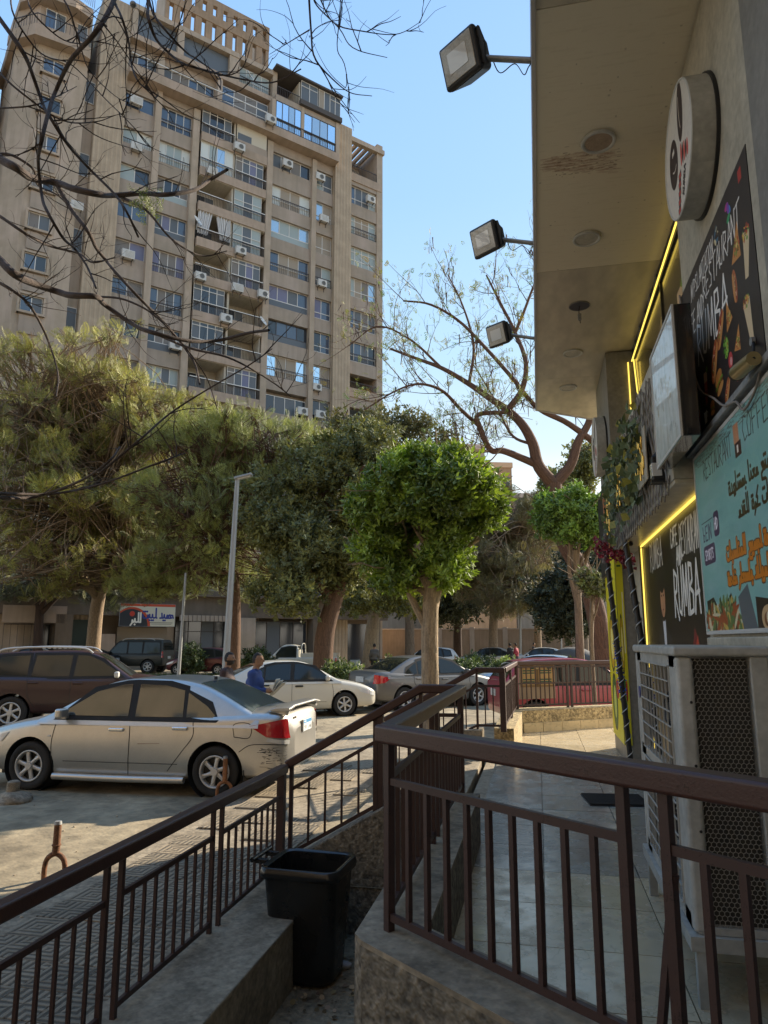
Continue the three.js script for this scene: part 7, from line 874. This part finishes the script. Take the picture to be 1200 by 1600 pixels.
{
  const mar = paint(.034, .012, .012, { metal: 0, rough: .4, coat: .35 }), dm = head(.975, .22);
  const s = vehicle('suv', 'maroon_suv', 'dark maroon SUV with grey roof rails parked behind the silver sedan', 'car', byWheel('suv', onY(13, 1140, 0), dm, 0, 1), dm, mar, { mirror: M.white });
  mesh('rail_lettering', mergeGeometries([0, 1, 2, 3, 4, 5].map((k) => box(.06, .028, .003, -.75 + k * .11, 1.71, .625).toNonIndexed())), M.white, s);
  const dw = head(.95, .3); vehicle('sedan', 'white_sedan', 'white sedan parked behind the two men', 'car', byWheel('sedan', onY(538, 1119, 0), dw, 1, 1, .95), dw, paint(.60, .57, .49, { metal: 0, rough: .3 }), { scale: .95, handle: M.black });
  const dg = head(.84, .54); vehicle('sedan', 'grey_sedan', 'grey sedan parked behind the pale trunk of the round clipped tree', 'car', byWheel('sedan', onY(632, 1110, 0), dg, 0, 1, 1), dg, paint(.13, .125, .118, { metal: .3 }), { plate: M.white });
  const put = (kind, name, label, px, D, h, mat, o) => vehicle(kind, name, label, 'car', foot(px, D), h, mat, { far: 1, ...o });
  put('hatch', 'red_car', 'red hatchback seen through the far terrace railing', 893, 16.6, head(.99, .1), paint(.30, .025, .045, { metal: .1 }), { far: 0 });
  put('sedan', 'blue_grey_car', 'pale blue sedan parked beyond the red hatchback', 838, 22.5, head(-.95, .3), paint(.42, .50, .56));
  put('jeep', 'green_jeep', 'dark green off-road car parked before the roller shutter', 207, 43, head(-1, .1), paint(.018, .022, .018, { metal: 0, rough: .5, coat: .2 }));
  put('hatch', 'dark_red_car', 'dark red hatchback half hidden by the straight trunk', 318, 41, head(-1, .1), paint(.10, .016, .018));
  put('pickup', 'white_pickup', 'white pickup truck behind the thick leaning trunk', 462, 40, head(-1, .05), paint(.55, .53, .46, { metal: 0 }));
  put('sedan', 'white_car', 'white sedan parked far off before the blue doors', 55, 45, head(-1, 0), paint(.6, .58, .52, { metal: 0 })); put('sedan', 'black_car', 'black sedan parked far off between the white sedan and the off-road car', 128, 42, head(-1, .1), paint(.02, .02, .022));
  put('hatch', 'white_hatchback', 'white hatchback beyond the round clipped tree', 668, 43, head(-1, .1), paint(.6, .6, .58, { metal: 0 })); put('sedan', 'silver_car', 'silver sedan before the boundary wall', 762, 47, head(-.97, .1), paint(.42, .42, .4)); put('sedan', 'white_saloon', 'white sedan before the boundary wall next to the covered car', 842, 46, head(-.97, .1), paint(.6, .6, .58, { metal: 0 }));
  // car under a cover
  const p = foot(902, 45), cv = thing('covered_car', 'car under a dark grey cover before the boundary wall', 'car', [p.x, 0, p.z], Math.atan2(-camRight.z, -camRight.x) + Math.PI), P = kindParts('sedan'), rf = curve1(KINDS.sedan.roof), rings = []; for (let i = 0; i <= 40; i++) { const x = -2.35 + 4.7 * i / 40, e = Math.min(1, Math.sqrt(Math.max(.02, 1 - Math.pow(Math.abs(x) / 2.36, 6)))), top = Math.max(.95, x > -1.86 && x < 1.2 ? rf(x)[0] + .03 : 0) * (.55 + .45 * e), w = .95 * (.6 + .4 * e), ring = []; for (let k = 0; k <= 14; k++) { const a = Math.PI * k / 14, wv = 1 + .02 * Math.sin(x * 9 + k); ring.push(V(x, .06 + (top - .06) * Math.pow(Math.sin(a), .55), Math.cos(a) * w * wv)); } rings.push(ring); } mesh('cover', metres(loft(rings)), std({ color: C(.12, .115, .11), roughness: .9, bumpMap: T.dustBump, bumpScale: .02 }), cv); const W = wheelParts(.31); for (const x of [-1.3, 1.3]) for (const s of [-1, 1]) { const w = mesh('wheel', W.tyre, M.rubber, cv); w.position.set(x, .31, s * .72); }
}
// ---------------------------------------------------------------- people: smooth-joined tapered limbs meshed as one surface
function surfaceNet(min, max, cell, fn) {
  const n = [0, 1, 2].map((k) => Math.ceil((max[k] - min[k]) / cell) + 1), [nx, ny, nz] = n, f = new Float32Array(nx * ny * nz), id = (i, j, k) => i + nx * (j + ny * k), vid = new Int32Array(nx * ny * nz).fill(-1), pos = [], idx = [];
  for (let k = 0; k < nz; k++) for (let j = 0; j < ny; j++) for (let i = 0; i < nx; i++) f[id(i, j, k)] = fn(min[0] + i * cell, min[1] + j * cell, min[2] + k * cell);
  const E = [[0, 1], [2, 3], [4, 5], [6, 7], [0, 2], [1, 3], [4, 6], [5, 7], [0, 4], [1, 5], [2, 6], [3, 7]];
  for (let k = 0; k < nz - 1; k++) for (let j = 0; j < ny - 1; j++) for (let i = 0; i < nx - 1; i++) { const v = []; let m = 0; for (let c = 0; c < 8; c++) { const d = f[id(i + (c & 1), j + (c >> 1 & 1), k + (c >> 2))]; v.push(d); if (d < 0) m |= 1 << c; } if (m === 0 || m === 255) continue; let x = 0, y = 0, z = 0, q = 0; for (const [a, b] of E) if ((v[a] < 0) !== (v[b] < 0)) { const t = v[a] / (v[a] - v[b]); x += (a & 1) + ((b & 1) - (a & 1)) * t; y += (a >> 1 & 1) + ((b >> 1 & 1) - (a >> 1 & 1)) * t; z += (a >> 2) + ((b >> 2) - (a >> 2)) * t; q++; } vid[id(i, j, k)] = pos.length / 3; pos.push(min[0] + (i + x / q) * cell, min[1] + (j + y / q) * cell, min[2] + (k + z / q) * cell); }
  const quad = (a, b, c, d, flip) => { if (a < 0 || b < 0 || c < 0 || d < 0) return; flip ? idx.push(a, c, b, b, c, d) : idx.push(a, b, c, b, d, c); };
  for (let k = 1; k < nz - 1; k++) for (let j = 1; j < ny - 1; j++) for (let i = 1; i < nx - 1; i++) { const a = f[id(i, j, k)] < 0; if (a !== f[id(i + 1, j, k)] < 0) quad(vid[id(i, j - 1, k - 1)], vid[id(i, j, k - 1)], vid[id(i, j - 1, k)], vid[id(i, j, k)], !a); if (a !== f[id(i, j + 1, k)] < 0) quad(vid[id(i - 1, j, k - 1)], vid[id(i, j, k - 1)], vid[id(i - 1, j, k)], vid[id(i, j, k)], a); if (a !== f[id(i, j, k + 1)] < 0) quad(vid[id(i - 1, j - 1, k)], vid[id(i, j - 1, k)], vid[id(i - 1, j, k)], vid[id(i, j, k)], !a); }
  const g = new THREE.BufferGeometry(); g.setAttribute('position', new THREE.Float32BufferAttribute(pos, 3)); g.setIndex(idx); g.computeVertexNormals(); return g;
}
const smin = (a, b, k) => { const h = Math.max(0, k - Math.abs(a - b)) / k; return Math.min(a, b) - h * h * k * .25; };
function capsule(x, y, z, a, b, ra, rb) { const bx = b[0] - a[0], by = b[1] - a[1], bz = b[2] - a[2], px = x - a[0], py = y - a[1], pz = z - a[2], t = Math.max(0, Math.min(1, (px * bx + py * by + pz * bz) / (bx * bx + by * by + bz * bz))); return Math.hypot(px - bx * t, py - by * t, pz - bz * t) - (ra + (rb - ra) * t); }
// the figure looks along +x; arms given as [shoulder, elbow, wrist] per side
function person(label, at, turn, o) {
  const t = thing('person', label, 'person', [at.x, 0, at.z], turn), h = o.h ?? 1, S2 = o.arms, bones = [];
  const leg = (s, fx) => { bones.push([[0, .93, s * .09], [fx * .5 + .02, .5, s * .1], .095, .066], [[fx * .5 + .02, .5, s * .1], [fx, .09, s * .1], .064, .042], [[fx - .03, .05, s * .1], [fx + .16, .035, s * .115], .045, .034]); };
  leg(-1, o.stride ?? .05); leg(1, -(o.stride ?? .05));
  bones.push([[0, .95, -.06], [0, .95, .06], .125, .125], [[0, 1.0, 0], [.01, 1.2, 0], .13, .145], [[.005, 1.22, -.07], [.005, 1.22, .07], .135, .135], [[-.005, 1.36, -.13], [-.005, 1.36, .13], .08, .08], [[0, 1.38, 0], [.025, 1.5, 0], .062, .056]);
  for (const [s, e, w] of S2) { bones.push([s, e, .057, .045], [e, w, .045, .029]); const d = [w[0] - e[0], w[1] - e[1], w[2] - e[2]], L = Math.hypot(...d), u = d.map((v) => v / L), p = w.map((v, i) => v + u[i] * .06); bones.push([w, p, .032, .036]); for (let k = 0; k < 4; k++) { const zz = (k - 1.5) * .019, b = [p[0], p[1] - zz * .3, p[2] + zz], c = b.map((v, i) => v + u[i] * (.045 + .012 * Math.sin(k + .6))); bones.push([b, c, .0095, .0085]); bones.push([c, [c[0] + u[0] * .02, c[1] + u[1] * .02 - .018, c[2] + u[2] * .02], .0085, .0075]); } const th = [w[0] + u[0] * .025, w[1] + .02, w[2]]; bones.push([th, [th[0] + u[0] * .04, th[1] + .025, th[2] - .02 * Math.sign(s[2])], .012, .009]); }
  const hx = .045, hy = 1.615, torso = bones.length;
  const fn = (x, y, z) => { let d = 1; for (let i = 0; i < torso; i++) { const b = bones[i], c = capsule(x, y, z, b[0], b[1], b[2], b[3]); if (c < d + .08) d = smin(d, c, b[2] < .02 ? .006 : .05); } const k = Math.hypot((x - hx) / .098, (y - hy) / .122, (z) / .08) - 1; let q = k * .082; q = smin(q, capsule(x, y, z, [hx + .055, hy - .075, -.022], [hx + .055, hy - .075, .022], .034, .034), .03); q = smin(q, capsule(x, y, z, [hx + .098, hy + .005, 0], [hx + .112, hy - .028, 0], .009, .016), .012); for (const s of [-1, 1]) { q = smin(q, capsule(x, y, z, [hx - .008, hy + .015, s * .082], [hx - .002, hy - .03, s * .08], .015, .011), .008); q = Math.max(q, -(Math.hypot(x - hx - .104, y - hy - .008, z - s * .033) - .017)); q = smin(q, Math.hypot(x - hx - .088, y - hy - .006, z - s * .033) - .013, .003); } return smin(d, q, .025); };
  const g = surfaceNet([-.32, -.02, -.36], [.55, 1.78, .36], o.cell ?? .016, fn), p = g.attributes.position, col = new Float32Array(p.count * 3);
  const hand = (x, y, z) => S2.some(([, e, w]) => Math.hypot(x - w[0], y - w[1], z - w[2]) < .14 && capsule(x, y, z, e, w, .05, .03) > -.02 && (x - w[0]) * (w[0] - e[0]) + (y - w[1]) * (w[1] - e[1]) + (z - w[2]) * (w[2] - e[2]) > -.0005);
  for (let i = 0; i < p.count; i++) { const x = p.getX(i), y = p.getY(i), z = p.getZ(i); let c = o.shirt; if (y > 1.455) { c = [.30, .17, .105]; const back = x < hx - .015 + (y - hy) * .25; if (y > hy + .062 || (back && y > hy - .06)) c = [.014, .011, .01]; else if (o.beard && x > hx - .03 && y < hy - .035 && y > hy - .13) c = [.03, .022, .018]; else if (Math.abs(Math.abs(z) - .033) < .014 && Math.abs(y - hy - .006) < .009 && x > hx + .06) c = [.05, .03, .025]; else if (Math.abs(z) < .025 && Math.abs(y - hy + .062) < .007 && x > hx + .06) c = [.2, .07, .055]; } else if (hand(x, y, z)) c = [.30, .17, .105]; else if (y < .96) c = y < .09 ? [.02, .018, .016] : o.trousers; col.set(c, i * 3); }
  g.setAttribute('color', new THREE.BufferAttribute(col, 3)); g.setAttribute('uv', new THREE.BufferAttribute(new Float32Array(p.count * 2), 2));
  t.scale.setScalar(h); mesh('body', g, std({ vertexColors: true, roughness: .8 }), t); return t;
}
const relaxed = [[[-.0, 1.37, -.17], [-.03, 1.12, -.22], [.05, .9, -.22]], [[-.0, 1.37, .17], [-.03, 1.12, .22], [.05, .9, .22]]];
{
  const turn = Math.atan2(-camRight.z, camRight.x), hold = [[[0, 1.37, -.17], [.02, 1.12, -.2], [.22, 1.08, -.1]], [[0, 1.37, .17], [.02, 1.12, .2], [.24, 1.1, .1]]];
  const a = foot(400, 12.2), b = foot(356, 13);
  person('man in a blue long sleeved shirt holding papers behind the silver sedan', a, turn - .15, { arms: hold, shirt: [.025, .055, .20], trousers: [.03, .03, .035], h: .965, cell: .013 });
  const pp = a.clone().addScaledVector(camRight, .34).setY(1.08), bk = thing('paper_stack', 'folded white papers held by the man in blue', 'paper', [pp.x, pp.y, pp.z], turn - .15); for (let k = 0; k < 3; k++) mesh('sheet', box(.012, .3, .22).rotateZ(-.35 - k * .22).translate(k * .028, .02 - k * .01, 0), std({ color: C(.6 - k * .1, .58 - k * .1, .52 - k * .1), roughness: .8 }), bk);
  person('bearded man in a dark brown shirt behind the silver sedan', b, turn - .1, { arms: relaxed, shirt: [.055, .03, .028], trousers: [.03, .03, .035], h: .965, beard: 1, cell: .013 });
  person('person in dark clothes by the boundary wall', foot(797, 44), turn + 2, { arms: relaxed, shirt: [.02, .02, .022], trousers: [.02, .02, .025], cell: .024 }); person('person in a red top by the boundary wall', foot(806, 43), turn + 2.6, { arms: relaxed, shirt: [.32, .03, .05], trousers: [.04, .04, .06], cell: .024 });
  person('person in grey standing under the whitewashed tree', foot(585, 36), turn + 1.5, { arms: relaxed, shirt: [.10, .09, .08], trousers: [.02, .02, .02], cell: .024 });
  person('person in dark clothes walking before the parked white sedan', foot(833, 52), turn, { arms: relaxed, shirt: [.03, .03, .04], trousers: [.03, .03, .04], cell: .026, stride: .2 });
}
// ---------------------------------------------------------------- lamp posts, board on the railing, barrels
{
  const lp = (label, px, D, top, r, lamp) => { const p = foot(px, D), h = EYE + (1001 - top) / 1128 * D, t = thing('lamp_post', label, 'lamp post', [p.x, 0, p.z], Math.atan2(-camRight.z, camRight.x)); mesh('pole', rod(V(0, 0, 0), V(r * 1.4, h, 0), r, r * .62, 14), M.galvanised, t); mesh('base', rod(V(0, 0, 0), V(0, .3, 0), r * 1.7, r * 1.3, 14), M.galvanised, t); if (lamp) { mesh('lamp_head', rbox(.62, .09, .28, .03).rotateZ(.25).translate(r * 1.4 + .2, h + .08, 0), M.galvanised, t); mesh('lamp_glass', rbox(.44, .03, .2, .01).rotateZ(.25).translate(r * 1.4 + .24, h + .035, 0), M.lampClear, t); } };
  lp('tall grey street lamp beside the straight dark trunk', 353, 23.5, 742, .125, 1); lp('thin grey pole before the dark shop glass', 281, 27, 895, .07, 0); lp('thin grey lamp pole before the boundary wall', 812, 52, 925, .1, 0); lp('thin pale pole behind the clipped tree by the cafe', 876, 56, 930, .08, 0);
  const bp = canvasTex(256, 160, (c) => { c.fillStyle = '#8a6f4a'; c.fillRect(0, 0, 256, 160); c.fillStyle = '#6b5538'; c.fillRect(122, 0, 12, 160); c.fillStyle = '#b79a6c'; for (const x of [10, 140]) { c.fillRect(x, 16, 104, 130); } c.fillStyle = '#24584c'; for (const x of [14, 144]) { for (const y of [44, 60, 104, 120]) c.fillRect(x + 4, y, 88, 8); c.fillRect(x + 60, 26, 30, 10); } c.fillStyle = '#d9c8a0'; c.beginPath(); c.moveTo(100, 14); c.lineTo(160, 14); c.lineTo(128, 40); c.fill(); });
  const a = V(-.37, 0, -12.70), d = V(1.85, 0, -1.17).normalize(), t = thing('notice_board', 'brown notice board with two printed sheets hung behind the far railing', 'board', [-.37, .82, -12.86], Math.atan2(1.17, 1.85)); mesh('panel', box(.72, .62, .03, .40, .36, -.03), matBand, t); mesh('print', new THREE.PlaneGeometry(.68, .4).translate(.40, .45, -.013), std({ map: bp, roughness: .7 }), t);
  for (const [px, D, c, l] of [[600, 37, [.04, .12, .22], 'blue plastic barrel beside the whitewashed trunk'], [555, 38, [.35, .36, .34], 'white crate box by the stall under the trees']]) { const p = foot(px, D), b = thing('barrel', l, 'barrel', [p.x, 0, p.z]); mesh('body', new THREE.LatheGeometry([[0, 0], [.27, 0], [.29, .1], [.31, .3], [.29, .34], [.31, .5], [.29, .8], [.26, .9], [0, .9]].map(([x, y]) => new THREE.Vector2(x, y)), 20), std({ color: C(...c), roughness: .5 }), b); mesh('lid', new THREE.CylinderGeometry(.27, .27, .04, 20).translate(0, .92, 0), M.black, b); }
}
renderer.render(scene, camera);
